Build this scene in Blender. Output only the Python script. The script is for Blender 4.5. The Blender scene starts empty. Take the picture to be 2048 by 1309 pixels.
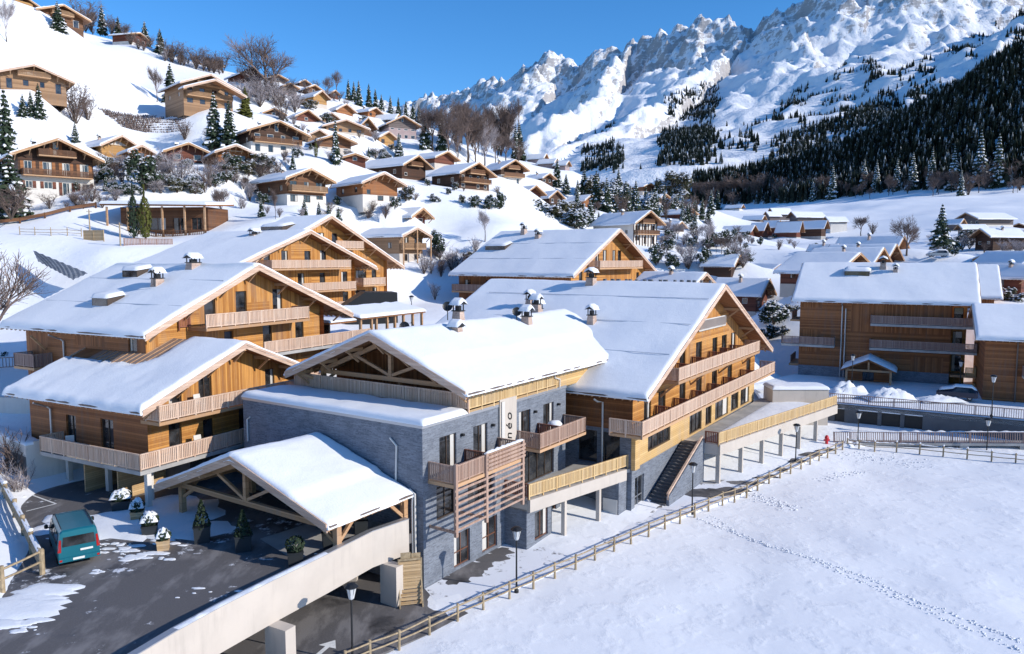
import bpy, bmesh, math, random
import numpy as np
from mathutils import Vector, Matrix, noise
R = math.radians
random.seed(7)
SC = bpy.context.scene
COL = SC.collection
# ------------------------------------------------------------------ camera
F_PX, YH, HC = 1500.0, 517.0, 19.0          # focal length and horizon row in a 2048 x 1309 frame, eye height
PITCH = math.atan((654.5 - YH) / F_PX)
cd = bpy.data.cameras.new("camera"); cam = bpy.data.objects.new("camera", cd); COL.objects.link(cam)
cam.location = (0, 0, HC); cam.rotation_euler = (R(90) - PITCH, 0, 0)
cd.sensor_width = 36.0; cd.lens = 36.0 * F_PX / 2048.0
cd.clip_start = 0.5; cd.clip_end = 40000
SC.camera = cam
# ------------------------------------------------------------------ sky and sun
SUN_AZ, SUN_EL = 111.0, 25.0                # azimuth clockwise from +Y
w = bpy.data.worlds.new("World"); SC.world = w; w.use_nodes = True
nt = w.node_tree; nt.nodes.clear()
sky = nt.nodes.new("ShaderNodeTexSky"); sky.sky_type = 'NISHITA'; sky.sun_disc = False
sky.sun_elevation = R(SUN_EL); sky.sun_rotation = R(SUN_AZ)
sky.altitude = 1000; sky.air_density = 1.0; sky.dust_density = 0.2; sky.ozone_density = 6.0
bg = nt.nodes.new("ShaderNodeBackground"); bg.inputs[1].default_value = 0.15
ow = nt.nodes.new("ShaderNodeOutputWorld")
hs = nt.nodes.new('ShaderNodeHueSaturation'); hs.inputs['Saturation'].default_value = 1.16; hs.inputs['Value'].default_value = 1.1
nt.links.new(sky.outputs[0], hs.inputs['Color']); nt.links.new(hs.outputs[0], bg.inputs[0]); nt.links.new(bg.outputs[0], ow.inputs[0])
sl = bpy.data.lights.new("sun", 'SUN'); sl.energy = 4.1; sl.angle = R(0.5); sl.color = (1.0, 0.93, 0.83)
so = bpy.data.objects.new("sun", sl); COL.objects.link(so)
sd = Vector((math.sin(R(SUN_AZ)) * math.cos(R(SUN_EL)), math.cos(R(SUN_AZ)) * math.cos(R(SUN_EL)), math.sin(R(SUN_EL))))
so.rotation_euler = (-sd).to_track_quat('-Z', 'Y').to_euler(); so.location = (100, -50, 200)
SC.view_settings.view_transform = 'Standard'; SC.view_settings.look = 'None'
SC.view_settings.exposure = 0.26; SC.view_settings.gamma = 1.0
SC.cycles.max_bounces = 6; SC.cycles.diffuse_bounces = 3; SC.cycles.glossy_bounces = 3
SC.cycles.use_denoising = True
# ------------------------------------------------------------------ pixel <-> place (survey of the photograph)
cP, sP = math.cos(PITCH), math.sin(PITCH)
CAM = Vector((0, 0, HC))
def ray(x, y):
    a, b = (x - 1024) / F_PX, (654.5 - y) / F_PX
    return Vector((a, cP + b * sP, -sP + b * cP))
def at_z(x, y, z):
    r = ray(x, y); return CAM + r * ((z - HC) / r.z)
def at_y(x, y, Y):
    r = ray(x, y); return CAM + r * (Y / r.y)
def Av(t): t = R(t); return Vector((math.sin(t), math.cos(t), 0))
def Bv(t): t = R(t); return Vector((-math.cos(t), math.sin(t), 0))
# ------------------------------------------------------------------ scene helpers
def tag(o, label=None, cat=None, group=None, kind=None):
    if label: o["label"] = label
    if cat: o["category"] = cat
    if group: o["group"] = group
    if kind: o["kind"] = kind
    return o
def thing(name, label, cat, loc=(0, 0, 0), rz=0.0, group=None, scale=None):
    o = bpy.data.objects.new(name, None); COL.objects.link(o)
    o.location = loc; o.rotation_euler = (0, 0, rz); o.empty_display_size = 0.3
    if scale: o.scale = scale
    return tag(o, label, cat, group)
def copy_tree(o, parent=None):
    c = o.copy(); COL.objects.link(c)
    if parent: c.parent = parent
    for ch in [x for x in ALLCH.get(o.name, [])]:
        d = copy_tree(ch, c)
        ALLCH.setdefault(c.name, []).append(d)
    return c
ALLCH = {}
class MB:
    """collects geometry for ONE mesh object"""
    def __init__(s): s.v = []; s.f = []; s.mi = []; s.m = 0
    def add(s, vs, fs):
        n = len(s.v); s.v.extend([tuple(p) for p in vs])
        for f in fs: s.f.append([i + n for i in f]); s.mi.append(s.m)
    def quad(s, a, b, c, d): s.add([a, b, c, d], [(0, 1, 2, 3)])
    def tri(s, a, b, c): s.add([a, b, c], [(0, 1, 2)])
    def hexa(s, p):   # 8 points: bottom loop 0-3, top loop 4-7
        s.add(p, [(3, 2, 1, 0), (4, 5, 6, 7), (0, 1, 5, 4), (1, 2, 6, 5), (2, 3, 7, 6), (3, 0, 4, 7)])
    def box(s, x0, x1, y0, y1, z0, z1):
        s.hexa([(x0, y0, z0), (x1, y0, z0), (x1, y1, z0), (x0, y1, z0), (x0, y0, z1), (x1, y0, z1), (x1, y1, z1), (x0, y1, z1)])
    def bar(s, p, q, wd, ht, upv=(0, 0, 1)):
        p, q = Vector(p), Vector(q); d = (q - p).normalized(); up = Vector(upv)
        sx = d.cross(up)
        if sx.length < 1e-4: sx = d.cross(Vector((1, 0, 0)))
        sx.normalize(); u2 = sx.cross(d).normalized()
        a, b = sx * wd / 2, u2 * ht / 2
        s.hexa([p - a - b, p + a - b, p + a + b, p - a + b, q - a - b, q + a - b, q + a + b, q - a + b])
    def tube(s, pts, rads, n=6, cap=True):
        pts = [Vector(p) for p in pts]; base = len(s.v); ref = Vector((0.31, 0.17, 0.93)); vs = []
        for i, p in enumerate(pts):
            d = (pts[min(i + 1, len(pts) - 1)] - pts[max(i - 1, 0)])
            d = d.normalized() if d.length > 1e-9 else Vector((0, 0, 1))
            a = d.cross(ref)
            if a.length < 1e-3: a = d.cross(Vector((1, 0, 0)))
            a.normalize(); b = d.cross(a)
            r = rads[i] if hasattr(rads, '__len__') else rads
            for k in range(n):
                t = 2 * math.pi * k / n; vs.append(p + (a * math.cos(t) + b * math.sin(t)) * r)
        fs = []
        for i in range(len(pts) - 1):
            for k in range(n):
                k2 = (k + 1) % n; fs.append((i * n + k, i * n + k2, (i + 1) * n + k2, (i + 1) * n + k))
        if cap: fs.append(tuple(range(n))[::-1]); fs.append(tuple((len(pts) - 1) * n + k for k in range(n)))
        s.add(vs, fs)
    def lathe(s, c, prof, n=12):
        c = Vector(c); vs = []; fs = []
        for (r, z) in prof:
            for k in range(n):
                t = 2 * math.pi * k / n; vs.append(c + Vector((r * math.cos(t), r * math.sin(t), z)))
        for i in range(len(prof) - 1):
            for k in range(n):
                k2 = (k + 1) % n; fs.append((i * n + k, i * n + k2, (i + 1) * n + k2, (i + 1) * n + k))
        fs.append(tuple(range(n))[::-1]); fs.append(tuple((len(prof) - 1) * n + k for k in range(n)))
        s.add(vs, fs)
    def prism(s, poly, axis, a0, a1):
        """poly in the two other axes, extruded along axis ('x','y','z')"""
        def P(q, a): return (a, q[0], q[1]) if axis == 'x' else (q[0], a, q[1]) if axis == 'y' else (q[0], q[1], a)
        n = len(poly); vs = [P(q, a0) for q in poly] + [P(q, a1) for q in poly]
        fs = [tuple(range(n))[::-1], tuple(range(n, 2 * n))] + [(i, (i + 1) % n, n + (i + 1) % n, n + i) for i in range(n)]
        s.add(vs, fs)
    def grid(s, P, nx, ny):
        vs = [P(i, j) for j in range(ny) for i in range(nx)]
        fs = [(j * nx + i, j * nx + i + 1, (j + 1) * nx + i + 1, (j + 1) * nx + i) for j in range(ny - 1) for i in range(nx - 1)]
        s.add(vs, fs)
    def each(s, name, mat, parent=None):
        """every loose piece becomes an object of its own"""
        key = [tuple(round(c, 3) for c in v) for v in s.v]; up = {}
        def find(k):
            while up.setdefault(k, k) != k: up[k] = up[up[k]]; k = up[k]
            return k
        for f in s.f:
            r = find(key[f[0]])
            for i in f[1:]: up[find(key[i])] = r
        grp = {}
        for f in s.f: grp.setdefault(find(key[f[0]]), []).append(f)
        for fs in grp.values():
            ids = sorted({i for f in fs for i in f}); mp = {a: b for b, a in enumerate(ids)}; m = MB(); m.add([s.v[i] for i in ids], [[mp[i] for i in f] for f in fs]); m.build(name, mat, parent)
    def build(s, name, mat, parent=None, smooth=False, label=None):
        me = bpy.data.meshes.new(name); me.from_pydata(s.v, [], s.f)
        mats = mat if isinstance(mat, (list, tuple)) else [mat]
        for m in mats: me.materials.append(m)
        if len(mats) > 1: me.polygons.foreach_set("material_index", s.mi)
        if smooth:
            bm = bmesh.new(); bm.from_mesh(me); bmesh.ops.recalc_face_normals(bm, faces=bm.faces); bm.to_mesh(me); bm.free()
        if smooth: me.polygons.foreach_set("use_smooth", [True] * len(me.polygons))
        me.update()
        o = bpy.data.objects.new(name, me); COL.objects.link(o)
        if parent:
            o.parent = parent; ALLCH.setdefault(parent.name, []).append(o)
        if label: o["label"] = label
        return o
# ------------------------------------------------------------------ materials
def new_mat(name):
    m = bpy.data.materials.new(name); m.use_nodes = True
    nt = m.node_tree; b = nt.nodes["Principled BSDF"]
    return m, nt, b
class NT:
    """tiny node builder"""
    def __init__(s, nt): s.nt = nt; s.N = nt.nodes; s.L = nt.links
    def n(s, t, **k):
        x = s.N.new(t)
        for a, b in k.items(): setattr(x, a, b)
        return x
    def put(s, i, v):
        if hasattr(v, 'is_output') or isinstance(v, bpy.types.NodeSocket): s.L.new(v, i)
        else: i.default_value = v
    def math(s, op, a, b=0.0, c=None):
        x = s.n("ShaderNodeMath", operation=op); s.put(x.inputs[0], a); s.put(x.inputs[1], b)
        if c is not None: s.put(x.inputs[2], c)
        return x.outputs[0]
    def mix(s, f, a, b):
        x = s.n("ShaderNodeMix", data_type='RGBA'); s.put(x.inputs[0], f)
        for i, v in ((6, a), (7, b)):
            if isinstance(v, tuple): x.inputs[i].default_value = (*v, 1) if len(v) == 3 else v
            else: s.L.new(v, x.inputs[i])
        return x.outputs[2]
    def ramp(s, f, lo, hi):
        x = s.n("ShaderNodeMapRange", interpolation_type='SMOOTHSTEP'); s.put(x.inputs[0], f); s.put(x.inputs[1], lo); s.put(x.inputs[2], hi)
        return x.outputs[0]
    def coord(s, kind='Object'): return s.n("ShaderNodeTexCoord").outputs[kind]
    def scale(s, v, sc):
        x = s.n("ShaderNodeMapping"); s.L.new(v, x.inputs[0]); x.inputs[3].default_value = sc; return x.outputs[0]
    def noise(s, v, sc, det=3.0, rough=0.55, out=0):
        x = s.n("ShaderNodeTexNoise"); s.L.new(v, x.inputs["Vector"]); x.inputs["Scale"].default_value = sc
        x.inputs["Detail"].default_value = det; x.inputs["Roughness"].default_value = rough; return x.outputs[out]
    def white(s, v, dim='1D'):
        x = s.n("ShaderNodeTexWhiteNoise", noise_dimensions=dim); s.L.new(v, x.inputs["W" if dim == '1D' else "Vector"]); return x.outputs[0]
    def bump(s, h, strength, dist, b):
        x = s.n("ShaderNodeBump"); x.inputs["Strength"].default_value = strength; x.inputs["Distance"].default_value = dist
        s.L.new(h, x.inputs["Height"]); s.L.new(x.outputs[0], b.inputs["Normal"])
def flat(name, col, rough=0.6, metal=0.0, var=0.0, vs=3.0, spec=0.5, stain=0.0):
    m, nt, b = new_mat(name); b.inputs["Roughness"].default_value = rough; b.inputs["Metallic"].default_value = metal
    b.inputs["Specular IOR Level"].default_value = spec
    if var:
        k = NT(nt); f = k.noise(k.coord(), vs, 4.0)
        c = k.mix(k.ramp(f, 0.3, 0.7), tuple(x * (1 - var) for x in col), tuple(min(1, x * (1 + var)) for x in col))
        if stain:
            g = k.noise(k.scale(k.coord(), (2.4, 2.4, .22)), 1.0, 5.0, .7); h = k.noise(k.coord(), .5, 4.0); c = k.mix(k.math('MULTIPLY', k.ramp(k.math('ADD', k.math('MULTIPLY', g, .6), k.math('MULTIPLY', h, .4)), .5, .72), stain), c, tuple(x * .55 for x in col))
        k.L.new(c, b.inputs["Base Color"])
    else: b.inputs["Base Color"].default_value = (*col, 1)
    return m
def snow_mat(name, col=(0.82, 0.84, 0.875), bs=1.0, fine=9.0):
    m, nt, b = new_mat(name); k = NT(nt); c = k.coord()
    n1 = k.noise(c, 0.45, 3.0); n2 = k.noise(c, fine, 4.0, 0.65)
    cc = k.mix(n1, tuple(x * 0.95 for x in col), col); k.L.new(cc, b.inputs["Base Color"])
    b.inputs["Roughness"].default_value = 0.75; b.inputs["Specular IOR Level"].default_value = 0.25
    h = k.math('ADD', k.math('MULTIPLY', n1, 1.2), k.math('MULTIPLY', n2, 0.35)); k.bump(h, 0.5 * bs, 0.12, b)
    return m
def ground_snow(name):
    m, nt, b = new_mat(name); k = NT(nt); c = k.coord()
    n1 = k.noise(c, 0.12, 4.0); n2 = k.noise(c, 3.4, 6.0, 0.75); n3 = k.noise(c, 0.7, 2.0)
    k.L.new(k.mix(n1, (0.81, 0.83, 0.865), (0.885, 0.895, 0.915)), b.inputs["Base Color"])
    b.inputs["Roughness"].default_value = 0.8; b.inputs["Specular IOR Level"].default_value = 0.2
    h = k.math('ADD', k.math('MULTIPLY', n2, k.math('ADD', 0.25, k.ramp(n3, 0.45, 0.7))), k.math('MULTIPLY', n1, 3.0)); k.bump(h, 0.45, 0.10, b)
    return m
def wood(name, lo, hi, plank=0.15, mode='cell', gap=0.5, rough=0.62, grey=0.32):
    """boards in the wall's own coordinates: vertical, horizontal, or fields of both"""
    m, nt, b = new_mat(name); k = NT(nt); c = k.coord()
    x = k.n("ShaderNodeSeparateXYZ"); k.L.new(c, x.inputs[0])
    h = k.math('ADD', x.outputs[0], x.outputs[1]); z = x.outputs[2]
    tv, th = k.math('DIVIDE', h, plank), k.math('DIVIDE', z, plank)
    if mode == 'v': t = tv
    elif mode == 'h': t = th
    else:
        cell = k.math('ADD', k.math('FLOOR', k.math('DIVIDE', h, 3.7)), k.math('MULTIPLY', k.math('FLOOR', k.math('DIVIDE', z, 3.05)), 17.3))
        o = k.math('GREATER_THAN', k.white(cell), 0.45)
        t = k.math('ADD', k.math('MULTIPLY', tv, o), k.math('MULTIPLY', th, k.math('SUBTRACT', 1.0, o)))
    rnd = k.white(k.math('FLOOR', t)); fr = k.math('FRACT', t)
    g = k.math('MINIMUM', k.ramp(fr, 0.0, 0.09), k.math('SUBTRACT', 1.0, k.ramp(fr, 0.93, 1.0)))
    gn = k.noise(k.scale(c, (6, 6, 1.2)), 1.6, 5.0, 0.6); big = k.noise(c, 0.35, 2.0)
    f = k.math('ADD', k.math('ADD', k.math('MULTIPLY', rnd, 0.55), k.math('MULTIPLY', gn, 0.35)), k.math('MULTIPLY', big, 0.3))
    col = k.mix(k.ramp(f, 0.25, 0.95), lo, hi)
    col = k.mix(k.math('SUBTRACT', 1.0, g), col, tuple(q * gap for q in lo))
    wz = k.ramp(k.math('ADD', k.math('MULTIPLY', k.noise(k.scale(c, (2.2, 2.2, .3)), 1.0, 5.0, .65), .7), k.math('MULTIPLY', k.noise(c, .28, 3.0), .4)), .50, .74)
    lum = sum(lo) / 3 + sum(hi) / 3; col = k.mix(k.math('MULTIPLY', wz, grey), col, (lum * .50, lum * .44, lum * .40))
    k.L.new(col, b.inputs["Base Color"]); b.inputs["Roughness"].default_value = rough; b.inputs["Specular IOR Level"].default_value = 0.25
    k.bump(g, 0.4, 0.02, b)
    return m
def masonry(name, lo, hi, mortar, bw, bh, rough=0.8):
    m, nt, b = new_mat(name); k = NT(nt); c = k.coord()
    x = k.n("ShaderNodeSeparateXYZ"); k.L.new(c, x.inputs[0])
    cb = k.n("ShaderNodeCombineXYZ"); k.L.new(k.math('ADD', x.outputs[0], x.outputs[1]), cb.inputs[0]); k.L.new(x.outputs[2], cb.inputs[1])
    br = k.n("ShaderNodeTexBrick"); k.L.new(cb.outputs[0], br.inputs["Vector"]); br.inputs["Scale"].default_value = 1.0
    br.inputs["Brick Width"].default_value = bw; br.inputs["Row Height"].default_value = bh; br.inputs["Mortar Size"].default_value = 0.006
    br.inputs["Color1"].default_value = (*lo, 1); br.inputs["Color2"].default_value = (*hi, 1); br.inputs["Mortar"].default_value = (*mortar, 1)
    br.inputs["Bias"].default_value = 0.0
    n1 = k.noise(c, 1.1, 4.0); n2 = k.noise(k.scale(c, (1, 1, 3)), 5.0, 4.0, 0.7)
    col = k.mix(k.ramp(n2, 0.35, 0.7), br.outputs[0], hi); col = k.mix(k.math('MULTIPLY', k.ramp(n1, 0.4, 0.75), 0.5), col, lo)
    k.L.new(col, b.inputs["Base Color"]); b.inputs["Roughness"].default_value = rough
    k.bump(k.math('ADD', br.outputs[1], k.math('MULTIPLY', n2, -1.0)), 0.5, 0.03, b)
    return m
def asphalt_mat(name, thr, hi):
    """worn asphalt with damp stains and left-over snow"""
    m, nt, b = new_mat(name); k = NT(nt); c = k.coord()
    n1 = k.noise(c, 0.22, 5.0, 0.6); n2 = k.noise(c, 1.3, 6.0, 0.7); n3 = k.noise(c, 14.0, 3.0); n4 = k.noise(k.scale(c, (1.0, 0.35, 1)), 0.5, 5.0, 0.65)
    a = k.mix(n3, (0.085, 0.080, 0.082), (0.135, 0.128, 0.13)); a = k.mix(k.ramp(n4, 0.48, 0.62), a, (0.20, 0.19, 0.19))
    a = k.mix(k.ramp(n1, 0.55, 0.68), a, (0.042, 0.041, 0.044))
    s = k.ramp(k.math('ADD', k.math('MULTIPLY', n1, 0.45), k.math('MULTIPLY', n2, 0.55)), thr, hi)
    k.L.new(k.mix(s, a, (0.78, 0.8, 0.85)), b.inputs["Base Color"])
    k.L.new(k.math('SUBTRACT', 0.85, k.math('MULTIPLY', k.ramp(n1, 0.5, 0.7), 0.45)), b.inputs["Roughness"])
    k.bump(k.math('ADD', n3, k.math('MULTIPLY', s, 2.0)), 0.4, 0.03, b)
    return m
def bark_needles(name, lo, hi):
    m, nt, b = new_mat(name); k = NT(nt)
    g = k.n("ShaderNodeNewGeometry"); f = k.noise(k.coord(), 1.4, 3.0)
    k.L.new(k.mix(k.math('ADD', k.math('MULTIPLY', g.outputs["Random Per Island"], 0.6), k.math('MULTIPLY', f, 0.4)), lo, hi), b.inputs["Base Color"])
    b.inputs["Roughness"].default_value = 0.8; b.inputs["Specular IOR Level"].default_value = 0.2
    return m
M = {}
M['snow'] = snow_mat("roof_snow"); M['snow_rough'] = snow_mat("lumpy_snow", bs=2.0, fine=5.0); M['ground'] = ground_snow("field_snow")
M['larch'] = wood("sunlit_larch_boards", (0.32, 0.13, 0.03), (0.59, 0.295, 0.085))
M['larch_shaded'] = wood("shaded_larch_boards", (0.18, 0.066, 0.024), (0.35, 0.145, 0.055))  # darker copy of the larch: shade of the sunless walls put into the colour
M['larch_h_shaded'] = wood("shaded_horizontal_larch", (0.16, 0.06, 0.022), (0.33, 0.135, 0.05), mode='h')  # boards for walls turned from the sun, their shade mixed into the tones
M['pine'] = wood("fresh_pine_boards", (0.54, 0.36, 0.17), (0.70, 0.51, 0.27), plank=0.12, mode='v')
M['pine_h'] = wood("fresh_pine_cladding", (0.50, 0.32, 0.13), (0.66, 0.45, 0.21), plank=0.16, mode='h')
M['rail'] = wood("railing_boards", (0.54, 0.365, 0.265), (0.70, 0.52, 0.395), plank=0.11, mode='v', gap=0.7)
M['rail_red'] = wood("red_brown_railing", (0.20, 0.075, 0.05), (0.30, 0.12, 0.075), plank=0.11, mode='v')
M['rail_pink'] = wood('pinkish_weathered_rails', (0.32, 0.20, 0.15), (0.45, 0.31, 0.24), plank=0.11, mode='v')
M['rail_grey'] = wood("greyed_railing", (0.26, 0.17, 0.15), (0.38, 0.27, 0.23), plank=0.11, mode='v')
M['fascia'] = wood("pale_bargeboard", (0.50, 0.34, 0.25), (0.64, 0.47, 0.36), plank=0.2, mode='h', gap=0.8)
M['soffit'] = wood("soffit_boards", (0.22, 0.095, 0.04), (0.34, 0.16, 0.07), plank=0.16, mode='v')
M['beam'] = wood("timber_beam", (0.40, 0.23, 0.12), (0.52, 0.32, 0.18), plank=0.4, mode='h', gap=0.85)
M['slate'] = masonry("grey_stone_cladding", (0.085, 0.098, 0.125), (0.21, 0.235, 0.28), (0.09, 0.102, 0.125), 0.46, 0.075)
M['chim'] = masonry("chimney_stone", (0.30, 0.20, 0.16), (0.52, 0.40, 0.33), (0.35, 0.3, 0.27), 0.3, 0.14)
M['cream'] = flat("cream_render", (0.50, 0.445, 0.39), 0.8, var=0.05, vs=0.6, stain=.4); M['white'] = flat("white_render", (0.62, 0.59, 0.55), 0.8, var=0.07, vs=0.5, stain=.35)
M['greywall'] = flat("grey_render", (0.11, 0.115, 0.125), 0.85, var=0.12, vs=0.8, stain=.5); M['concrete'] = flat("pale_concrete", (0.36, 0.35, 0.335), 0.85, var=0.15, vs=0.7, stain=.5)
M['mauve'] = flat("mauve_render", (0.34, 0.26, 0.26), 0.85, var=0.1, vs=0.5)
M['glass'] = flat("window_glass", (0.03, 0.032, 0.036), 0.05, spec=0.8, var=.85, vs=.9); M['frame'] = flat("dark_window_frame", (0.05, 0.032, 0.022), 0.5)
M['frame_brown'] = flat("brown_window_frame", (0.14, 0.06, 0.035), 0.5); M['curtain'] = flat("pale_curtain", (0.55, 0.53, 0.5), 0.9)
M['guard'] = flat('pale_snow_stop_pipe', (0.55, 0.57, 0.62), 0.7); M['zinc'] = flat("zinc_pipe", (0.42, 0.43, 0.45), 0.4, 0.6); M['dark'] = flat("dark_metal", (0.02, 0.021, 0.023), 0.45, 0.3)
M['gutter'] = flat("brown_gutter", (0.12, 0.085, 0.07), 0.5); M['roofmetal'] = wood("bare_roof_boards", (0.27, 0.2, 0.17), (0.36, 0.28, 0.24), plank=0.45, mode='v')
M['asphalt'] = asphalt_mat("parking_asphalt", 0.575, 0.64); M['asphalt2'] = asphalt_mat("road_asphalt", 0.66, 0.72); M['wetpath'] = asphalt_mat("half_cleared_path", 0.40, 0.47)
M['paint'] = flat("road_paint", (0.72, 0.72, 0.70), 0.7, var=0.1, vs=6.0); M['red'] = flat("red_enamel", (0.55, 0.02, 0.03), 0.35)
M['log'] = flat("pale_log", (0.34, 0.26, 0.16), 0.75, var=0.25, vs=5.0); M['boards_raw'] = wood("raw_boards", (0.40, 0.26, 0.13), (0.58, 0.41, 0.23), plank=0.14, mode='h', gap=0.4)
M['needle'] = bark_needles("spruce_needles", (0.016, 0.030, 0.018), (0.045, 0.065, 0.036)); M['needle2'] = bark_needles("yellow_green_conifer", (0.06, 0.07, 0.015), (0.13, 0.13, 0.03))
M['twig'] = flat("bare_twigs", (0.16, 0.115, 0.10), 0.9, var=0.3, vs=2.0); M['twig_frost'] = flat("frosted_twigs", (0.36, 0.32, 0.33), 0.9, var=0.3, vs=1.5)
M['bark'] = flat("dark_bark", (0.07, 0.05, 0.04), 0.9, var=0.3, vs=4.0); M['shrub'] = bark_needles("shrub_leaves", (0.03, 0.04, 0.02), (0.10, 0.085, 0.05))
WC = {'d': ("dark_brown_boards", (0.038, 0.018, 0.011), (0.08, 0.036, 0.021)), 'm': ("brown_boards", (0.095, 0.042, 0.021), (0.185, 0.085, 0.04)),
      'o': ("orange_brown_boards", (0.20, 0.075, 0.028), (0.33, 0.135, 0.048)), 'y': ("honey_boards", (0.29, 0.15, 0.048), (0.44, 0.245, 0.085)),
      'r': ("red_brown_boards", (0.095, 0.03, 0.019), (0.17, 0.055, 0.033)), 't': ("tan_boards", (0.22, 0.125, 0.066), (0.34, 0.205, 0.115)),
      'g': ("grey_boards", (0.09, 0.075, 0.075), (0.16, 0.13, 0.125))}
for q, (nm, a, b_) in WC.items(): M['w' + q] = wood(nm, a, b_, plank=0.3, mode='h', gap=0.75)
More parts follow.
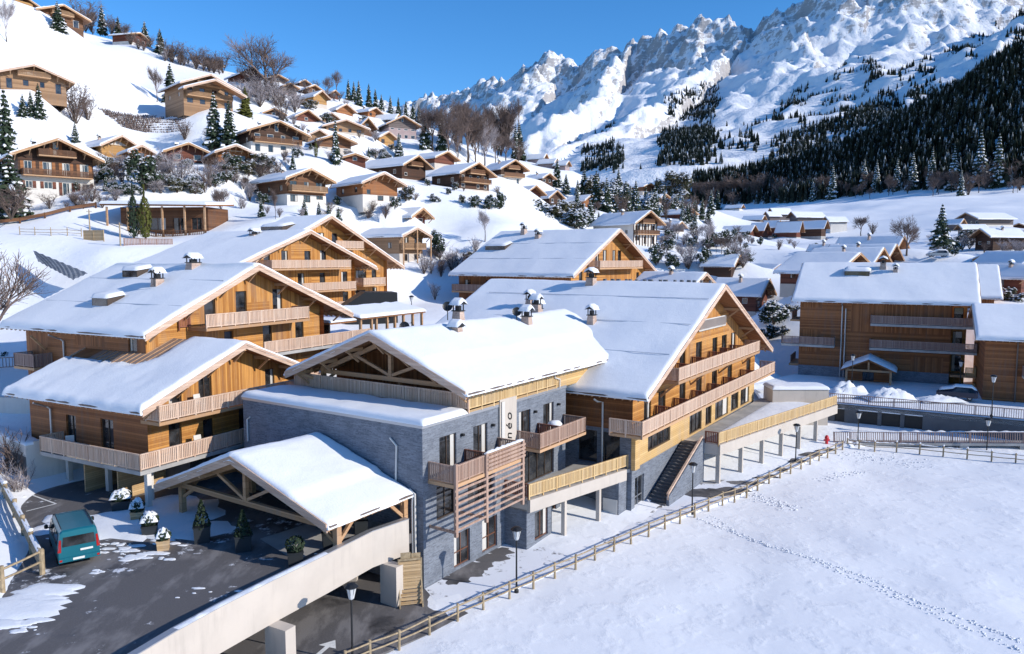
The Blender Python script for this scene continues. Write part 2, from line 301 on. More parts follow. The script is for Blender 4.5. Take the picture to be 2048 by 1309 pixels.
# ------------------------------------------------------------------ survey of the hillside and village houses
# name, roof left x, roof right x, apex y, eave y, base y, distance, turn of the gable, length, boards, base share, base finish, options, label
HOUSES = [
 ('chalet', 6, 82, -5, 15, 31, 205, 25, 12, 'm', .35, 'white', 'b', "brown and white chalet at the hilltop corner, cut by the photo's top edge"),
 ('chalet', 78, 170, 13, 33, 52, 200, 20, 12, 'm', 0, 'stone', 'b', "wide brown chalet on the hilltop with a dark conifer before its left half"),
 ('chalet', 258, 295, 67, 76, 92, 270, 50, 7, 'r', .2, 'white', '', "small red-brown chalet standing alone on the skyline of the bare snow slope"),
 ('chalet', 2, 136, 132, 157, 185, 160, 8, 10, 't', 0, 'stone', 'bBcg', "broad tan chalet standing alone low on the upper left bare snow slope"),
 ('chalet', 363, 473, 152, 177, 219, 185, 22, 12, 't', 0, 'stone', 'bBf', "honey-coloured chalet with two stacked balconies above two dark spruces"),
 ('chalet', 37, 196, 279, 317, 393, 127, 12, 13, 'd', .5, 'white', 'bBx', "large dark-topped chalet with white lower storeys and red shutters at far left"),
 ('chalet', 200, 276, 271, 295, 326, 155, 25, 12, 'y', .3, 'white', 'bcg', "bright yellow-boarded chalet just right of the large dark shuttered chalet"),
 ('cabin', 257, 308, 289, 303, 324, 149, 15, 6, 'o', .1, 'cream', '', "small orange gabled cabin against the yellow-boarded chalet's right side"),
 ('chalet', 330, 422, 286, 306, 329, 160, 10, 10, 'r', .15, 'cream', '', "low red-brown chalet with a wide snowy roof behind frosted trees"),
 ('chalet', 430, 510, 290, 307, 332, 155, 12, 12, 'o', .1, 'cream', 'bcg', "orange-balconied chalet with stone chimney between red-brown chalet and dark white-based chalet"),
 ('chalet', 495, 614, 243, 268, 308, 170, 20, 11, 'd', .5, 'white', 'bc', "big dark brown chalet with long white terrace storey in mid-slope"),
 ('chalet', 612, 659, 259, 273, 292, 192, 20, 9, 't', .2, 'cream', '', "small tan chalet tucked behind the dark chalet with white terrace"),
 ('chalet', 632, 710, 268, 284, 301, 184, 20, 10, 'm', .3, 'cream', 'b', "brown chalet with porch half hidden by the tall lone spruce"),
 ('barn', 588, 638, 220, 236, 246, 215, 25, 8, 'r', 0, 'cream', 'p', "windowless dark red barn with snowy gable roof on upper slope"),
 ('chalet', 524, 571, 216, 228, 235, 213, 15, 7, 'd', 0, 'cream', 'p', "dark little chalet sunk behind a snowy shrub left of the red barn"),
 ('chalet', 645, 736, 240, 256, 270, 215, 15, 10, 't', .35, 'cream', 'bB', "long pale tan chalet with rows of windows across the mid hillside"),
 ('chalet', 716, 752, 236, 256, 264, 225, 20, 8, 'm', 0, 'cream', '', "narrow brown gable joined behind the long pale tan chalet"),
 ('chalet', 641, 681, 225, 238, 246, 224, 15, 8, 't', .1, 'cream', 'p', "little tan chalet squeezed above the long pale tan chalet's left end"),
 ('chalet', 670, 710, 208, 222, 232, 240, 30, 7, 'o', .1, 'cream', 'b', "orange chalet high on slope directly below the skyline spruces' left end"),
 ('chalet', 733, 762, 215, 225, 238, 262, 45, 8, 'o', .2, 'cream', 'b', "orange balconied chalet with long snowy roof below the skyline spruce row"),
 ('chalet', 624, 657, 182, 196, 212, 240, 35, 8, 'y', .2, 'cream', 'bB', "honey chalet with two balcony levels near the skyline's bare shrubs"),
 ('cabin', 660, 678, 180, 188, 197, 280, 30, 5, 'r', 0, 'cream', 'p', "tiny reddish cabin on the skyline left of the spruce row"),
 ('chalet', 597, 620, 160, 167, 174, 292, 30, 7, 'd', 0, 'cream', 'p', "topmost little dark chalet under twin snowy roofs on the ridge"),
 ('chalet', 610, 645, 170, 180, 190, 262, 30, 7, 'm', 0, 'cream', 'p', "brown chalet just below the topmost twin-roofed one on the ridge"),
 ('chalet', 478, 526, 138, 152, 167, 235, 25, 9, 'r', 0, 'cream', 'p', "reddish chalet standing behind the trunk of the giant bare tree"),
 ('chalet', 537, 574, 150, 158, 166, 265, 20, 8, 'g', 0, 'cream', 'p', "grey chalet on the ridge just right of the giant bare tree's trunk"),
 ('chalet', 561, 597, 167, 176, 190, 250, 20, 8, 'g', .2, 'mauve', 'p', "grey-mauve chalet below the ridge among bare shrubs"),
 ('chalet', 784, 798, 228, 241, 251, 262, 65, 8, 'm', .3, 'cream', 'p', "small chalet showing one broad snowy roof beside the mauve house"),
 ('house', 771, 840, 233, 252, 283, 250, 20, 10, 'g', .8, 'mauve', 'w', "tall mauve house with many small windows on the right shoulder of hillside"),
 ('chalet', 755, 792, 263, 276, 295, 225, 35, 8, 'y', .1, 'cream', 'bB', "small bright yellow chalet below the tall mauve house"),
 ('chalet', 566, 662, 337, 361, 407, 145, 30, 14, 'm', .35, 'white', 'b', "brown chalet with white base and long plank balcony, left of the pair above the resort"),
 ('chalet', 717, 805, 345, 368, 404, 150, 30, 11, 'o', .35, 'white', 'b', "orange chalet with white base and window band, right of the pair above the resort"),
 ('chalet', 798, 858, 311, 334, 365, 196, 45, 16, 'd', .15, 'white', 'bB', "dark timber-framed chalet with long snowy roof above the bare snow slope"),
 ('chalet', 864, 914, 302, 318, 330, 214, 45, 9, 'r', .1, 'cream', 'b', "dark red chalet roof rising behind the timber-framed chalet"),
 ('chalet', 912, 986, 325, 350, 383, 190, 45, 10, 'd', .1, 'cream', 'bB', "very dark wide chalet with a log row in front at the snow slope's top"),
 ('chalet', 996, 1053, 320, 340, 369, 215, 35, 10, 'd', .6, 'white', 'bB', "white-walled chalet with black timber gable right of the very dark wide chalet"),
 ('chalet', 1080, 1108, 346, 357, 370, 272, 45, 9, 'd', 0, 'cream', '', "small black chalet just right of the white chalet with black gable"),
 ('chalet', 1043, 1086, 371, 389, 424, 230, 40, 13, 'r', .55, 'white', 'b', "white chalet with red-brown gable at the foot of the snow slope"),
 ('chalet', 1095, 1128, 380, 396, 410, 240, 40, 5, 'd', 0, 'cream', '', "dark brown chalet peeking out right of the white red-gabled chalet"),
 ('chalet', 1164, 1190, 389, 401, 422, 264, 45, 9, 'o', .25, 'cream', 'b', "orange-brown chalet among snowy evergreens at the valley edge"),
 ('chalet', 810, 855, 414, 434, 449, 152, 50, 11, 'r', .1, 'cream', 'b', "low chalet with broad snowy roof and stone chimney above the open-porch chalet"),
 ('chalet', 793, 852, 453, 471, 524, 138, 40, 11, 't', .3, 'cream', 'bo', "tan chalet with open posted porch and balcony above the covered walkway"),
 ('chalet', 1260, 1320, 421, 448, 490, 190, 45, 15, 'd', .98, 'white', 'bBT', "tall black-timbered white house with stacked balconies behind the resort"),
 ('chalet', 1364, 1390, 417, 428, 442, 282, 58, 10, 'r', 0, 'cream', '', "red-brown chalet with flat snowy roof left of the valley orchard"),
 ('chalet', 1346, 1370, 442, 455, 470, 230, 55, 6, 'd', .4, 'white', '', "small black chalet right of the tall black-timbered white house"),
 ('house', 1083, 1094, 307, 318, 329, 335, 65, 7, 'g', .7, 'mauve', 'p', "pale house farthest up the valley mouth, first of three"),
 ('house', 1104, 1115, 317, 327, 338, 322, 65, 7, 'g', .7, 'mauve', 'p', "pale house at the valley mouth, second of three"),
 ('house', 1129, 1140, 321, 331, 342, 318, 65, 5, 'g', .7, 'mauve', 'p', "pale house at the valley mouth, third of three and closest to the conifers"),
 ('barn', 1496, 1510, 450, 463, 482, 380, 62, 15, 'r', .1, 'concrete', 'p', "long old brown barn at the left end of the valley hamlet"),
 ('barn', 1524, 1537, 444, 461, 479, 382, 62, 7, 'r', .2, 'concrete', 'p', "second old brown barn of the valley hamlet with a steep gable"),
 ('barn', 1550, 1561, 440, 455, 474, 386, 62, 7, 'r', .1, 'concrete', 'p', "third old brown barn of the valley hamlet with square roof"),
 ('barn', 1592, 1602, 441, 464, 476, 372, 62, 11, 'r', .1, 'concrete', 'p', "low-eaved barn in the middle of the valley hamlet"),
 ('barn', 1641, 1652, 440, 457, 480, 374, 62, 12, 'd', .3, 'concrete', 'p', "dark-walled long barn at the right end of the valley hamlet"),
 ('house', 1647, 1662, 433, 444, 463, 392, -60, 9, 'g', .8, 'white', 'w', "white-walled farmhouse with dark left gable at the hamlet's right end"),
 ('barn', 1519, 1528, 430, 439, 446, 440, 62, 11, 'g', 0, 'concrete', 'p', "back-row grey barn at the left of the valley hamlet"),
 ('barn', 1527, 1541, 423, 433, 443, 455, -58, 7, 'g', 0, 'concrete', 'p', "back-row barn with dark gable turned left, second from left"),
 ('barn', 1537, 1552, 416, 429, 441, 470, -60, 11, 'g', 0, 'concrete', 'p', "highest back-row barn of the hamlet with large snowy roof"),
 ('barn', 1577, 1597, 423, 435, 445, 432, -58, 17, 'g', 0, 'concrete', 'p', "longest back-row barn of the hamlet beside the snow field"),
 ('house', 1478, 1486, 409, 416, 422, 570, 62, 12, 'g', .6, 'white', 'p', "lone white-roofed house at the forest's foot beyond the hamlet"),
 ('barn', 1915, 1959, 425, 439, 454, 322, -50, 16, 'g', .2, 'white', '', "big grey barn with white-windowed base at the snow field's right edge"),
 ('barn', 1915, 1927, 437, 448, 464, 300, 58, 7, 'g', .2, 'concrete', 'p', "low dark house directly left of the big grey barn"),
 ('barn', 1915, 1930, 448, 458, 470, 272, -58, 8, 'g', 0, 'concrete', 'p', "flat-roofed looking shed below the big grey barn"),
 ('barn', 1948, 1987, 456, 474, 498, 236, -50, 11, 'd', 0, 'concrete', 'c', "black-gabled barn with small chimney below the big grey barn"),
 ('chalet', 2019, 2057, 446, 455, 469, 330, -10, 9, 'd', .2, 'concrete', '', "dark brown gable at the right photo edge behind the black-gabled barn"),
 ('shed', 1948, 1990, 506, 517, 526, 152, 0, 5, 'm', 0, 'cream', 'p', "little open shed with gabled snow roof behind the right apartment block"),
 ('chalet', 2034, 2088, 500, 527, 556, 140, 50, 9, 'm', .1, 'cream', '', "house with tilted snow roof at the right photo edge behind the little shed"),
 ('chalet', 2040, 2088, 527, 554, 592, 127, 58, 7, 'r', .1, 'cream', '', "dark red house at the right photo edge below the tilted snow roof"),
 ('chalet', 1522, 1573, 526, 547, 582, 175, 45, 14, 'o', .15, 'cream', 'b', "orange chalet with blue-shaded porch balcony between main hotel and right block"),
 ('chalet', 1508, 1537, 554, 588, 626, 150, 68, 9, 'r', .1, 'cream', '', "red-brown house directly behind the main hotel's gable peak"),
 ('chalet', 1662, 1737, 503, 543, 572, 135, 64, 10, 'r', .1, 'cream', '', "brick-red building with one steep gable behind the right apartment block's left half"),
 ('chalet', 1722, 1770, 493, 538, 562, 152, 68, 12, 'r', .1, 'cream', '', "left one of the twin steep red gables behind the right apartment block"),
 ('chalet', 1748, 1796, 486, 538, 558, 162, 68, 12, 'r', .1, 'cream', '', "right one of the twin steep red gables behind the right apartment block"),
 ('chalet', 1778, 1803, 470, 500, 528, 187, 66, 14, 'm', .1, 'cream', 'c', "long snow-roofed building behind the twin steep red gables"),
 ('shed', 1460, 1480, 507, 530, 538, 160, 70, 6, 'd', 0, 'cream', 'p', "low dark shed under thick snow left of the orange porch chalet"),
 ('house', 1663, 1676, 486, 501, 509, 192, 66, 6, 'd', 0, 'cream', 'pc', "low snow-covered house with dark chimney below the hamlet"),
 ('house', 1283, 1310, 366, 374, 386, 335, 55, 8, 'm', .2, 'cream', 'p', "brown house between conifers at the valley's far left"),
 ('house', 1312, 1338, 388, 397, 409, 305, 60, 10, 'd', .2, 'cream', '', "dark house with flat snowy roof between valley conifers"),
 ('shed', 684, 736, 306, 315, 328, 176, 8, 6, 'r', 0, 'cream', 'p', "low dark red garage in the snow right of the tall lone spruce"),
 ('cabin', 318, 338, 98, 105, 112, 277, 30, 5, 'r', 0, 'cream', 'p', "tiny snow-roofed cabin on the skyline above the crest shrubs"),
 ('cabin', 384, 400, 120, 126, 132, 287, 30, 5, 'd', 0, 'cream', 'p', "first of two tiny dark cabins on the crest left of the giant bare tree"),
 ('cabin', 416, 446, 123, 130, 137, 287, 25, 6, 'd', 0, 'cream', 'p', "wider second tiny dark cabin on the crest left of the giant bare tree"),
 ('chalet', 1374, 1414, 542, 566, 592, 113, 60, 9, 'o', .1, 'cream', 'c', "small gabled wing with snowy roof and one chimney behind the main hotel ridge"),
]
# ------------------------------------------------------------------ terrain
GP = []                                     # control points x, y, z
def gp(x, y, z): GP.append((x, y, z))
def gpx(px, py, Y): p = at_y(px, py, Y); gp(p.x, p.y, p.z)
for q in [(-6, 28, 0), (0, 22, 0), (10, 18, 0), (22, 28, 0), (30, 45, 0), (40, 60, 0), (50, 62, 0), (62, 40, 0), (45, 69, .05), (34, 74, 0), (22, 62, 0), (9, 52, 0), (0, 43, 0), (-5, 41, 0), (-3, 34, 0),
          (75, 62, .3), (110, 60, 1), (110, 10, 1), (0, 5, 0), (50, 5, 0), (28, 70, 0), (16, 62, 0), (12, 38, 0), (22, 50, 0), (10, 28, 0), (34, 34, 0),
          (-10, 36, -.3), (-14, 40, -.5), (-13, 30, -.3), (-18, 44, -.2), (-24, 50, 1.6), (-19.5, 37, .4), (-30, 50.5, 2.7), (-16, 52, -.2), (-10, 48, -.4), (-16, 34, -.3), (-17, 28, -.2),
          (-27, 39, 3.65), (-33, 46, 3.75), (-40, 52, 4.6), (-26.5, 33, 3.6), (-31, 28, 3.8), (-24.3, 34.6, 3.42), (-22.8, 31.2, 3.38), (-24, 27, 3.5), (-19.5, 29, 2.6), (-20, 24, 3.0), (-34, 56, 5.8), (-40, 60, 6.5),
          (-26, 62, 4.5), (-18, 64, 5), (-8, 66, 5), (0, 62, 2.5), (4, 72, 4), (14, 80, 4), (22, 90, 3.5), (30, 86, 1.5), (46, 84, 1.8), (56, 88, 2), (64, 90, 2.2), (38, 104, 2.2), (52, 106, 2.5), (62, 104, 3.2), (32, 98, 2),
          (-36, 75, 10), (-28, 80, 9.5), (-20, 85, 9.0), (-10, 86, 8.5), (0, 92, 8), (10, 100, 8.5), (22, 112, 8.0), (36, 113, 2.8), (30, 122, 6), (-24, 98, 11.0), (-14, 100, 10.8), (-18.7, 117, 12.0), (-24, 108, 11.4), (-13, 112, 11.6), (-11.5, 124, 12.4), (-2, 130, 12.6), (10, 136, 12.8), (-12, 118, 11.8), (24, 128, 10), (-36, 92, 14.5)]: gp(*q)
for q in [(50, 700, 75), (30, 650, 86), (100, 560, 96), (200, 505, 100), (100, 470, 108), (272, 482, 108), (330, 470, 118), (150, 430, 119), (40, 440, 118),
          (800, 600, 120), (860, 562, 130), (930, 505, 146), (835, 565, 128), (1000, 432, 168), (905, 400, 172), (960, 450, 150), (880, 480, 152), (1060, 440, 190),
          (1540, 640, 130), (1550, 690, 122), (2000, 625, 112), (1500, 520, 165), (1420, 490, 215), (1580, 500, 215), (1600, 492, 300), (1450, 490, 300), (1450, 488, 345), (1500, 487, 352), (1550, 485, 355), (1600, 484, 352), (1650, 484, 352), (1700, 478, 345), (1550, 450, 410), (1500, 455, 405), (1620, 448, 405),
          (1700, 482, 310), (1760, 440, 430), (1850, 430, 400), (1700, 421, 560), (1600, 428, 520), (1850, 398, 600), (2048, 388, 570), (1960, 392, 590), (1560, 415, 640), (2048, 440, 350), (2200, 440, 330), (2250, 380, 560),
          (1880, 505, 165), (1800, 508, 165), (1950, 490, 250), (1340, 470, 220), (1250, 425, 270), (1150, 415, 262), (1300, 420, 330), (1400, 412, 430), (1200, 395, 340),
          (560, 440, 120), (640, 440, 128), (500, 440, 124), (430, 440, 124), (780, 420, 152), (520, 415, 138),
          (0, 22, 262), (70, 45, 255), (150, 72, 262), (230, 95, 268), (300, 112, 275), (360, 128, 280), (440, 143, 285), (530, 158, 292), (600, 170, 296), (660, 192, 292), (720, 210, 295), (790, 228, 300), (850, 262, 300), (930, 300, 300), (1000, 318, 305), (1040, 322, 330),
          (200, 160, 215), (280, 185, 200), (120, 110, 225), (260, 215, 182), (200, 235, 178), (330, 245, 190), (120, 260, 150), (40, 240, 152), (430, 275, 172), (300, 280, 176), (250, 345, 140), (350, 395, 132), (470, 350, 150), (560, 330, 158), (700, 325, 175), (860, 290, 235), (920, 330, 220), (610, 312, 168)]: gpx(*q)
# ridge falls away behind the skyline, and the ground out of frame
for q in [(-300, 420, 130), (-150, 430, 110), (-60, 430, 75), (30, 430, 60), (-420, 260, 215), (-330, 160, 150), (-260, 80, 95), (-180, 20, 50), (-110, 20, 22), (-90, 60, 28), (-60, 0, 8), (-45, 30, 6), (-500, 500, 170), (-300, 700, 120), (-50, 700, 62), (120, 700, 50),
          (150, 480, 42), (60, 520, 46), (250, 900, 62), (0, 1000, 60), (400, 1300, 72), (-300, 1100, 90), (130, 250, 20), (160, 120, 8), (200, 200, 18), (160, 60, 4), (260, 300, 34), (320, 420, 52), (330, 560, 64), (250, 560, 58)]: gp(*q)
HP = []
for h in HOUSES:
    nm, xl, xr, ya, ye, yb, Y, a, L = h[:9]
    xc = (xl + xr) / 2; p = at_y(xc, yb, Y); th = 90 + math.degrees(math.atan2(xc - 1024, F_PX)) - a
    HP.append((p, th)); gp(p.x, p.y, p.z)
    q = p - Bv(th) * 3.2; gp(q.x, q.y, p.z - .45); q = p + Bv(th) * L * .9; gp(q.x, q.y, p.z + (1.2 if p.x < 60 else .6))
# forest hill on the right: crest seen in the photo and its out-of-frame continuation
for (px, py, Y) in [(2048, 100, 930), (1930, 172, 980), (1815, 238, 1040), (1683, 306, 1110), (1570, 352, 1180), (1448, 398, 1280), (2048, 250, 760), (1900, 300, 800), (1750, 345, 860), (1640, 385, 900), (2200, 60, 880), (2048, 360, 640), (1850, 378, 700), (1700, 398, 760), (1560, 405, 860)]: gpx(px, py, Y)
for q in [(900, 600, 290), (1100, 700, 420), (1200, 500, 400), (900, 400, 190), (700, 330, 95), (1300, 900, 480), (900, 1150, 300), (1250, 1250, 330), (600, 1350, 120), (900, 1450, 190), (1500, 300, 420), (1400, 1500, 300)]: gp(*q)
GPa = np.array(GP, float)
def _tps_fit(P, lam):
    n = len(P); X = P[:, :2] / 100.0
    d2 = ((X[:, None] - X[None]) ** 2).sum(-1); K = 0.5 * d2 * np.log(d2 + 1e-12)
    Q = np.c_[np.ones(n), X]; A_ = np.zeros((n + 3, n + 3)); A_[:n, :n] = K + lam * np.eye(n); A_[:n, n:] = Q; A_[n:, :n] = Q.T
    return np.linalg.solve(A_, np.r_[P[:, 2], 0, 0, 0])
TW = _tps_fit(GPa, 0.0004)
def H(x, y):
    x = np.atleast_1d(np.asarray(x, float)); y = np.atleast_1d(np.asarray(y, float)); sh = x.shape
    X = np.c_[x.ravel(), y.ravel()] / 100.0; out = np.empty(len(X)); C_ = GPa[:, :2] / 100.0
    for i in range(0, len(X), 20000):
        q = X[i:i + 20000]; d2 = ((q[:, None] - C_[None]) ** 2).sum(-1)
        out[i:i + 20000] = (0.5 * d2 * np.log(d2 + 1e-12)) @ TW[:-3] + TW[-3] + q @ TW[-2:]
    return out.reshape(sh)
def Hs(x, y): return float(H(x, y)[0])
def hit(px, py, y0=60.0, y1=1400.0):
    """where the line of sight of a surveyed point meets the terrain"""
    r = ray(px, py); n = 500; ys = np.geomspace(y0, y1, n)
    x = r.x / r.y * ys; z = HC + r.z / r.y * ys; d = z - H(x, ys)
    for i in range(n - 1):
        if d[i] > 0 >= d[i + 1]:
            t = d[i] / (d[i] - d[i + 1]); Y = ys[i] + t * (ys[i + 1] - ys[i]); return at_y(px, py, Y)
    i = int(np.argmin(np.abs(d))); return at_y(px, py, ys[i])
# ------------------------------------------------------------------ ground sheets
def fbm(x, y, s, oct=4, seed=0.0):
    """value-noise fractal on arrays"""
    out = np.zeros_like(x); a = 1.0; f = 1.0 / s; tot = 0
    for o in range(oct):
        u, v = x * f + 37.1 * o + seed, y * f + 91.7 * o - seed
        iu, iv = np.floor(u).astype(np.int64), np.floor(v).astype(np.int64); fu, fv = u - iu, v - iv
        fu, fv = fu * fu * fu * (fu * (fu * 6 - 15) + 10), fv * fv * fv * (fv * (fv * 6 - 15) + 10)
        def hsh(i, j):
            n = (i * 374761393 + j * 668265263 + o * 1442695) & 0x7fffffff
            n = ((n ^ (n >> 13)) * 1274126177) & 0x7fffffff
            return ((n ^ (n >> 16)) & 0xffff) / 65535.0
        a00, a10, a01, a11 = hsh(iu, iv), hsh(iu + 1, iv), hsh(iu, iv + 1), hsh(iu + 1, iv + 1)
        out += a * ((a00 * (1 - fu) + a10 * fu) * (1 - fv) + (a01 * (1 - fu) + a11 * fu) * fv); tot += a; a *= 0.5; f *= 2.03
    return out / tot
def sheet(name, xs, ys, z, mat, kind='structure', mask=None, smooth=True):
    ny, nx = z.shape; X, Y = np.meshgrid(xs, ys)
    co = np.c_[X.ravel(), Y.ravel(), z.ravel()]
    j, i = np.meshgrid(np.arange(ny - 1), np.arange(nx - 1), indexing='ij'); a = (j * nx + i).ravel()
    fa = np.c_[a, a + 1, a + nx + 1, a + nx]
    if mask is not None: fa = fa[mask[:-1, :-1].ravel()]
    me = bpy.data.meshes.new(name); me.vertices.add(len(co)); me.vertices.foreach_set("co", co.ravel().astype(np.float32))
    me.loops.add(fa.size); me.loops.foreach_set("vertex_index", fa.ravel().astype(np.int32))
    me.polygons.add(len(fa)); me.polygons.foreach_set("loop_start", (np.arange(len(fa)) * 4).astype(np.int32))
    me.polygons.foreach_set("use_smooth", np.full(len(fa), smooth)); me.update(calc_edges=True); me.validate()
    me.materials.append(mat); o = bpy.data.objects.new(name, me); COL.objects.link(o); return tag(o, kind=kind)
NX0, NX1, NY0, NY1 = -75.0, 90.0, 2.0, 140.0
xs = np.arange(NX0, NX1 + .01, .75); ys = np.arange(NY0, NY1 + .01, .75); X, Y = np.meshgrid(xs, ys)
mead = np.clip((X - (Y * .78 - 25)) / 4, 0, 1)
Zn = H(X, Y) + (fbm(X, Y, 5, 3) - .5) * .2 + mead * ((fbm(X, Y * .6, 11, 3, 2) - .5) * .55 + (fbm(X, Y, 2.4, 2, 6) - .5) * .09)
sheet("ground", xs, ys, Zn, M['ground'])
def near_z(x, y): return float(Zn[min(max(int(round((y - NY0) / .75)), 0), Zn.shape[0] - 1), min(max(int(round((x - NX0) / .75)), 0), Zn.shape[1] - 1)])
xs = np.arange(-560, 1560, 5.0); ys = np.arange(-60, 1600, 5.0); X, Y = np.meshgrid(xs, ys)
Zf = H(X, Y) + (fbm(X, Y, 22, 4, 3) - .5) * np.clip((np.hypot(X, Y) - 110) / 100, 0, 1) * 2.4 + (fbm(X, Y, 9, 3, 13) - .5) * .9
inn = (X > NX0 + 1) & (X < NX1 - 6) & (Y > NY0 + 1) & (Y < NY1 - 6); Zf = np.where((X > NX0 - 6) & (X < NX1 + 6) & (Y > NY0 - 6) & (Y < NY1 + 6), H(X, Y) - .12, Zf)
sheet("hillside", xs, ys, Zf, M['ground'], mask=~inn)
# ------------------------------------------------------------------ mountains, forest hill beyond the valley
def mtn_mat():
    m, nt, b = new_mat("snowy_rock"); k = NT(nt); c = k.coord()
    g = k.n("ShaderNodeNewGeometry"); sx = k.n("ShaderNodeSeparateXYZ"); k.L.new(g.outputs["True Normal"], sx.inputs[0])
    n1 = k.noise(c, 0.010, 6.0, 0.65); n2 = k.noise(k.scale(c, (1, 1, .35)), 0.035, 6.0, 0.7); n3 = k.noise(c, 0.0022, 3.0)
    px = k.n("ShaderNodeSeparateXYZ"); k.L.new(c, px.inputs[0]); alt = k.ramp(px.outputs[2], 350.0, 1300.0); n4 = k.noise(k.scale(c, (.45, .45, 2.2)), .045, 6.0, .72)
    s = k.math('ADD', sx.outputs[2], k.math('ADD', k.math('MULTIPLY', k.math('SUBTRACT', n2, .5), 1.0), k.math('ADD', k.math('MULTIPLY', k.math('SUBTRACT', n1, .5), .55), k.math('MULTIPLY', k.math('SUBTRACT', n4, .5), .7))))
    f = k.ramp(s, k.math('ADD', .08, k.math('MULTIPLY', alt, .30)), k.math('ADD', .26, k.math('MULTIPLY', alt, .32)))
    rock = k.mix(n4, (.26, .25, .255), (.58, .56, .555)); k.L.new(k.mix(f, rock, k.mix(n3, (.80, .82, .86), (.86, .87, .89))), b.inputs["Base Color"])
    b.inputs["Roughness"].default_value = .9; b.inputs["Specular IOR Level"].default_value = .1
    k.bump(k.math('ADD', n2, k.math('MULTIPLY', n1, 1.2)), .55, 12.0, b); return m
M['mtn'] = mtn_mat()
RIDGES = []                                   # polylines of (x, y, z), fall of the flank per metre
def ridge(pts, fall): RIDGES.append((np.array([tuple(at_y(px, py, Yd)) for px, py, Yd in pts]), fall))
ridge([(760, 215, 6500), (845, 206, 6400), (875, 197, 6300), (905, 199, 6200), (930, 186, 5800), (962, 172, 5600), (985, 166, 5500), (1003, 173, 5300)], .75)
ridge([(1003, 176, 5200), (1040, 150, 5000), (1062, 127, 4900), (1076, 118, 4900), (1092, 112, 4850), (1104, 129, 4850), (1125, 118, 4800), (1136, 131, 4750), (1152, 138, 4750), (1176, 117, 4700), (1196, 103, 4650), (1230, 106, 4600), (1247, 112, 4600), (1263, 94, 4550), (1290, 80, 4500), (1312, 83, 4450), (1330, 79, 4400), (1352, 72, 4350), (1382, 60, 4300), (1403, 47, 4250), (1420, 62, 4250), (1440, 53, 4200), (1453, 48, 4200), (1470, 60, 4150), (1492, 71, 4100), (1502, 76, 4100),
       (1530, 54, 4050), (1562, 38, 4000), (1592, 18, 3950), (1625, -6, 3900), (1700, -60, 3900), (1800, -90, 3900), (1920, -70, 3900), (2048, -60, 3800), (2250, -140, 3700), (2600, -200, 3600)], .82)
ridge([(1502, 76, 4100), (1440, 120, 3700), (1380, 160, 3300), (1290, 215, 2900), (1200, 268, 2550), (1120, 300, 2350), (1070, 320, 2250)], .62)
ridge([(1263, 94, 4550), (1215, 150, 4100), (1165, 205, 3700), (1100, 245, 3400), (1055, 275, 3300)], .85)
ridge([(1092, 112, 4850), (1062, 180, 4500), (1030, 235, 4200), (1000, 280, 4000)], .95)
ridge([(1004, 173, 5300), (960, 215, 5000), (930, 250, 4800)], .9)
ridge([(1625, -6, 3900), (1610, 60, 3500), (1570, 150, 3050), (1500, 240, 2600), (1440, 300, 2300), (1390, 345, 2050)], .60)
ridge([(1800, -90, 3900), (1830, 20, 3400), (1780, 120, 2900), (1700, 210, 2450), (1620, 280, 2100)], .55)
ridge([(2048, 40, 3000), (1960, 110, 2700), (1850, 170, 2400), (1760, 230, 2100), (1660, 290, 1800), (1560, 345, 1650)], .50)
ridge([(2300, -100, 2900), (2048, 60, 2350), (1900, 175, 1950), (1780, 250, 1700), (1640, 320, 1500), (1520, 370, 1450)], .48)
xs = np.arange(-1500, 4300, 11.0); ys = np.arange(1350, 6700, 11.0); X, Y = np.meshgrid(xs, ys)
wx = (fbm(X, Y, 420, 4, 11) - .5) * 330; wy = (fbm(X, Y, 420, 4, 23) - .5) * 330
def ridge_field(X, Y):
    Zm = np.full(X.shape, -1e9); S_ = np.zeros(X.shape); D_ = np.zeros(X.shape)
    for ri, (P, fall) in enumerate(RIDGES):
        s0 = ri * 5000.0
        for i in range(len(P) - 1):
            a, b_ = P[i], P[i + 1]; d = b_ - a; L2 = d[0] ** 2 + d[1] ** 2
            t = np.clip(((X - a[0]) * d[0] + (Y - a[1]) * d[1]) / L2, 0, 1)
            dist = np.hypot(X - a[0] - t * d[0], Y - a[1] - t * d[1]); z = a[2] + t * d[2] - fall * dist / (1 + dist / 5200.0)
            m_ = z > Zm; Zm = np.where(m_, z, Zm); S_ = np.where(m_, s0 + t * math.sqrt(L2), S_); D_ = np.where(m_, dist, D_); s0 += math.sqrt(L2)
    return Zm, S_, D_
Z0, S0, D0 = ridge_field(X + wx * .22, Y + wy * .22); Z1, S1, D1 = ridge_field(X + wx, Y + wy)
k1 = np.clip(D0 / 700, 0, .6); Zm = Z0 * (1 - k1) + Z1 * k1
ww_ = (fbm(X, Y, 300, 3, 31) - .5) * 160
flute = 1 - np.abs(fbm(S0 + ww_, D0 * .16, 210, 4, 5) * 2 - 1); flute2 = 1 - np.abs(fbm(S0 + ww_ * .6, D0 * .22, 75, 3, 9) * 2 - 1)
hgt = np.clip((Zm - 150) / 1100, 0, 1); dk = np.clip(D0 / 260, .22, 1)
rgd = 1 - np.abs(fbm(X, Y, 330, 4, 8) * 2 - 1)
Zm = Zm + ((flute - 1) * 150 + (flute2 - 1) * 52) * dk * (.25 + hgt) * .9 + (rgd - 1) * 90 * dk * (.3 + .7 * hgt) + (fbm(X, Y, 70, 4, 2) - .5) * (10 + 85 * hgt * np.clip(1.25 - D0 / 900, .25, 1)) + (np.abs(fbm(X, Y, 130, 3, 41) - .5) * -2 + .3) * 75 * hgt * np.clip(1.2 - D0 / 800, .1, 1)
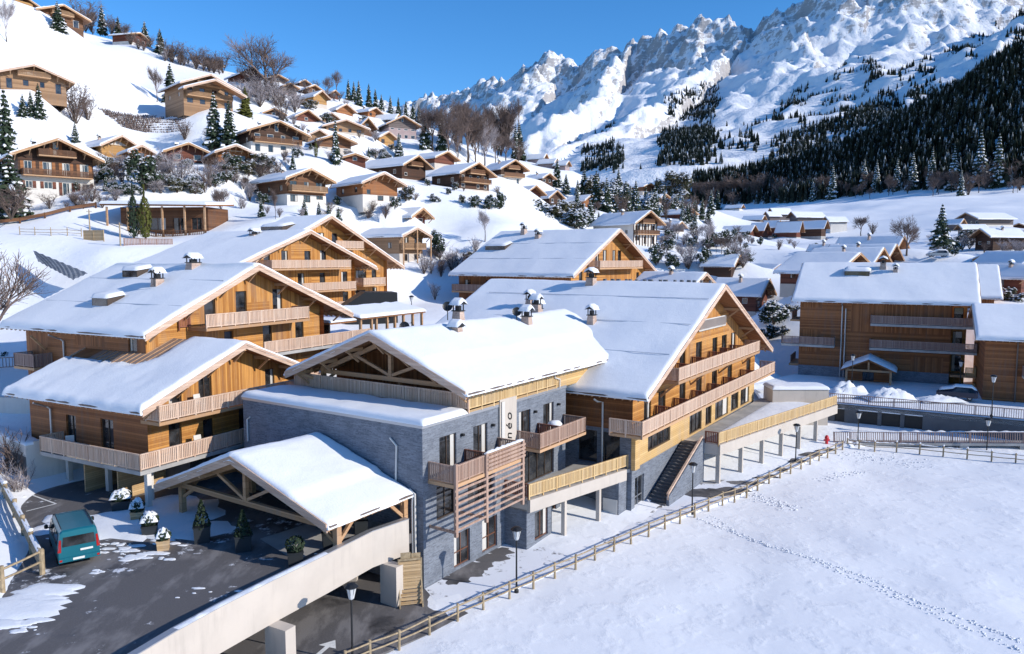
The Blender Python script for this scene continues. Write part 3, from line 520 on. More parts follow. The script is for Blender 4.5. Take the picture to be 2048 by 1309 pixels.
Zm = Zm + ((1 - np.abs(fbm(X + wx * .2, Y + wy * .2, 95, 4, 51) * 2 - 1)) - .7) * 70 * hgt * np.clip(1.2 - D0 / 1100, .15, 1) + 25 * hgt
floor_ = 60 + (fbm(X, Y, 300, 4, 7) - .5) * 40 + np.clip((Y - 1350) / 4000, 0, 1) * 120
Zm = np.where(Zm > floor_, Zm, floor_ + (Zm - floor_) * .02); Zm = Zm - np.clip((1500 - Y) / 150, 0, 1) * 60
sheet("mountains", xs, ys, Zm, M['mtn'])
MTX, MTY, MTZ = xs, ys, Zm
def mtn_z(x, y):
    i = np.clip(((np.asarray(x) - MTX[0]) / 11.0).astype(int), 0, len(MTX) - 1); j = np.clip(((np.asarray(y) - MTY[0]) / 11.0).astype(int), 0, len(MTY) - 1); return MTZ[j, i]
# ------------------------------------------------------------------ building kit
class Face:
    """a vertical wall plane in a building's own frame: 'u' runs along x at y = c, 'v' runs along y at x = c; sgn is the outward side"""
    def __init__(s, ax, c, sgn): s.ax, s.c, s.sgn = ax, c, sgn
    def P(s, t, z, off=0.0): return (t, s.c + s.sgn * off, z) if s.ax == 'u' else (s.c + s.sgn * off, t, z)
def fbox(mb, f, s0, s1, z0, z1, o0, o1):
    mb.hexa([f.P(s0, z0, o0), f.P(s1, z0, o0), f.P(s1, z0, o1), f.P(s0, z0, o1), f.P(s0, z1, o0), f.P(s1, z1, o0), f.P(s1, z1, o1), f.P(s0, z1, o1)])
def wall(mb, f, s0, s1, z0, top, ops=(), brk=(), depth=.2):
    """wall face with rectangular openings (sa, sb, za, zb) and their reveals; top is a height or a function of s"""
    tf = top if callable(top) else (lambda s_: top)
    ss = sorted(set([s0, s1] + [q for o in ops for q in o[:2]] + list(brk))); ss = [q for q in ss if s0 - 1e-6 <= q <= s1 + 1e-6]
    for a, b in zip(ss[:-1], ss[1:]):
        m = (a + b) / 2; hs = sorted([(o[2], o[3]) for o in ops if o[0] - 1e-6 <= m <= o[1] + 1e-6]); z = z0
        for (za, zb) in hs:
            if za > z + 1e-4: mb.quad(f.P(a, z), f.P(b, z), f.P(b, za), f.P(a, za))
            z = zb
        if min(tf(a), tf(b)) > z - 1e-4: mb.quad(f.P(a, z), f.P(b, z), f.P(b, max(z, tf(b))), f.P(a, max(z, tf(a))))
    for (sa, sb, za, zb) in [o[:4] for o in ops]:
        d = -depth
        mb.quad(f.P(sa, za), f.P(sb, za), f.P(sb, za, d), f.P(sa, za, d)); mb.quad(f.P(sa, zb), f.P(sb, zb), f.P(sb, zb, d), f.P(sa, zb, d))
        mb.quad(f.P(sa, za), f.P(sa, zb), f.P(sa, zb, d), f.P(sa, za, d)); mb.quad(f.P(sb, za), f.P(sb, zb), f.P(sb, zb, d), f.P(sb, za, d))
RNG = random.Random(3)
def window(par, f, o, mull=1, frame='frame', curtain=None, name='window', depth=.2, transom=False):
    sa, sb, za, zb = o; mb = MB(); t = .07; d0, d1 = -depth + .005, -depth + .075
    for (a, b, c, d) in [(sa, sa + t, za, zb), (sb - t, sb, za, zb), (sa + t, sb - t, za, za + t), (sa + t, sb - t, zb - t, zb)]: fbox(mb, f, a, b, c, d, d0, d1)
    for i in range(mull):
        x = sa + (sb - sa) * (i + 1) / (mull + 1); fbox(mb, f, x - .035, x + .035, za + t, zb - t, d0, d1 - .004)
    if transom: fbox(mb, f, sa + t, sb - t, za + .85, za + .92, d0, d1 - .008)
    w_ = mb.build(name, M[frame], par)
    g = MB(); g.quad(f.P(sa, za, -depth + .02), f.P(sb, za, -depth + .02), f.P(sb, zb, -depth + .02), f.P(sa, zb, -depth + .02)); g.build('pane', M['glass'], w_)
    if curtain is None: curtain = RNG.random() < .45
    if curtain:
        c = MB(); wd = (sb - sa) * RNG.uniform(.18, .34); side = RNG.random() < .5; x0 = sa + t if side else sb - t - wd
        n = 6
        for i in range(n):
            xa, xb = x0 + wd * i / n, x0 + wd * (i + 1) / n; oa, ob = (.028, .05) if i % 2 else (.05, .028)
            c.quad(f.P(xa, za + t, -depth + oa), f.P(xb, za + t, -depth + ob), f.P(xb, zb - t, -depth + ob), f.P(xa, zb - t, -depth + oa))
        c.build('curtain', M['curtain'], w_)
    return w_
def railing(mb, p, q, z, h=1.05, pitch=.135, bw=.095, post=1.35, thick=.03):
    """board railing between two plan points, floor at z"""
    p, q = Vector((p[0], p[1], 0)), Vector((q[0], q[1], 0)); L = (q - p).length; d = (q - p) / L; up = Vector((0, 0, 1))
    n = max(1, round(L / post))
    for i in range(n + 1):
        c = p + d * (L * i / n); mb.bar(c + up * (z - .18), c + up * (z + h + .03), .09, .09, d)
    mb.bar(p + up * (z + h), q + up * (z + h), .12, .07); mb.bar(p + up * (z + .12), q + up * (z + .12), .05, .08)
    k = int(L / pitch)
    for i in range(k):
        c = p + d * ((i + .5) * L / k); mb.bar(c + up * (z + .08), c + up * (z + h - .03), thick, bw, d)
def balcony(par, pts, z, depth_poly, rail_mat='rail', slab_mat='beam', thick=.2, h=1.05, extra=()):
    """slab polygon (plan), railing along the open polyline pts; extra = list of (p, q) partition rails"""
    mb = MB(); mb.prism(depth_poly, 'z', z - thick, z); b = mb.build('balcony', M[slab_mat], par)
    r = MB()
    for a, c in zip(pts[:-1], pts[1:]): railing(r, a, c, z, h)
    r.build('railing', M[rail_mat], b)
    for (a, c) in extra:
        e = MB(); railing(e, a, c, z, h); e.build('partition_railing', M['rail_red'], b)
    return b
def prof(d, r=.27):
    t = min(max(d, 0.0) / r, 1.0); return math.sqrt(max(0.0, 1 - (1 - t) ** 2))
def axis_pts(a, b, step, r=.38, extra=()):
    L = b - a; q = [a, a + .04, a + .12, a + .24, a + .4]; n = max(2, int((L - .8) / step)); q += [a + .4 + (L - .8) * i / n for i in range(1, n)] + [b - .4, b - .24, b - .12, b - .04, b]
    return sorted(set(q + [e for e in extra if a < e < b]))
def snow_guards(par, u_list, v0, v1, zf, T):
    """thin snow-stop pipes that crease the snow along the slope"""
    mb = MB()
    for u in u_list: mb.tube([(u, v0 + .4, zf(u) + T - .022), (u, v1 - .4, zf(u) + T - .022)], .034, 6)
    return mb.build('snow_guard', M['guard'], par)
def snow_gable(par, u0, u1, uc, v0, v1, zf, T=.36, step=.9, over=.1, rough=.05, seed=0.0, mat='snow', f0=True, f1=True, mask=None):
    """one continuous snow cover over a gable deck whose top height is zf(u)"""
    us = axis_pts(u0 - over, u1 + over, step, extra=[uc - .5, uc - .2, uc, uc + .2, uc + .5]); vs = axis_pts(v0 - over * .6, v1 + over * .6, step)
    mb = MB()
    def P(i, j):
        u, v = us[i], vs[j]; du = min(u - us[0], us[-1] - u); dv = min((v - vs[0]) if f0 else 9, (vs[-1] - v) if f1 else 9)
        z = zf(min(max(u, u0), u1)) + (u - u1 if u > u1 else u - u0 if u < u0 else 0) * 0
        if abs(u - uc) < .5: z = zf(uc) - (zf(uc) - (zf(uc - .5) + zf(uc + .5)) / 2) * (.5 + .5 * ((u - uc) / .5) ** 2)
        e = prof(du) * prof(dv)
        if mask: e *= mask(u, v)
        nz = noise.noise((u * .28 + seed, v * .28, seed)) * rough * 2.2 + noise.noise((u * 1.7, v * 1.7, seed + 5)) * rough
        sag = -.10 * (1 - e) if du < .4 else 0
        if du < .3: u += (1 if u > uc else -1) * (.05 + .11 * noise.noise((v * .9, seed, u1)) + .05 * noise.noise((v * 3.1, seed, 2)))
        if dv < .3: v += (1 if v > (v0 + v1) / 2 else -1) * .06 * noise.noise((u * 1.1, seed, 9))
        return (u, v, z - .03 + (T + nz) * e + sag)
    mb.grid(P, len(us), len(vs))
    n = len(us); m = len(vs); base = []
    # skirt down to the deck
    ring = [(i, 0) for i in range(n)] + [(n - 1, j) for j in range(1, m)] + [(i, m - 1) for i in range(n - 2, -1, -1)] + [(0, j) for j in range(m - 2, 0, -1)]
    vs_ = [P(*q) for q in ring]; k = len(ring); mb.add([p for p in vs_] + [(p[0] * .999 + uc * .001, p[1], p[2] - .1) for p in vs_], [(i, (i + 1) % k, k + (i + 1) % k, k + i) for i in range(k)])
    return mb.build('snow_cover', M[mat], par, smooth=True)
def gable_fn(u0, z0, uc, zc, u1, z1):
    return lambda u: z0 + (zc - z0) * (u - u0) / (uc - u0) if u <= uc else zc + (z1 - zc) * (u - uc) / (u1 - uc)
def gable_roof(par, u0, z0, uc, zc, u1, z1, v0, v1, snow=.30, t=.24, step=.9, board=.36, rafters=True, purlins=True, back=True, mat='soffit', fas='fascia', eaves=(True, True), mask=None):
    """z0, zc, z1: heights of the SNOW surface; the deck lies a snow depth below"""
    snow = min(snow, .34); s = snow; zf = gable_fn(u0, z0 - s, uc, zc - s, u1, z1 - s); a, c, b = zf(u0), zf(uc), zf(u1)
    mb = MB(); mb.prism([(u0, a), (uc, c), (u1, b), (u1, b - t), (uc, c - t), (u0, a - t)], 'y', v0, v1); rf = mb.build('roof', M[mat], par)
    for v_, sg in ([(v0, -1)] + ([(v1, 1)] if back else [])):
        f = MB(); y0, y1 = (v_ - .07, v_ - .005) if sg < 0 else (v_ + .005, v_ + .07)
        for (ua, za, ub, zb) in ((u0, a, uc, c), (uc, c, u1, b)):
            f.prism([(ua, za + .05), (ub, zb + .05), (ub, zb - board), (ua, za - board)], 'y', y0, y1)
            y2, y3 = (y0 - .045, y0 - .003) if sg < 0 else (y1 + .003, y1 + .045)
            f.prism([(ua, za + .07), (ub, zb + .07), (ub, zb - .10), (ua, za - .10)], 'y', y2, y3)
        f.build('bargeboard', M[fas], rf)
    g = MB()
    for (ue, ze, sg) in ((u0, a, -1), (u1, b, 1)):
        if (sg < 0 and not eaves[0]) or (sg > 0 and not eaves[1]): continue
        g.tube([(ue + sg * .08, v0 + .02, ze - .1), (ue + sg * .08, v1 - .02, ze - .1)], .075, 6)
    g.each('gutter', M['gutter'], rf)
    if rafters:
        r = MB()
        for (ue, ze, sg) in ((u0, a, -1), (u1, b, 1)):
            if (sg < 0 and not eaves[0]) or (sg > 0 and not eaves[1]): continue
            sl = (c - ze) / (uc - ue); n = int((v1 - v0) / .62)
            for i in range(n + 1):
                v_ = v0 + .12 + (v1 - v0 - .24) * i / n; ul = ue - sg * 1.25
                r.bar((ue - sg * .03, v_, ze - t - .075 + sl * (-sg * .03)), (ul, v_, ze - t - .075 + sl * (ul - ue)), .09, .15)
        r.build('rafter', M['beam'], rf)
    if purlins:
        r = MB()
        for k_ in (.12, .42, .72):
            for (ue, ze) in ((u0, a), (u1, b)):
                ux = ue + (uc - ue) * k_; zx = zf(ux) - t - .13; r.bar((ux, v0 + .1, zx), (ux, v0 + 1.6, zx), .18, .24)
                r.bar((ux, v0 + .25, zx - .1), (ux, v0 + 1.25, zx - .85), .12, .12)
        zx = c - t - .14; r.bar((uc, v0 + .05, zx), (uc, v0 + 1.6, zx), .2, .28); r.bar((uc, v0 + .2, zx - .1), (uc, v0 + 1.25, zx - 1.0), .14, .14); r.each('purlin', M['beam'], rf)
    snow_gable(rf, u0, u1, uc, v0, v1, zf, s, step, seed=u1 + v1, mask=mask)
    return rf, (lambda u: zf(u) - t - .01)
def chimney(par, u, v, z, h=1.9, w_=.62, top='house', dish=False):
    h *= .74; w_ *= .85
    mb = MB(); b, t = w_, w_ * .62
    mb.hexa([(u - b, v - b * .8, z - 1.2), (u + b, v - b * .8, z - 1.2), (u + b, v + b * .8, z - 1.2), (u - b, v + b * .8, z - 1.2), (u - t, v - t * .8, z + h * .55), (u + t, v - t * .8, z + h * .55), (u + t, v + t * .8, z + h * .55), (u - t, v + t * .8, z + h * .55)])
    c = mb.build('chimney', M['chim'], par)
    k = MB(); zt = z + h * .55
    k.box(u - t - .08, u + t + .08, v - t * .8 - .08, v + t * .8 + .08, zt + .002, zt + .07)
    for sx in (-1, 1):
        for sy in (-1, 1): k.bar((u + sx * t * .9, v + sy * t * .7, zt + .05), (u + sx * t * .9, v + sy * t * .7, zt + h * .33), .07, .07)
    k.box(u - t * .55, u + t * .55, v - t * .45, v + t * .45, zt + .07, zt + h * .26)
    k.prism([(v - t - .12, zt + h * .33), (v, zt + h * .33 + .26), (v + t + .12, zt + h * .33), (v, zt + h * .33 + .02)], 'x', u - t - .14, u + t + .14)
    k.build('chimney_cap', M['dark'], c)
    s = MB(); us = [u - t - .2 + (2 * t + .4) * i / 8 for i in range(9)]; vs = [v - t - .2 + (2 * t + .4) * i / 8 for i in range(9)]
    s.grid(lambda i, j: (us[i], vs[j], zt + h * .33 + .27 - .26 * abs(vs[j] - v) / (t + .12) + .24 * prof(min(us[i] - us[0], us[-1] - us[i]), .16) * prof(min(vs[j] - vs[0], vs[-1] - vs[j]), .16)), 9, 9)
    s.build('snow_cap', M['snow'], c, smooth=True)
    if dish: dish_on(c, u - w_ - .1, v - .5, z + .7)
    return c
def dish_on(par, u, v, z):
    d = MB(); ax = Vector((.55, -.75, .35)).normalized(); x = ax.cross(Vector((0, 0, 1))).normalized(); y = x.cross(ax); c = Vector((u, v, z + .5)); vs = [c]; fs = []
    for r, o in ((.16, .02), (.28, .05), (.38, .1)):
        for k in range(14):
            t = 2 * math.pi * k / 14; vs.append(c + (x * math.cos(t) + y * math.sin(t)) * r + ax * o)
    for k in range(14): fs.append((0, 1 + k, 1 + (k + 1) % 14))
    for q in range(2):
        for k in range(14): fs.append((1 + q * 14 + k, 1 + q * 14 + (k + 1) % 14, 1 + (q + 1) * 14 + (k + 1) % 14, 1 + (q + 1) * 14 + k))
    d.add(vs, fs); d.bar((u, v, z - .5), (u, v, z + .45), .05, .05); d.bar(c - y * .45 + ax * .1, c + ax * .5, .03, .03); d.box(u + ax.x * .5 - .05, u + ax.x * .5 + .05, v + ax.y * .5 - .05, v + ax.y * .5 + .05, z + .6, z + .72)
    return d.build('satellite_dish', M['dark'], par)
def skylight(par, u, v, zf, w_=2.0, d=1.5, h=.75):
    """raised roof vent, glazed on the sides, snow on top"""
    mb = MB(); z0, z1 = zf(u - d / 2), zf(u + d / 2)
    mb.hexa([(u - d / 2, v - w_ / 2, z0 - .3), (u + d / 2, v - w_ / 2, z1 - .3), (u + d / 2, v + w_ / 2, z1 - .3), (u - d / 2, v + w_ / 2, z0 - .3), (u - d / 2, v - w_ / 2, z0 + h + .2), (u + d / 2, v - w_ / 2, z1 + .5), (u + d / 2, v + w_ / 2, z1 + .5), (u - d / 2, v + w_ / 2, z0 + h + .2)])
    k = mb.build('skylight', M['frame'], par)
    g = MB(); fv = Face('v', u - d / 2, -1); g.quad(fv.P(v - w_ / 2 + .1, z0 + .15, .006), fv.P(v + w_ / 2 - .1, z0 + .15, .006), fv.P(v + w_ / 2 - .1, z0 + h + .1, .006), fv.P(v - w_ / 2 + .1, z0 + h + .1, .006)); g.build('pane', M['glass'], k)
    s = MB(); us = [u - d / 2 - .15 + (d + .3) * i / 9 for i in range(10)]; vs = [v - w_ / 2 - .15 + (w_ + .3) * i / 9 for i in range(10)]
    zt = lambda x: z0 + h + .2 + (z1 + .5 - z0 - h - .2) * (x - u + d / 2) / d
    s.grid(lambda i, j: (us[i], vs[j], zt(us[i]) - .02 + .3 * prof(min(us[i] - us[0], us[-1] - us[i]), .25) * prof(min(vs[j] - vs[0], vs[-1] - vs[j]), .25)), 10, 10); s.build('snow_cap', M['snow'], k, smooth=True)
    return k
def flat_snow(par, poly_fn, nx, ny, T=.3, name='snow_cover', mat='snow', r=.3, rough=.06):
    """poly_fn(s, t) -> plan point and base height over the unit square"""
    mb = MB(); P00, P10, P01 = Vector(poly_fn(0, 0)), Vector(poly_fn(1, 0)), Vector(poly_fn(0, 1)); Lx, Ly = (P10 - P00).length, (P01 - P00).length
    ss = [q / Lx for q in axis_pts(0, Lx, Lx / nx)]; ts = [q / Ly for q in axis_pts(0, Ly, Ly / ny)]
    def P(i, j):
        p = poly_fn(ss[i], ts[j]); e = prof(min(ss[i], 1 - ss[i]) * Lx, r) * prof(min(ts[j], 1 - ts[j]) * Ly, r)
        return (p[0], p[1], p[2] + (T + noise.noise((p[0] * .8, p[1] * .8, 3)) * rough * 2) * e)
    mb.grid(P, len(ss), len(ts)); return mb.build(name, M[mat], par, smooth=True)
def rz_of(th): return R(90 - th)
# ------------------------------------------------------------------ stone wing of the hotel  (x = out of the long facade, y = along it)
C1 = at_z(848, 1180, 0.0); TG = 123.8
S = thing('hotel_wing', "grey stone hotel wing with snowy gable roof, open roof terrace and vertical white sign", 'hotel building', C1, rz_of(TG))
fr = Face('v', 0.0, 1); fl = Face('u', 0.0, -1)
ops3 = [(1.5, 3.1, 6.5, 8.6), (4.8, 6.3, 6.5, 8.62), (9.95, 11.4, 6.5, 8.65), (13.1, 14.55, 6.5, 8.65)]
ops2 = [(1.2, 3.0, 3.7, 6.0), (4.2, 6.9, 3.7, 5.9), (10.4, 14.6, 3.42, 5.75)]
ops1 = [(2.8, 4.4, .25, 2.35), (5.7, 7.35, .25, 2.35), (12.0, 12.9, .1, 2.3), (13.6, 15.0, .1, 2.3), (15.6, 16.2, .1, 2.3)]
mb = MB(); wall(mb, fr, 0, 16.3, -.4, 9.55, ops3 + ops2 + ops1); wall(mb, fl, -16, 0, -.4, 9.55); mb.quad((-16, 0, -.4), (-16, 16, -.4), (-16, 16, 9.55), (-16, 0, 9.55)); mb.quad((0, 16.3, -.4), (-4, 16.3, -.4), (-4, 16.3, 9.55), (0, 16.3, 9.55))
mb.quad((-16, 0, 9.54), (0, 0, 9.54), (0, 16.3, 9.54), (-16, 16.3, 9.54)); mb.each('stone_wall', M['slate'], S)
for o in ops3: window(S, fr, o, curtain=True)
for o in ops2: window(S, fr, o, mull=3 if o[1] - o[0] > 3 else 1, curtain=False)
for o in ops1[:2]: window(S, fr, o, frame='frame_brown', curtain=True, transom=True, name='door')
for o in ops1[2:]: window(S, fr, o, frame='frame_brown', mull=0, transom=True, name='door')
mb = MB(); mb.box(-16.05, .06, -.06, .0, 9.42, 9.62); mb.box(.003, .06, .0, 16.3, 9.42, 9.62); mb.build('roof_trim', M['zinc'], S)
flat_snow(S, lambda s, t: (-16.1 + 16.25 * s, -.1 + 4.2 * t, 9.6), 20, 6, .34)
b = balcony(S, [(-15.7, 4.25), (.05, 4.25)], 9.75, [(-15.7, 4.2), (.05, 4.2), (.05, 8), (-15.7, 8)], 'rail', 'boards_raw', .15, h=1.0)
b = balcony(S, [(.04, 4.3), (.04, 14.8)], 9.75, [(-3, 4.3), (.08, 4.3), (.08, 14.8), (-3, 14.8)], 'pine', 'boards_raw', .14, h=1.0)
slid = lambda x0, f: (lambda u, v: 1 - (1 - f) * min(1, max(0, (u - x0 + .12 * noise.noise((v * .6, 1, 7))) / .18)))
rf, und = gable_roof(S, -15.2, 11.3, -6.9, 14.5, .85, 11.45, 3.0, 28.0, .34, board=.42, back=False, step=.5, mask=slid(-2.3, .6))
mb = MB(); wall(mb, Face('u', 7.6, -1), -15, -.3, 9.6, und, brk=[-6.9]); wall(mb, Face('v', -2.4, 1), 7.6, 14.8, 9.6, lambda s_: und(-2.4)); wall(mb, Face('u', 14.8, -1), -2.4, 0, 9.6, lambda s_: und(s_)); mb.build('timber_wall', M['larch_shaded'], S)
mb = MB(); wall(mb, fr, 14.8, 20.2, 9.55, lambda s_: und(0.0)); mb.build('pine_wall', M['pine_h'], S)
mb = MB(); y = 4.9                                     # open gable truss
mb.bar((-13.2, y, 11.0), (-.6, y, 11.0), .24, .3)
for x0 in (-13.4, -.5): mb.bar((x0, y, 9.6), (x0, y, und(x0) - .05), .28, .28, (0, 1, 0))
for x0, x1 in ((-13.6, -7.1), (-.3, -6.7)): mb.bar((x0, y, 11.0), (x1, y, 13.55), .24, .3)
mb.bar((-6.9, y, 11.1), (-6.9, y, 13.6), .26, .26, (0, 1, 0)); mb.bar((-6.9, y, 11.2), (-10.0, y, 12.3), .18, .2); mb.bar((-6.9, y, 11.2), (-3.8, y, 12.3), .18, .2)
for x0, sg in ((-13.4, -1), (-.5, 1)): mb.bar((x0, y, 10.2), (x0 + sg * .9, y - 1.4, und(x0 + sg * .9) - .15), .18, .2); mb.bar((x0, y, 10.2), (x0 - sg * 1.3, y, 11.0), .16, .18)
mb.bar((-6.9, y, 12.6), (-6.9, y - 1.6, 13.75), .2, .24); mb.bar((-7.0, y + 1, 9.6), (-7.0, y + 1, 11.0), .2, .2); mb.build('truss', M['beam'], S)
mb = MB(); fbox(mb, fr, 7.5, 9.45, 6.0, 9.88, .01, .14); sg = mb.build('sign', M['cream'], S)
tx = bpy.data.curves.new('lettering', 'FONT'); tx.body = "linéo"; tx.size = 1.0; tx.shear = .25; tx.extrude = .012; tx.space_character = 1.3; tx.materials.append(M['dark'])
to = bpy.data.objects.new('lettering', tx); COL.objects.link(to); to.parent = sg; to.matrix_local = Matrix(((0, 0, 1, .156), (0, -1, 0, 0), (1, 0, 0, 0), (0, 0, 0, 1)))
to.matrix_local = Matrix.Translation((.156, 8.85, 6.3)) @ Matrix(((0, 0, 1, 0), (0, -1, 0, 0), (1, 0, 0, 0), (0, 0, 0, 1))); bpy.context.view_layer.update(); tm = bpy.data.meshes.new_from_object(to); mx = to.matrix_local.copy(); bpy.data.objects.remove(to); to = bpy.data.objects.new('lettering', tm); COL.objects.link(to); to.parent = sg; to.matrix_local = mx
mb = MB(); fbox(mb, fr, 7.62, 7.95, 7.2, 9.75, .15, .22); mb.build('lamp_strip', M['curtain'], sg)
b = balcony(S, [(.02, .5), (1.86, .5), (1.86, 7.4), (.02, 7.4)], 6.35, [(0, .45), (1.92, .45), (1.92, 7.45), (0, 7.45)], 'rail_pink', 'beam', extra=[((.05, 3.9), (1.8, 3.9))])
mb = MB()
for u in (.55, 3.45, 7.4): mb.bar((1.95, u, 3.35), (1.95, u, 7.55), .17, .2, (0, 1, 0)); mb.bar((.02, u, 3.6), (1.95, u, 3.6), .12, .14)
for i in range(7): z = 3.75 + .38 * i; mb.bar((2.0, .4, z), (2.0, 7.55, z), .05, .13)
for i in range(4): z = 6.55 + .24 * i; mb.bar((2.06, 3.5, z), (2.06, 7.55, z), .05, .15)
sc_ = mb.build('louvre_screen', M['rail_pink'], S)
mb = MB(); mb.grid(lambda i, j: (1.86 + .09 * j, 3.3 + 4.25 * i / 30, 7.52 + (.13 + .07 * noise.noise((i * .5, 1, 2))) * (1 - abs(j - 1)) * prof(min(i, 30 - i) / 10)), 31, 3); mb.build('snow_ridge', M['snow'], sc_, smooth=True)
b = balcony(S, [(.02, 9.6), (1.86, 9.6), (1.86, 15.9), (.02, 15.9)], 6.4, [(0, 9.55), (1.92, 9.55), (1.92, 15.95), (0, 15.95)], 'rail_pink', 'beam', extra=[((.05, 12.3), (1.8, 12.3))])
mb = MB(); mb.lathe((.9, 13.2, 7.3), [(.02, .3), (.35, .27), (.5, .12), (.52, 0), (.45, -.05)], 12); mb.build('snow_heap', M['snow'], b, smooth=True)
mb = MB()                                                # lower terrace over the ground-floor doors
mb.prism([(0, 8.2), (1.87, 8.2), (4.0, 18.2), (4.3, 18.7), (0, 18.7)], 'z', 3.1, 3.35); tr_ = mb.build('terrace', M['concrete'], S)
mb = MB(); d = Vector((2.13, 10, 0)).normalized(); mb.bar((1.92, 8.2, 3.0), (4.05, 18.2, 3.0), .25, .84); mb.box(0, 1.8, 8.2, 8.4, 2.6, 3.42); mb.build('parapet_beam', M['cream'], tr_)
mb = MB(); railing(mb, (1.9, 8.25), (4.05, 18.6), 3.5, .9, pitch=.14); mb.build('railing', M['pine'], tr_)
mb = MB(); railing(mb, (.05, 8.25), (1.85, 8.25), 3.5, .9, pitch=.14); mb.build('railing', M['rail_red'], tr_)
mb = MB()
for (u, x) in ((11.68, 2.55), (15.35, 3.3)): mb.box(x - .14, x + .14, u - .14, u + .14, -.2, 2.62)
mb.each('post', M['cream'], tr_)
mb = MB(); f2 = Face('v', 1.75, 1); o2 = [(9.2, 10.9, .3, 2.2)]; wall(mb, f2, 8.2, 11.4, -.4, 2.7, o2); wall(mb, Face('u', 8.2, -1), 0, 1.75, -.4, 2.7); mb.quad((1.75, 11.4, -.4), (0, 11.4, -.4), (0, 11.4, 2.7), (1.75, 11.4, 2.7)); mb.box(2.6, 4.0, 17.2, 18.5, -.4, 2.6); mb.each('stone_wall', M['slate'], S)
window(S, f2, o2[0], frame='frame_brown', curtain=True)
mb = MB(); fbox(mb, Face('u', 17.2, -1), 2.75, 3.9, .1, 1.3, .003, .05); mb.build('white_panel', M['white'], S)
chimney(S, -7.1, 12.5, 14.2, 2.1, dish=True); chimney(S, -5.2, 19.0, 13.5, 2.0, dish=True); chimney(S, -7.4, 24.0, 14.2, 1.9); chimney(S, -5.5, 3.2 + 7, 14.0, .3)
dish_on(S, -9.6, 9.3, 13.5)
mb = MB(); mb.tube([(.12, 14.5, 11.0), (.12, 14.5, 10.4), (.12, 15.2, 10.2), (.12, 15.2, 9.6)], .06, 6); mb.tube([(-.9, -.12, 5.8), (-.5, -.12, 5.6), (-.5, -.12, .1)], .07, 8); mb.tube([(-2.4, -.08, 8.6), (-1.9, -.08, 8.2), (-1.95, -.08, 7.0), (-2.0, -.08, 5.9)], .06, 6); mb.tube([(-15.2, -.08, 8.3), (-15.5, -.08, 8.1), (-15.5, -.08, 6.6)], .06, 6); mb.each('downpipe', M['white'], S)
for u in (3.5, 6.7, 11.8, 15.0):
    mb = MB(); fbox(mb, fr, u, u + .18, 8.3, 8.45, 0.002, .22); mb.build('wall_lamp', M['dark'], S)
for (u, v) in ((1.95, 1.2), (1.0, 4.9)):
    mb = MB(); fbox(mb, fr, 3.0 + u, 3.5 + u, 3.9, 4.2, .25, .6)
# ------------------------------------------------------------------ gabled main building
OM = Vector((9.66, 52.82, 0)); TM = 33.0
Mh = thing('main_hotel', "largest hotel building with steep snow-covered roof, orange larch gable and two long balconies", 'hotel building', OM, rz_of(TM))
rf, und = gable_roof(Mh, 0, 9.4, 17.5, 16.95, 35.0, 9.4, 0.0, 25.6, .36, step=1.0, board=.42)
snow_guards(rf, (5.2, 9.8, 14.2), 0, 24, gable_fn(0, 9.4, 17.5, 16.95, 35, 9.4), .0)
ff = Face('u', 1.6, -1); fL = Face('v', 1.1, -1)
up = [(10.6, 12.0, 9.42, 11.55), (14.65, 16.2, 9.42, 11.55), (19.2, 20.65, 9.42, 11.55), (22.0, 23.55, 9.42, 11.55), (25.0, 26.5, 9.42, 11.55)]
mid = [(3.2, 4.6, 6.45, 8.3), (6.05, 7.6, 6.45, 8.4), (10.75, 12.2, 6.45, 8.45), (14.9, 16.4, 6.45, 8.45), (19.25, 20.8, 6.45, 8.45), (24.1, 25.6, 6.45, 8.45), (30.7, 32.3, 6.45, 8.45)]
low = [(4.1, 8.8, 4.0, 5.5), (13.4, 16.6, 3.45, 5.5), (17.7, 19.4, 3.45, 5.4), (20.5, 24.6, 3.45, 5.5), (25.5, 28.1, 3.45, 5.5), (28.9, 32.1, 3.45, 5.5)]
mb = MB(); wall(mb, ff, 1.1, 34, 6.2, und, up + mid, [17.5]); mb.quad((34, 1.6, 0), (34, 24.5, 0), (34, 24.5, und(34)), (34, 1.6, und(34)))
mb.build('larch_wall', M['larch'], Mh)
mb = MB(); wall(mb, fL, 1.6, 24.5, 6.2, lambda s_: und(1.1)); mb.each('side_wall', M['larch_h_shaded'], Mh)
mb = MB(); wall(mb, ff, 1.1, 34, 3.3, 6.2, low); mb.quad((34, 1.6, 3.3), (34, 8, 3.3), (34, 8, 6.2), (34, 1.6, 6.2)); mb.box(1.0, 1.9, 1.3, 1.62, 3.3, 6.2); mb.build('pine_wall', M['pine_h'], Mh)
sl = [(1.9, 3.6, 0.0, 2.45)] + [(13.6 + 3.6 * i, 15.6 + 3.6 * i, .3, 2.3) for i in range(5)]; sd_ = [(2.6, 4.1, 3.45, 5.9), (4.5, 6.1, 3.45, 5.9)]
mb = MB(); wall(mb, Face('u', 1.68, -1), 1.1, 34, -.4, 3.32, sl); wall(mb, fL, 1.6, 9, -.4, 6.2, sd_); mb.build('stone_plinth', M['slate'], Mh)
for o in up + mid: window(Mh, ff, o, mull=1)
for o in low: window(Mh, ff, o, mull=max(1, round((o[1] - o[0]) / 1.2) - 1), curtain=o[0] > 20)
for o in sd_: window(Mh, fL, o, mull=0, curtain=False)
window(Mh, Face('u', 1.68, -1), sl[0], mull=1, frame='zinc', curtain=False, name='door', transom=True)
for o in sl[1:]: window(Mh, Face('u', 1.68, -1), o, mull=1, curtain=False)
ext = [((u, 1.5), (u, .12)) for u in (5.3, 9.2, 13.5, 17.8, 22.4, 28.2)]
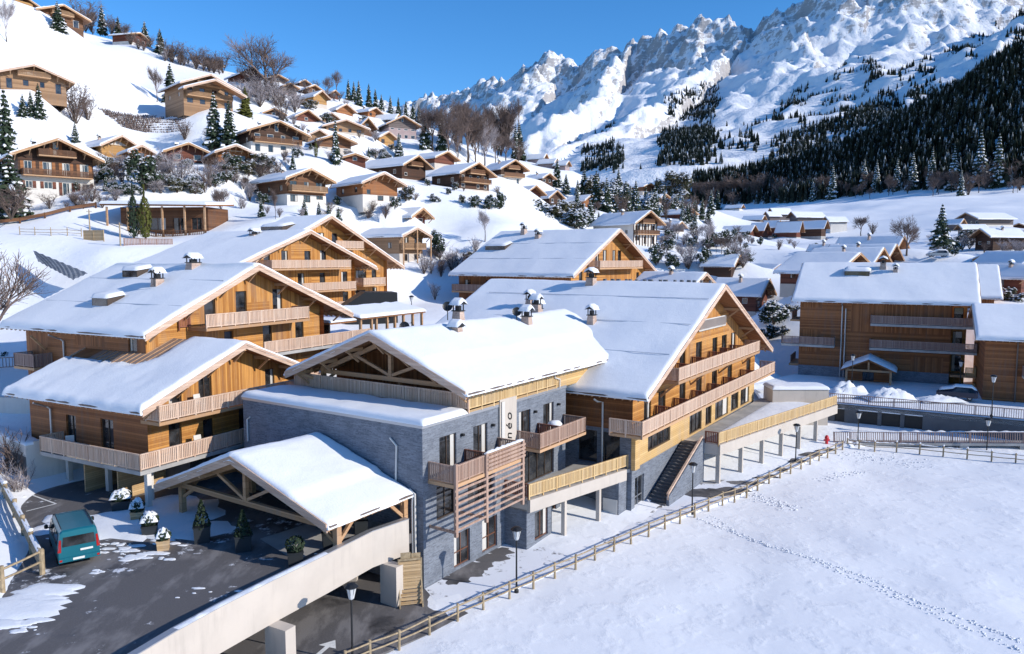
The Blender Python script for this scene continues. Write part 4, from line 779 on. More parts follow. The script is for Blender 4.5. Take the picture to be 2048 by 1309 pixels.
balcony(Mh, [(-.9, 2.5), (-.9, 0), (36.2, 0), (36.2, 1.6)], 6.42, [(-.9, -.05), (36.2, -.05), (36.2, 1.58), (1.08, 1.58), (1.08, 2.5), (-.9, 2.5)], 'rail', 'beam', .22, extra=ext)
balcony(Mh, [(6.1, 1.5), (6.1, 0), (29.6, 0), (29.6, 1.5)], 9.38, [(6.05, -.05), (29.65, -.05), (29.65, 1.58), (6.05, 1.58)], 'rail', 'beam', .22, extra=[((u, 1.5), (u, .12)) for u in (8.9, 13.4, 17.9, 21.3, 24.3)])
mb = MB()
for u in (6.4, 13.4, 21.3, 29.2): mb.bar((u, 1.58, 8.0), (u, .3, 9.12), .14, .16)
mb.each('bracket', M['beam'], Mh)
mb = MB(); mb.bar((14.6, 1.35, 12.62), (22.2, 1.35, 12.62), .08, .14); mb.bar((14.9, 1.35, 13.5), (22.2, 1.35, 13.5), .08, .1)
for i in range(26): mb.bar((14.9 + i * .29, 1.35, 12.6), (14.9 + i * .29, 1.35, 13.5), .15, .04, (1, 0, 0))
mb.build('fretwork_panel', M['white'], Mh)
mb = MB(); mb.tube([(-.02, 4.2, 8.55), (.5, 4.2, 8.3), (.98, 4.0, 8.2), (.98, 4.0, 3.4)], .07, 8); mb.each('downpipe', M['white'], Mh)
for (u, v, h) in ((9.3, 9.2, 2.2), (11.9, 17.2, 2.0), (10.2, 15.2, 2.0)): chimney(Mh, u, v, 9.1 + (u) * .432, h)
chimney(Mh, 16.6, 13.0, 16.2, 2.2, .8, dish=True)
mb = MB()
for i in range(16): v = 1.5 + i * .7 + random.uniform(-.2, .2); mb.box(17.75, 18.1, v, v + random.uniform(.15, .4), 16.6, 16.98)
mb.each('ridge_stone', M['greywall'], Mh)
# ------------------------------------------------------------------ porch roof over the hotel forecourt
P_ = thing('entrance_canopy', "open timber canopy with snow-covered gable roof in front of the grey stone wing", 'canopy', C1, rz_of(TG))
rf, und = gable_roof(P_, -16.0, 5.35, -8.35, 8.3, -.7, 5.95, -6.5, -.08, .30, board=.40, back=False, purlins=False, step=.4, mask=slid(-3.3, .55))
def post_at(x, y, z1):
    mb = MB(); mb.bar((x, y, 3.3), (x, y, z1), .32, .32, (0, 1, 0)); return mb.build('post', M['beam'], P_)
for x in (-14.6, -1.0):
    for y in (-5.6, -.5): post_at(x, y, und(x) - .02)
for y in (-5.6, -.6):
    mb = MB(); mb.bar((-14.6, y, 5.15), (-1.0, y, 5.15), .24, .3)
    for x0, x1 in ((-14.4, -8.5), (-1.2, -8.2)): mb.bar((x0, y, 5.3), (x1, y, 7.45), .22, .28)
    mb.bar((-8.35, y, 5.2), (-8.35, y, 7.6), .24, .24, (0, 1, 0)); mb.bar((-8.35, y, 5.3), (-10.9, y, 6.45), .16, .18); mb.bar((-8.35, y, 5.3), (-5.8, y, 6.45), .16, .18)
    for x0, sg in ((-14.6, 1), (-1.0, -1)): mb.bar((x0, y, 4.3), (x0 + sg * 1.3, y, 5.1), .16, .18); mb.bar((x0, y, 4.3), (x0, y + (1.2 if y < -3 else -1.2), und(x0) - .1), .16, .18)
    mb.build('truss', M['beam'], P_)
mb = MB()
for x in (-14.6, -11.5, -8.35, -5.2, -1.0): mb.bar((x, -6.45, und(x) - .14), (x, -.15, und(x) - .14), .2, .26)
mb.each('purlin', M['beam'], P_)
mb = MB(); mb.tube([(-.62, -.2, 5.4), (-.62, -.25, 5.0), (-.62, -.25, .1)], .06, 8); mb.each('downpipe', M['zinc'], P_)
# ------------------------------------------------------------------ staircase and right-hand terrace
st = thing('outdoor_staircase', "dark outdoor staircase rising along the stone wall below the main hotel's gable", 'staircase', C1, rz_of(TG))
mb = MB()
for i in range(20): y0 = 21.4 + .375 * i; mb.box(4.36, 5.92, y0, y0 + .375 if i < 19 else 29.3, -.1, .17 * (i + 1))
mb.build('steps', M['greywall'], st)
mb = MB(); mb.prism([(21.6, -.4), (29.3, -.4), (29.3, 3.75), (29.0, 3.75), (21.6, .75)], 'x', 5.93, 6.15); mb.each('side_wall', M['slate'], st)
mb = MB(); mb.bar((6.04, 21.55, .95), (6.04, 29.0, 4.0), .16, .16); mb.bar((6.04, 21.6, .5), (6.04, 21.6, 1.0), .1, .1, (0, 1, 0)); mb.build('handrail', M['fascia'], st)
T = thing('terrace', "raised terrace on slim cream columns with pine railing right of the main hotel's stairs", 'terrace', C1, rz_of(TG))
a0, a1 = Vector((7.3, 29.3, 0)), Vector((12.1, 53.2, 0)); dT = (a1 - a0).normalized()
mb = MB(); mb.prism([(4.2, 29.3), (7.3, 29.3), (12.1, 53.2), (4.2, 53.2)], 'z', 3.0, 3.3); mb.build('deck', M['concrete'], T)
mb = MB(); mb.bar(a0 + Vector((.1, 0, 2.95)), a1 + Vector((.1, 0, 2.95)), .25, .9); mb.box(4.4, 7.3, 29.25, 29.5, 2.5, 3.4); mb.build('parapet_beam', M['cream'], T)
mb = MB(); railing(mb, a0 + Vector((.08, 0, 0)), a1 + Vector((.08, 0, 0)), 3.42, .98, pitch=.14); mb.build('railing', M['pine'], T)
mb = MB(); railing(mb, (6.2, 29.35), (7.3, 29.35), 3.42, .98, pitch=.14); mb.build('railing', M['rail_red'], T, label="red-brown end railing")
for i in range(6):
    c = a0 + dT * (.25 + 3.88 * i) + Vector((-.05, 0, 0)); mb = MB(); mb.box(c.x - .17, c.x + .17, c.y - .17, c.y + .17, -.2, 2.52); mb.build('column', M['cream'], T)
mb = MB(); mb.box(4.3, 4.5, 29.35, 30.3, .1, 2.4); mb.box(5.0, 5.9, 29.28, 29.36, .1, 2.35); mb.build('door', M['white'], T)
flat_snow(T, lambda s, t: (5.6 + (a0.x + (a1.x - a0.x) * s - 6.0) * (1 - t) * .98 + .2, 34 + 19 * s, 3.31), 18, 8, .13, mat='snow_rough', r=.8)
mb = MB(); mb.prism([(4.0, 28), (7.2, 29.0), (12.1, 53.2), (4.0, 53.2)], 'z', -.15, .05); tag(mb.build('terrace_paving', M['concrete']), kind='structure'); bpy.data.objects['terrace_paving'].matrix_world = Matrix.Translation(C1) @ Matrix.Rotation(rz_of(TG), 4, 'Z')
# ------------------------------------------------------------------ left-hand timber buildings
O2 = Vector((-23.17, 46, 0)); TA = 28.0; rA = rz_of(TA)
A2 = thing('apartment_building', "lower left larch apartment building with one wrap-around balcony and bare strip on its roof", 'apartment building', O2, rA)
def bare_strip(u, v):
    d = math.hypot(max(0, 6.1 - u), max(0, 7.1 - v)) + .45 * noise.noise((u * 1.3, v * 1.3, 4)); return min(1.0, max(0.0, (d - 1.5) / .35))
rf, und = gable_roof(A2, 0, 9.85, 8.4, 13.25, 16.6, 9.85, -.2, 14.8, .42, rafters=True, step=.45, mask=bare_strip)
mb = MB(); zd = gable_fn(0, 9.51, 8.4, 12.91, 16.6, 9.51); mb.quad((4.0, 4.6, zd(4.0) + .012), (8.4, 4.6, zd(8.4) + .012), (8.4, 12.6, zd(8.4) + .012), (4.0, 12.6, zd(4.0) + .012)); mb.build('bare_strip', M['roofmetal'], rf)
mb = MB()
for i in range(12): y = 5.0 + i * .62; mb.bar((4.05, y, zd(4.05) + .03), (8.3, y, zd(8.3) + .03), .05, .05)
mb.build('batten', M['beam'], rf)
fa = Face('u', 1.4, -1); fb = Face('v', 1.2, -1)
ua = [(3.15, 4.15, 8.65, 10.45), (5.55, 6.65, 8.65, 10.85), (11.65, 12.6, 8.65, 10.5)]; la = [(3.05, 4.05, 5.85, 7.95), (5.8, 6.7, 5.85, 7.7), (9.0, 10.4, 5.85, 7.9)]; sa = [(8.6, 9.7, 5.85, 8.15), (4.5, 5.85, 6.2, 8.25)]
mb = MB(); wall(mb, fa, 1.2, 15.4, 5.6, und, ua + la, [8.4]); mb.build('larch_wall', M['larch'], A2)
mb = MB(); wall(mb, fb, 1.0, 14.0, 5.6, lambda s_: und(1.2), sa); mb.quad((1.2, 14, 3), (15, 14, 3), (15, 14, und(15)), (1.2, 14, und(1.2))); mb.each('side_wall', M['larch_shaded'], A2)
for o in ua + la: window(A2, fa, o, mull=1 if o[1] - o[0] > 1.05 else 0)
for o in sa: window(A2, fb, o, mull=1)
balcony(A2, [(1.1, 10.0), (-.45, 10.0), (-.45, -.45), (11.5, -.45)], 5.85, [(-.5, -.5), (11.5, -.5), (11.5, 1.38), (1.18, 1.38), (1.18, 10.0), (-.5, 10.0)], 'rail', 'concrete', .25)
balcony(A2, [(1.05, .9), (1.05, -.4), (16.0, -.4)], 8.62, [(1.0, -.45), (16, -.45), (16, 1.38), (1.0, 1.38)], 'rail', 'beam', .22)
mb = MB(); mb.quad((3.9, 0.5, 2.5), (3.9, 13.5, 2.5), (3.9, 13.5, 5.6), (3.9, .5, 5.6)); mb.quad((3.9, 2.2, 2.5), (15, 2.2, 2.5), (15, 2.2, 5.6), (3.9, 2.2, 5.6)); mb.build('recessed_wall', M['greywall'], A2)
for (x, y) in ((1.3, 1.1), (1.3, 5.4), (1.3, 9.8), (.2, -.2)):
    mb = MB(); mb.box(x - .15, x + .15, y - .15, y + .15, 2.8, 5.6); mb.build('pillar', M['white'], A2)
for y in (2.9, 6.4):
    mb = MB(); mb.box(.3, 3.8, y, y + .12, 3.3, 5.2); mb.build('partition', M['boards_raw'], A2)
if 0: mb.quad((4.35, 7.2, und(4.35) + .36), (8.0, 7.2, und(8.0) + .36), (8.0, 9.2, und(8.0) + .36), (4.35, 9.2, und(4.35) + .36))
mb = MB(); mb.tube([(.0, 11.4, 9.0), (.9, 11.4, 8.6), (1.08, 11.3, 8.4), (1.08, 11.3, 5.9)], .07, 8); mb.each('downpipe', M['zinc'], A2)
A1 = thing('apartment_building', "upper left larch apartment building with vast snowy roof carrying vents, dish and stone chimneys", 'apartment building', O2, rA)
rf, und = gable_roof(A1, 4.9, 13.85, 15.7, 18.75, 27.5, 13.95, 6.0, 24.2, .42, step=1.0, board=.42)
zfA1 = gable_fn(4.9, 13.51, 15.7, 18.41, 27.5, 13.61); snow_guards(rf, (8.4, 12.4), 6, 24, zfA1, .34)
fa = Face('u', 7.6, -1); fb = Face('v', 6.1, -1)
ua = [(11.4, 12.5, 13.65, 16.2), (14.6, 15.75, 13.65, 16.25), (18.7, 19.8, 13.65, 16.3)]; la = [(13.3, 14.2, 10.95, 13.0), (17.45, 18.5, 10.95, 13.2), (21.35, 22.4, 10.95, 13.2)]; sa = [(8.6, 9.6, 11.5, 13.1)]
mb = MB(); wall(mb, fa, 6.1, 24.6, 8.0, und, ua + la, [15.7]); mb.build('larch_wall', M['larch'], A1)
mb = MB(); wall(mb, fb, 7.6, 22.8, 6.0, lambda s_: und(6.1), sa); mb.quad((24.6, 7.1, 8), (24.6, 22, 8), (24.6, 22, und(24.6)), (24.6, 7.1, und(24.6))); mb.each('side_wall', M['larch_shaded'], A1)
for o in ua + la: window(A1, fa, o, mull=0)
window(A1, fb, sa[0], mull=0, curtain=True)
balcony(A1, [(9.9, 5.6), (21.0, 5.6), (21.0, 7.5)], 13.62, [(9.85, 5.55), (21.05, 5.55), (21.05, 7.58), (9.85, 7.58)], 'rail', 'beam', .22)
mb = MB(); railing(mb, (8.9, 7.45), (9.9, 7.45), 13.62, 1.05); mb.build('end_railing', M['rail_red'], A1)
balcony(A1, [(15.6, 5.5), (29.5, 5.5)], 10.95, [(15.5, 5.45), (29.5, 5.45), (29.5, 7.58), (15.5, 7.58)], 'rail', 'concrete', .25)
balcony(A1, [(6.0, 21.9), (4.6, 21.9), (4.6, 19.2), (6.0, 19.2)], 10.3, [(4.55, 19.15), (6.08, 19.15), (6.08, 21.95), (4.55, 21.95)], 'rail_grey', 'beam', .2)
mb = MB(); mb.tube([(4.9, 17.6, 13.0), (5.8, 17.6, 12.6), (5.98, 17.5, 12.4), (5.98, 17.5, 9.5)], .07, 8); mb.each('downpipe', M['zinc'], A1)
mb = MB(); mb.bar((6.0, 20.0, 11.6), (4.9, 20.0, 12.8), .14, .16); mb.each('bracket', M['beam'], A1)
skylight(A1, 8.7, 15.6, zfA1); skylight(A1, 13.4, 18.4, zfA1); chimney(A1, 11.5, 13.2, zfA1(11.5), 2.0, .7, dish=True); chimney(A1, 14.6, 12.6, zfA1(14.6), 1.7, .85)
mb = MB()                                                 # roof strip of the lower building kept bare beside the wall
for (u, v, w_) in ((4.6, 6.15, 1.4),): pass
OB = Vector((-26.66, 100, 0))
B_ = thing('apartment_building', "middle stepped larch gable with full-width balcony behind the upper left building", 'apartment building', OB, rA)
rf, und = gable_roof(B_, -14, 17.9, 0, 22.95, 13.9, 17.9, 0, 19, .42, step=1.2)
fa = Face('u', 1.8, -1); ua = [(-6.6, -5.5, 17.75, 19.6), (-3.55, -2.4, 17.75, 20.0), (.65, 1.8, 17.75, 20.0), (3.7, 4.9, 17.75, 20.1)]; la = [(-.7, .55, 14.7, 17.0), (3.5, 4.6, 14.7, 17.0), (8.0, 9.3, 14.7, 17.1), (8.2, 9.4, 12.0, 14.2)]
mb = MB(); wall(mb, fa, -12.8, 10.2, 9, und, ua + la, [0]); mb.quad((-12.8, 1.2, 9), (-12.8, 18, 9), (-12.8, 18, und(-12.8)), (-12.8, 1.2, und(-12.8))); mb.quad((10.2, 1.2, 9), (10.2, 18, 9), (10.2, 18, und(10.2)), (10.2, 1.2, und(10.2))); mb.build('larch_wall', M['larch'], B_)
for o in ua + la: window(B_, fa, o, mull=0)
balcony(B_, [(-7.3, 1.7), (-7.3, -.3), (7.6, -.3), (7.6, 1.7)], 17.7, [(-7.35, -.35), (7.65, -.35), (7.65, 1.78), (-7.35, 1.78)], 'rail', 'beam', .22)
balcony(B_, [(-2, -.3), (8.6, -.3), (8.6, 1.7)], 14.65, [(-2.05, -.35), (8.65, -.35), (8.65, 1.78), (-2.05, 1.78)], 'rail', 'beam', .22)
balcony(B_, [(3, -.3), (9.6, -.3), (9.6, 1.7)], 11.9, [(3, -.35), (9.65, -.35), (9.65, 1.78), (3, 1.78)], 'rail', 'beam', .22)
OCc = Vector((-25.27, 106, 0))
Cc = thing('apartment_building', "hindmost stepped larch gable rising highest above the left resort buildings", 'apartment building', OCc, rA)
rf, und = gable_roof(Cc, -17, 17.9, 0, 25.25, 17.0, 17.9, 0, 8.5, .42, step=1.2)
ua = [(-1.0, .4, 20.9, 22.6), (2.0, 3.2, 20.5, 22.6)]; la = [(10.9, 12.05, 15.2, 17.4), (11.0, 12.1, 12.4, 14.5), (7.2, 9.6, 15.3, 17.2), (7.0, 9.4, 12.3, 14.2)]
mb = MB(); wall(mb, fa, -14, 14.0, 9, und, ua + la, [0]); mb.quad((14, 1.2, 9), (14, 8, 9), (14, 8, und(14)), (14, 1.2, und(14))); mb.build('larch_wall', M['larch'], Cc)
for o in ua + la: window(Cc, fa, o, mull=0)
balcony(Cc, [(.5, -.3), (6.5, -.3), (6.5, 1.7)], 20.4, [(.5, -.35), (6.55, -.35), (6.55, 1.78), (.5, 1.78)], 'rail', 'beam', .22)
balcony(Cc, [(6.3, 1.7), (6.3, -.3), (11.6, -.3), (11.6, 1.7)], 15.0, [(6.25, -.35), (11.65, -.35), (11.65, 1.78), (6.25, 1.78)], 'rail', 'beam', .22)
balcony(Cc, [(5.3, -.3), (11.6, -.3), (11.6, 1.7)], 12.1, [(5.3, -.35), (11.65, -.35), (11.65, 1.78), (5.3, 1.78)], 'rail', 'beam', .22)
zfC = gable_fn(-17, 17.56, 0, 24.91, 17, 17.56); chimney(Cc, -8.0, 6.5, zfC(-8), 1.8, 1.0); skylight(Cc, -5.0, 5.2, zfC, 4.0, 2.4, .9)
# ------------------------------------------------------------------ building behind the main hotel, and the right-hand block
OK_ = Vector((8.89, 108, 0)); K = thing('apartment_building', "larch apartment building with huge snowy roof directly behind the main hotel", 'apartment building', OK_, rz_of(35))
rf, und = gable_roof(K, 0, 16.8, 14.5, 23.9, 29, 16.9, 0, 23.3, .45, step=1.2)
fa = Face('u', 1.8, -1); fb = Face('v', 1.2, -1)
ua = [(9.6, 10.8, 17.6, 20.1), (12.1, 13.3, 17.6, 20.3), (15.3, 16.4, 17.6, 20.3), (17.2, 18.4, 17.6, 20.3), (4.6, 5.7, 14.9, 17.0), (24.2, 25.3, 14.9, 16.6)]
mb = MB(); wall(mb, fa, 1.2, 27.8, 5, und, ua, [14.5]); mb.quad((27.8, 1.2, 5), (27.8, 22, 5), (27.8, 22, und(27.8)), (27.8, 1.2, und(27.8))); mb.build('larch_wall', M['larch'], K)
mb = MB(); sk = [(3 + 4.2 * i, 4.2 + 4.2 * i, 13.9, 15.6) for i in range(5)]; wall(mb, fb, 1.2, 22.2, 5, lambda s_: und(1.2), sk); mb.each('side_wall', M['larch_shaded'], K)
for o in ua: window(K, fa, o, mull=0)
for o in sk: window(K, fb, o, mull=0)
balcony(K, [(7.4, 1.7), (7.4, -.2), (22.4, -.2), (22.4, 1.7)], 17.55, [(7.35, -.25), (22.45, -.25), (22.45, 1.78), (7.35, 1.78)], 'rail', 'beam', .25)
balcony(K, [(1.1, 22.4), (-.3, 22.4), (-.3, 12), (1.1, 12)], 13.8, [(-.35, 11.95), (1.18, 11.95), (1.18, 22.45), (-.35, 22.45)], 'rail_grey', 'beam', .25)
zfK = gable_fn(0, 16.46, 14.5, 23.56, 29, 16.56); snow_guards(rf, (4.5, 9.5), 0, 23, zfK, .34); skylight(K, 8.5, 19.5, zfK, 4, 2.2, .8); chimney(K, 13.2, 17.6, zfK(13.2), 2.6, .8); chimney(K, 11.5, 13.6, zfK(11.5), 2.0, .8)
OR = Vector((57.66, 94, 0)); Rr = thing('apartment_building', "right-hand brown timber apartment block with long eave, two long balconies and entrance porch", 'apartment building', OR, rA)
rf, und = gable_roof(Rr, 0, 13.6, 10.5, 18.55, 21, 13.6, -1.0, 21.3, .42, step=1.1, purlins=False)
fb = Face('v', 1.0, -1); ops = []
mb = MB(); wall(mb, fb, 2.0, 20.3, 4.1, lambda s_: und(1.0)); mb.quad((1, 20.3, 1), (20, 20.3, 1), (20, 20.3, und(20)), (1, 20.3, und(1))); mb.build('larch_wall', M['larch_shaded'], Rr)
fg = Face('v', 3.2, -1); og = [(.6, 1.7, 10.45, 12.6), (.6, 1.7, 7.25, 9.5), (.6, 1.7, 4.2, 6.4)]; mb = MB(); wall(mb, fg, .2, 2.0, 1, lambda s_: und(3.2), og); wall(mb, Face('u', .2, -1), 3.2, 20, 1, und, [], [10.5]); wall(mb, Face('u', 2.0, -1), 1.0, 3.2, 1, und); mb.build('gable_wall', M['larch'], Rr)
for o in og: window(Rr, fg, o, mull=0)
mb = MB(); wall(mb, Face('v', .96, -1), 2.0, 20.3, 0.5, 4.15); mb.build('stone_plinth', M['slate'], Rr)
for z, s0, s1 in ((10.4, -.8, 11.3), (7.2, -.8, 11.3)): balcony(Rr, [(.95, s1), (-.6, s1), (-.6, s0), (3.5, s0)], z, [(-.65, s0 - .05), (3.6, s0 - .05), (3.6, 1.95), (.95, 1.95), (.95, s1), (-.65, s1)], 'rail_grey', 'concrete', .3)
balcony(Rr, [(.95, 15.7), (-.6, 15.7), (-.6, 22.4), (.95, 22.4)], 7.2, [(-.65, 15.65), (.98, 15.65), (.98, 22.45), (-.65, 22.45)], 'rail_grey', 'concrete', .3)
for z in (4.1, 10.4): balcony(Rr, [(3.0, 21.6), (8, 21.6)], z, [(2.0, 20.3), (8, 20.3), (8, 21.7), (2.0, 21.7)], 'rail_grey', 'beam', .25)
balcony(Rr, [(.4, .2), (.4, -.9), (3.4, -.9)], 4.1, [(.35, -.95), (3.4, -.95), (3.4, 1.9), (.35, 1.9)], 'pine', 'beam', .25)
balcony(Rr, [(.4, .2), (.4, -.9), (3.4, -.9)], 2.0, [(.35, -.95), (3.4, -.95), (3.4, 1.9), (.35, 1.9)], 'pine', 'beam', .25)
mb = MB(); mb.tube([(.0, 14.9, 12.9), (.85, 14.9, 12.5), (.85, 14.9, 1.5)], .09, 8); mb.tube([(.85, 14.45, 12.2), (.85, 14.45, 1.5)], .09, 8); mb.each('downpipe', M['zinc'], Rr)
zfR = gable_fn(0, 13.26, 10.5, 18.21, 21, 13.26); skylight(Rr, 7.2, 13.6, zfR, 3.2, 1.8, .8); chimney(Rr, 8.6, 10.4, zfR(8.6), 2.4, .8); chimney(Rr, 7.6, 8.8, zfR(7.6), 1.6, .6)
mb = MB()                                                 # gabled porch on the front
mb.prism([(8.0, 4.55), (11.2, 6.0), (14.4, 4.55), (14.4, 4.3), (11.2, 5.75), (8.0, 4.3)], 'x', -3.6, .95); pr = mb.build('entrance_porch', M['soffit'], Rr)
mb = MB(); wall(mb, Face('v', -1.2, -1), 8.6, 13.8, 1.0, lambda s_: 5.75 - abs(s_ - 11.2) * .45, [(10.6, 12.0, 1.0, 4.0)], [11.2]); mb.quad((-1.2, 13.8, 1), (.9, 13.8, 1), (.9, 13.8, 4.4), (-1.2, 13.8, 4.4)); mb.quad((-1.2, 8.6, 1), (.9, 8.6, 1), (.9, 8.6, 4.4), (-1.2, 8.6, 4.4)); mb.build('porch_wall', M['larch_h_shaded'], pr)
mb = MB()
for y in (8.6, 13.8): mb.bar((-3.2, y, 1), (-3.2, y, 4.5), .25, .25, (0, 1, 0)); mb.bar((-3.2, y, 4.35), (-1.2, y, 4.35), .2, .2)
mb.bar((-3.2, 8.6, 4.45), (-3.2, 13.8, 4.45), .2, .25); mb.bar((-3.2, 11.2, 4.5), (-3.2, 11.2, 5.6), .2, .2, (0, 1, 0)); mb.build('porch_frame', M['beam'], pr)
window(pr, Face('v', -1.2, -1), (10.6, 12.0, 1.0, 4.0), mull=1, curtain=False, name='door')
mb = MB(); ys_ = [7.9 + 6.6 * i / 24 for i in range(25)]; xs_ = [-3.8 + 4.8 * i / 10 for i in range(11)]
mb.grid(lambda i, j: (xs_[j], ys_[i], 6.02 - abs(ys_[i] - 11.2) * .453 + .28 * prof(min(i, 24 - i) * .28) * prof(min(j * .48, 9), .3) - .03), 25, 11); mb.build('snow_cover', M['snow'], pr, smooth=True)
R2 = thing('apartment_building', "dark timber block cut by the right photo edge, snowy roof beside the right-hand block", 'apartment building', Vector((52.9, 85, 0)) - Bv(TA) * 14.5, rA)
rf, und = gable_roof(R2, 0, 10.3, 9.0, 13.6, 18, 10.3, -8, 14.5, .42, step=1.2, purlins=False)
fb = Face('v', 1.0, -1); o_ = [(7.0, 8.4, 5.95, 8.0), (3.5, 5.0, 5.95, 8.0), (0, 1.5, 5.95, 8.0), (7.0, 8.4, 2.9, 4.9)]; mb = MB(); wall(mb, fb, -7, 13.5, 1, lambda s_: und(1.0), o_); mb.quad((1, 13.5, 1), (17, 13.5, 1), (17, 13.5, und(17)), (1, 13.5, und(1))); mb.build('larch_wall', M['larch_h_shaded'], R2)
for o in o_: window(R2, fb, o, mull=0)
balcony(R2, [(.95, 9.8), (-.5, 9.8), (-.5, -7)], 5.9, [(-.55, -7), (.98, -7), (.98, 9.85), (-.55, 9.85)], 'rail_grey', 'concrete', .25)
mb = MB(); mb.tube([(.85, 10.4, 9.6), (.85, 10.4, 1.5)], .08, 8); mb.each('downpipe', M['gutter'], R2)
R3p = at_y(2006, 592, 113); R3 = thing('apartment_building', "lower snow-roofed annex behind the right-hand block's gable end", 'apartment building', Vector((R3p.x, R3p.y, 0)), rA)
z_ = R3p.z; rf, und = gable_roof(R3, 0, z_, 9.5, z_ + 4.8, 19, z_, 0, 14, .42, step=1.4, purlins=False)
mb = MB(); wall(mb, Face('v', 1.0, -1), 1, 13, 2, lambda s_: und(1.0)); mb.each('side_wall', M['larch_shaded'], R3); mb = MB(); wall(mb, Face('u', 1.0, -1), 1, 18, 2, und, [], [9.5]); mb.build('gable_wall', M['larch'], R3)
balcony(R3, [(.9, 9), (-.4, 9), (-.4, 2), (.9, 2)], z_ - 3.4, [(-.45, 1.95), (.98, 1.95), (.98, 9.05), (-.45, 9.05)], 'rail_grey', 'beam', .2)
# ------------------------------------------------------------------ hillside and village houses
MAT_BASE = {'white': M['white'], 'cream': M['cream'], 'mauve': M['mauve'], 'concrete': M['concrete'], 'stone': M['mauve']}
def house(spec, hp):
    nm, xl, xr, ya, ye, yb, Y, a, L, wc, bf, bm, opt, label = spec; p, th = hp; rr = random.Random(int(xl * 7 + yb))
    k = Y / F_PX; wd = (xr - xl) * k / math.cos(R(a)); he = (yb - ye) * k; ha = (yb - ya) * k; ha = max(ha, he + wd * .17); cat = {'barn': 'barn', 'shed': 'shed', 'cabin': 'cabin'}.get(nm, 'house')
    grp = "chalets on the hillside" if p.x < 60 and p.y > 100 else "houses of the valley village"
    t = thing(nm, label, cat, p, rz_of(th), grp); hw = wd / 2; sn = .42; ov = min(1.4, wd * .115); fo = min(1.9, L * .17); ww = hw - ov
    det = Y < 235
    rf, und = gable_roof(t, -hw, he + .1, 0, ha, hw, he + .1, -fo, L + .6, sn, .2, step=2.6 if Y > 140 else 1.6, board=.34, rafters=Y < 175, purlins=Y < 175, fas='fascia' if wc in 'yot' else 'beam')
    base, timb = MAT_BASE[bm], M['w' + wc]; zb = bf * he if bf else 0.0; ff = Face('u', 0, -1); win = []; doors = []
    st = max(1, round(he / 2.75)); fl = he / st
    levels = [fl * i for i in range(st)] + ([he + .1] if ha - he > 2.6 else [])
    if 'p' not in opt or 'w' in opt:
        for li, z in enumerate(levels):
            top = z + fl * .82; half = ww if z < he - .3 else ww * max(.12, 1 - (top - he + .6) / (ha - he + .01) * 1.1); n = max(1, int(half * 2 / (2.3 if 'w' in opt else 2.6)))
            for i in range(n):
                c = -half + (i + .5) * 2 * half / n; w_ = min(rr.uniform(.9, 1.5), 2 * half / n * .6); tall = rr.random() < .5 and 'b' in opt
                o = (c - w_ / 2, c + w_ / 2, z + (.15 if tall else fl * .36), min(top, z + 2.3))
                if o[3] - o[2] > .5 and o[3] < und(c) - .25: win.append(o)
    elif Y < 330: win.append((-.5, .5, he * .45, he * .45 + .9))
    up = [o for o in win if o[2] >= zb]; lo = [o for o in win if o[2] < zb]; lo = [(o[0], o[1], o[2], min(o[3], zb - .05)) for o in lo if min(o[3], zb - .05) - o[2] > .4]
    side = -1 if a > 0 else 1; fs = Face('v', side * ww, side); sw = []
    if det and 'p' not in opt:
        n = max(1, int(L / 4.2))
        for i in range(n): c = (i + .5) * L / n; sw.append((c - .55, c + .55, he * .5, min(he - .5, he * .5 + 1.1)))
        sw = [o for o in sw if o[3] - o[2] > .4]
    mb = MB(); wall(mb, ff, -ww, ww, zb, und, up, [0], .14)
    for sg in (-1, 1): wall(mb, Face('v', sg * ww, sg), 0, L, zb, lambda s_: und(ww), [o for o in sw if o[2] >= zb] if sg == side else [], depth=.14)
    wall(mb, Face('u', L, 1), -ww, ww, zb, und, [], [0]); mb.build('timber_wall', timb, t)
    mb = MB(); dp = -2.2
    if zb > 0: dp = -2.2
    wall(mb, Face('u', -.02, -1), -ww - .02, ww + .02, dp, zb if zb else .25, lo, depth=.14)
    for sg in (-1, 1): wall(mb, Face('v', sg * (ww + .02), sg), -.02, L, dp, zb if zb else .25, [o for o in sw if o[2] < zb and o[3] < zb] if sg == side else [], depth=.14)
    mb.build('base_wall', base if zb else timb, t)
    def small_window(f, o, nm_='window'):
        if Y < 150: window(t, f, o, mull=1, frame='white' if wc in 'd' else 'frame', depth=.12, name=nm_); return
        m = MB(); m.m = 0; d = -.10; e = .09
        m.quad(f.P(o[0] + e, o[2] + e, d), f.P(o[1] - e, o[2] + e, d), f.P(o[1] - e, o[3] - e, d), f.P(o[0] + e, o[3] - e, d)); m.m = 1
        for q in [(o[0], o[0] + e, o[2], o[3]), (o[1] - e, o[1], o[2], o[3]), (o[0] + e, o[1] - e, o[2], o[2] + e), (o[0] + e, o[1] - e, o[3] - e, o[3])]: fbox(m, f, *q, d - .03, d + .05)
        m.build(nm_, [M['glass'], M['frame_brown'] if wc in 'yot' else M['white']], t)
    for o in up + lo: small_window(ff if o in up else Face('u', -.02, -1), o)
    for o in sw:
        if o[2] >= zb or o[3] < zb: small_window(fs, o)
    if 'x' in opt:
        for o in up + lo:
            for sx in (o[0] - .52, o[1] + .04):
                m = MB(); f = ff if o in up else Face('u', -.02, -1); fbox(m, f, sx, sx + .48, o[2], o[3], .01, .06); m.build('shutter', M['wo'] if o in up else M['wr'], t)
    zs = [z for z in levels[1:]] if 'B' in opt else [z for z in levels[1:2]] if 'b' in opt else []
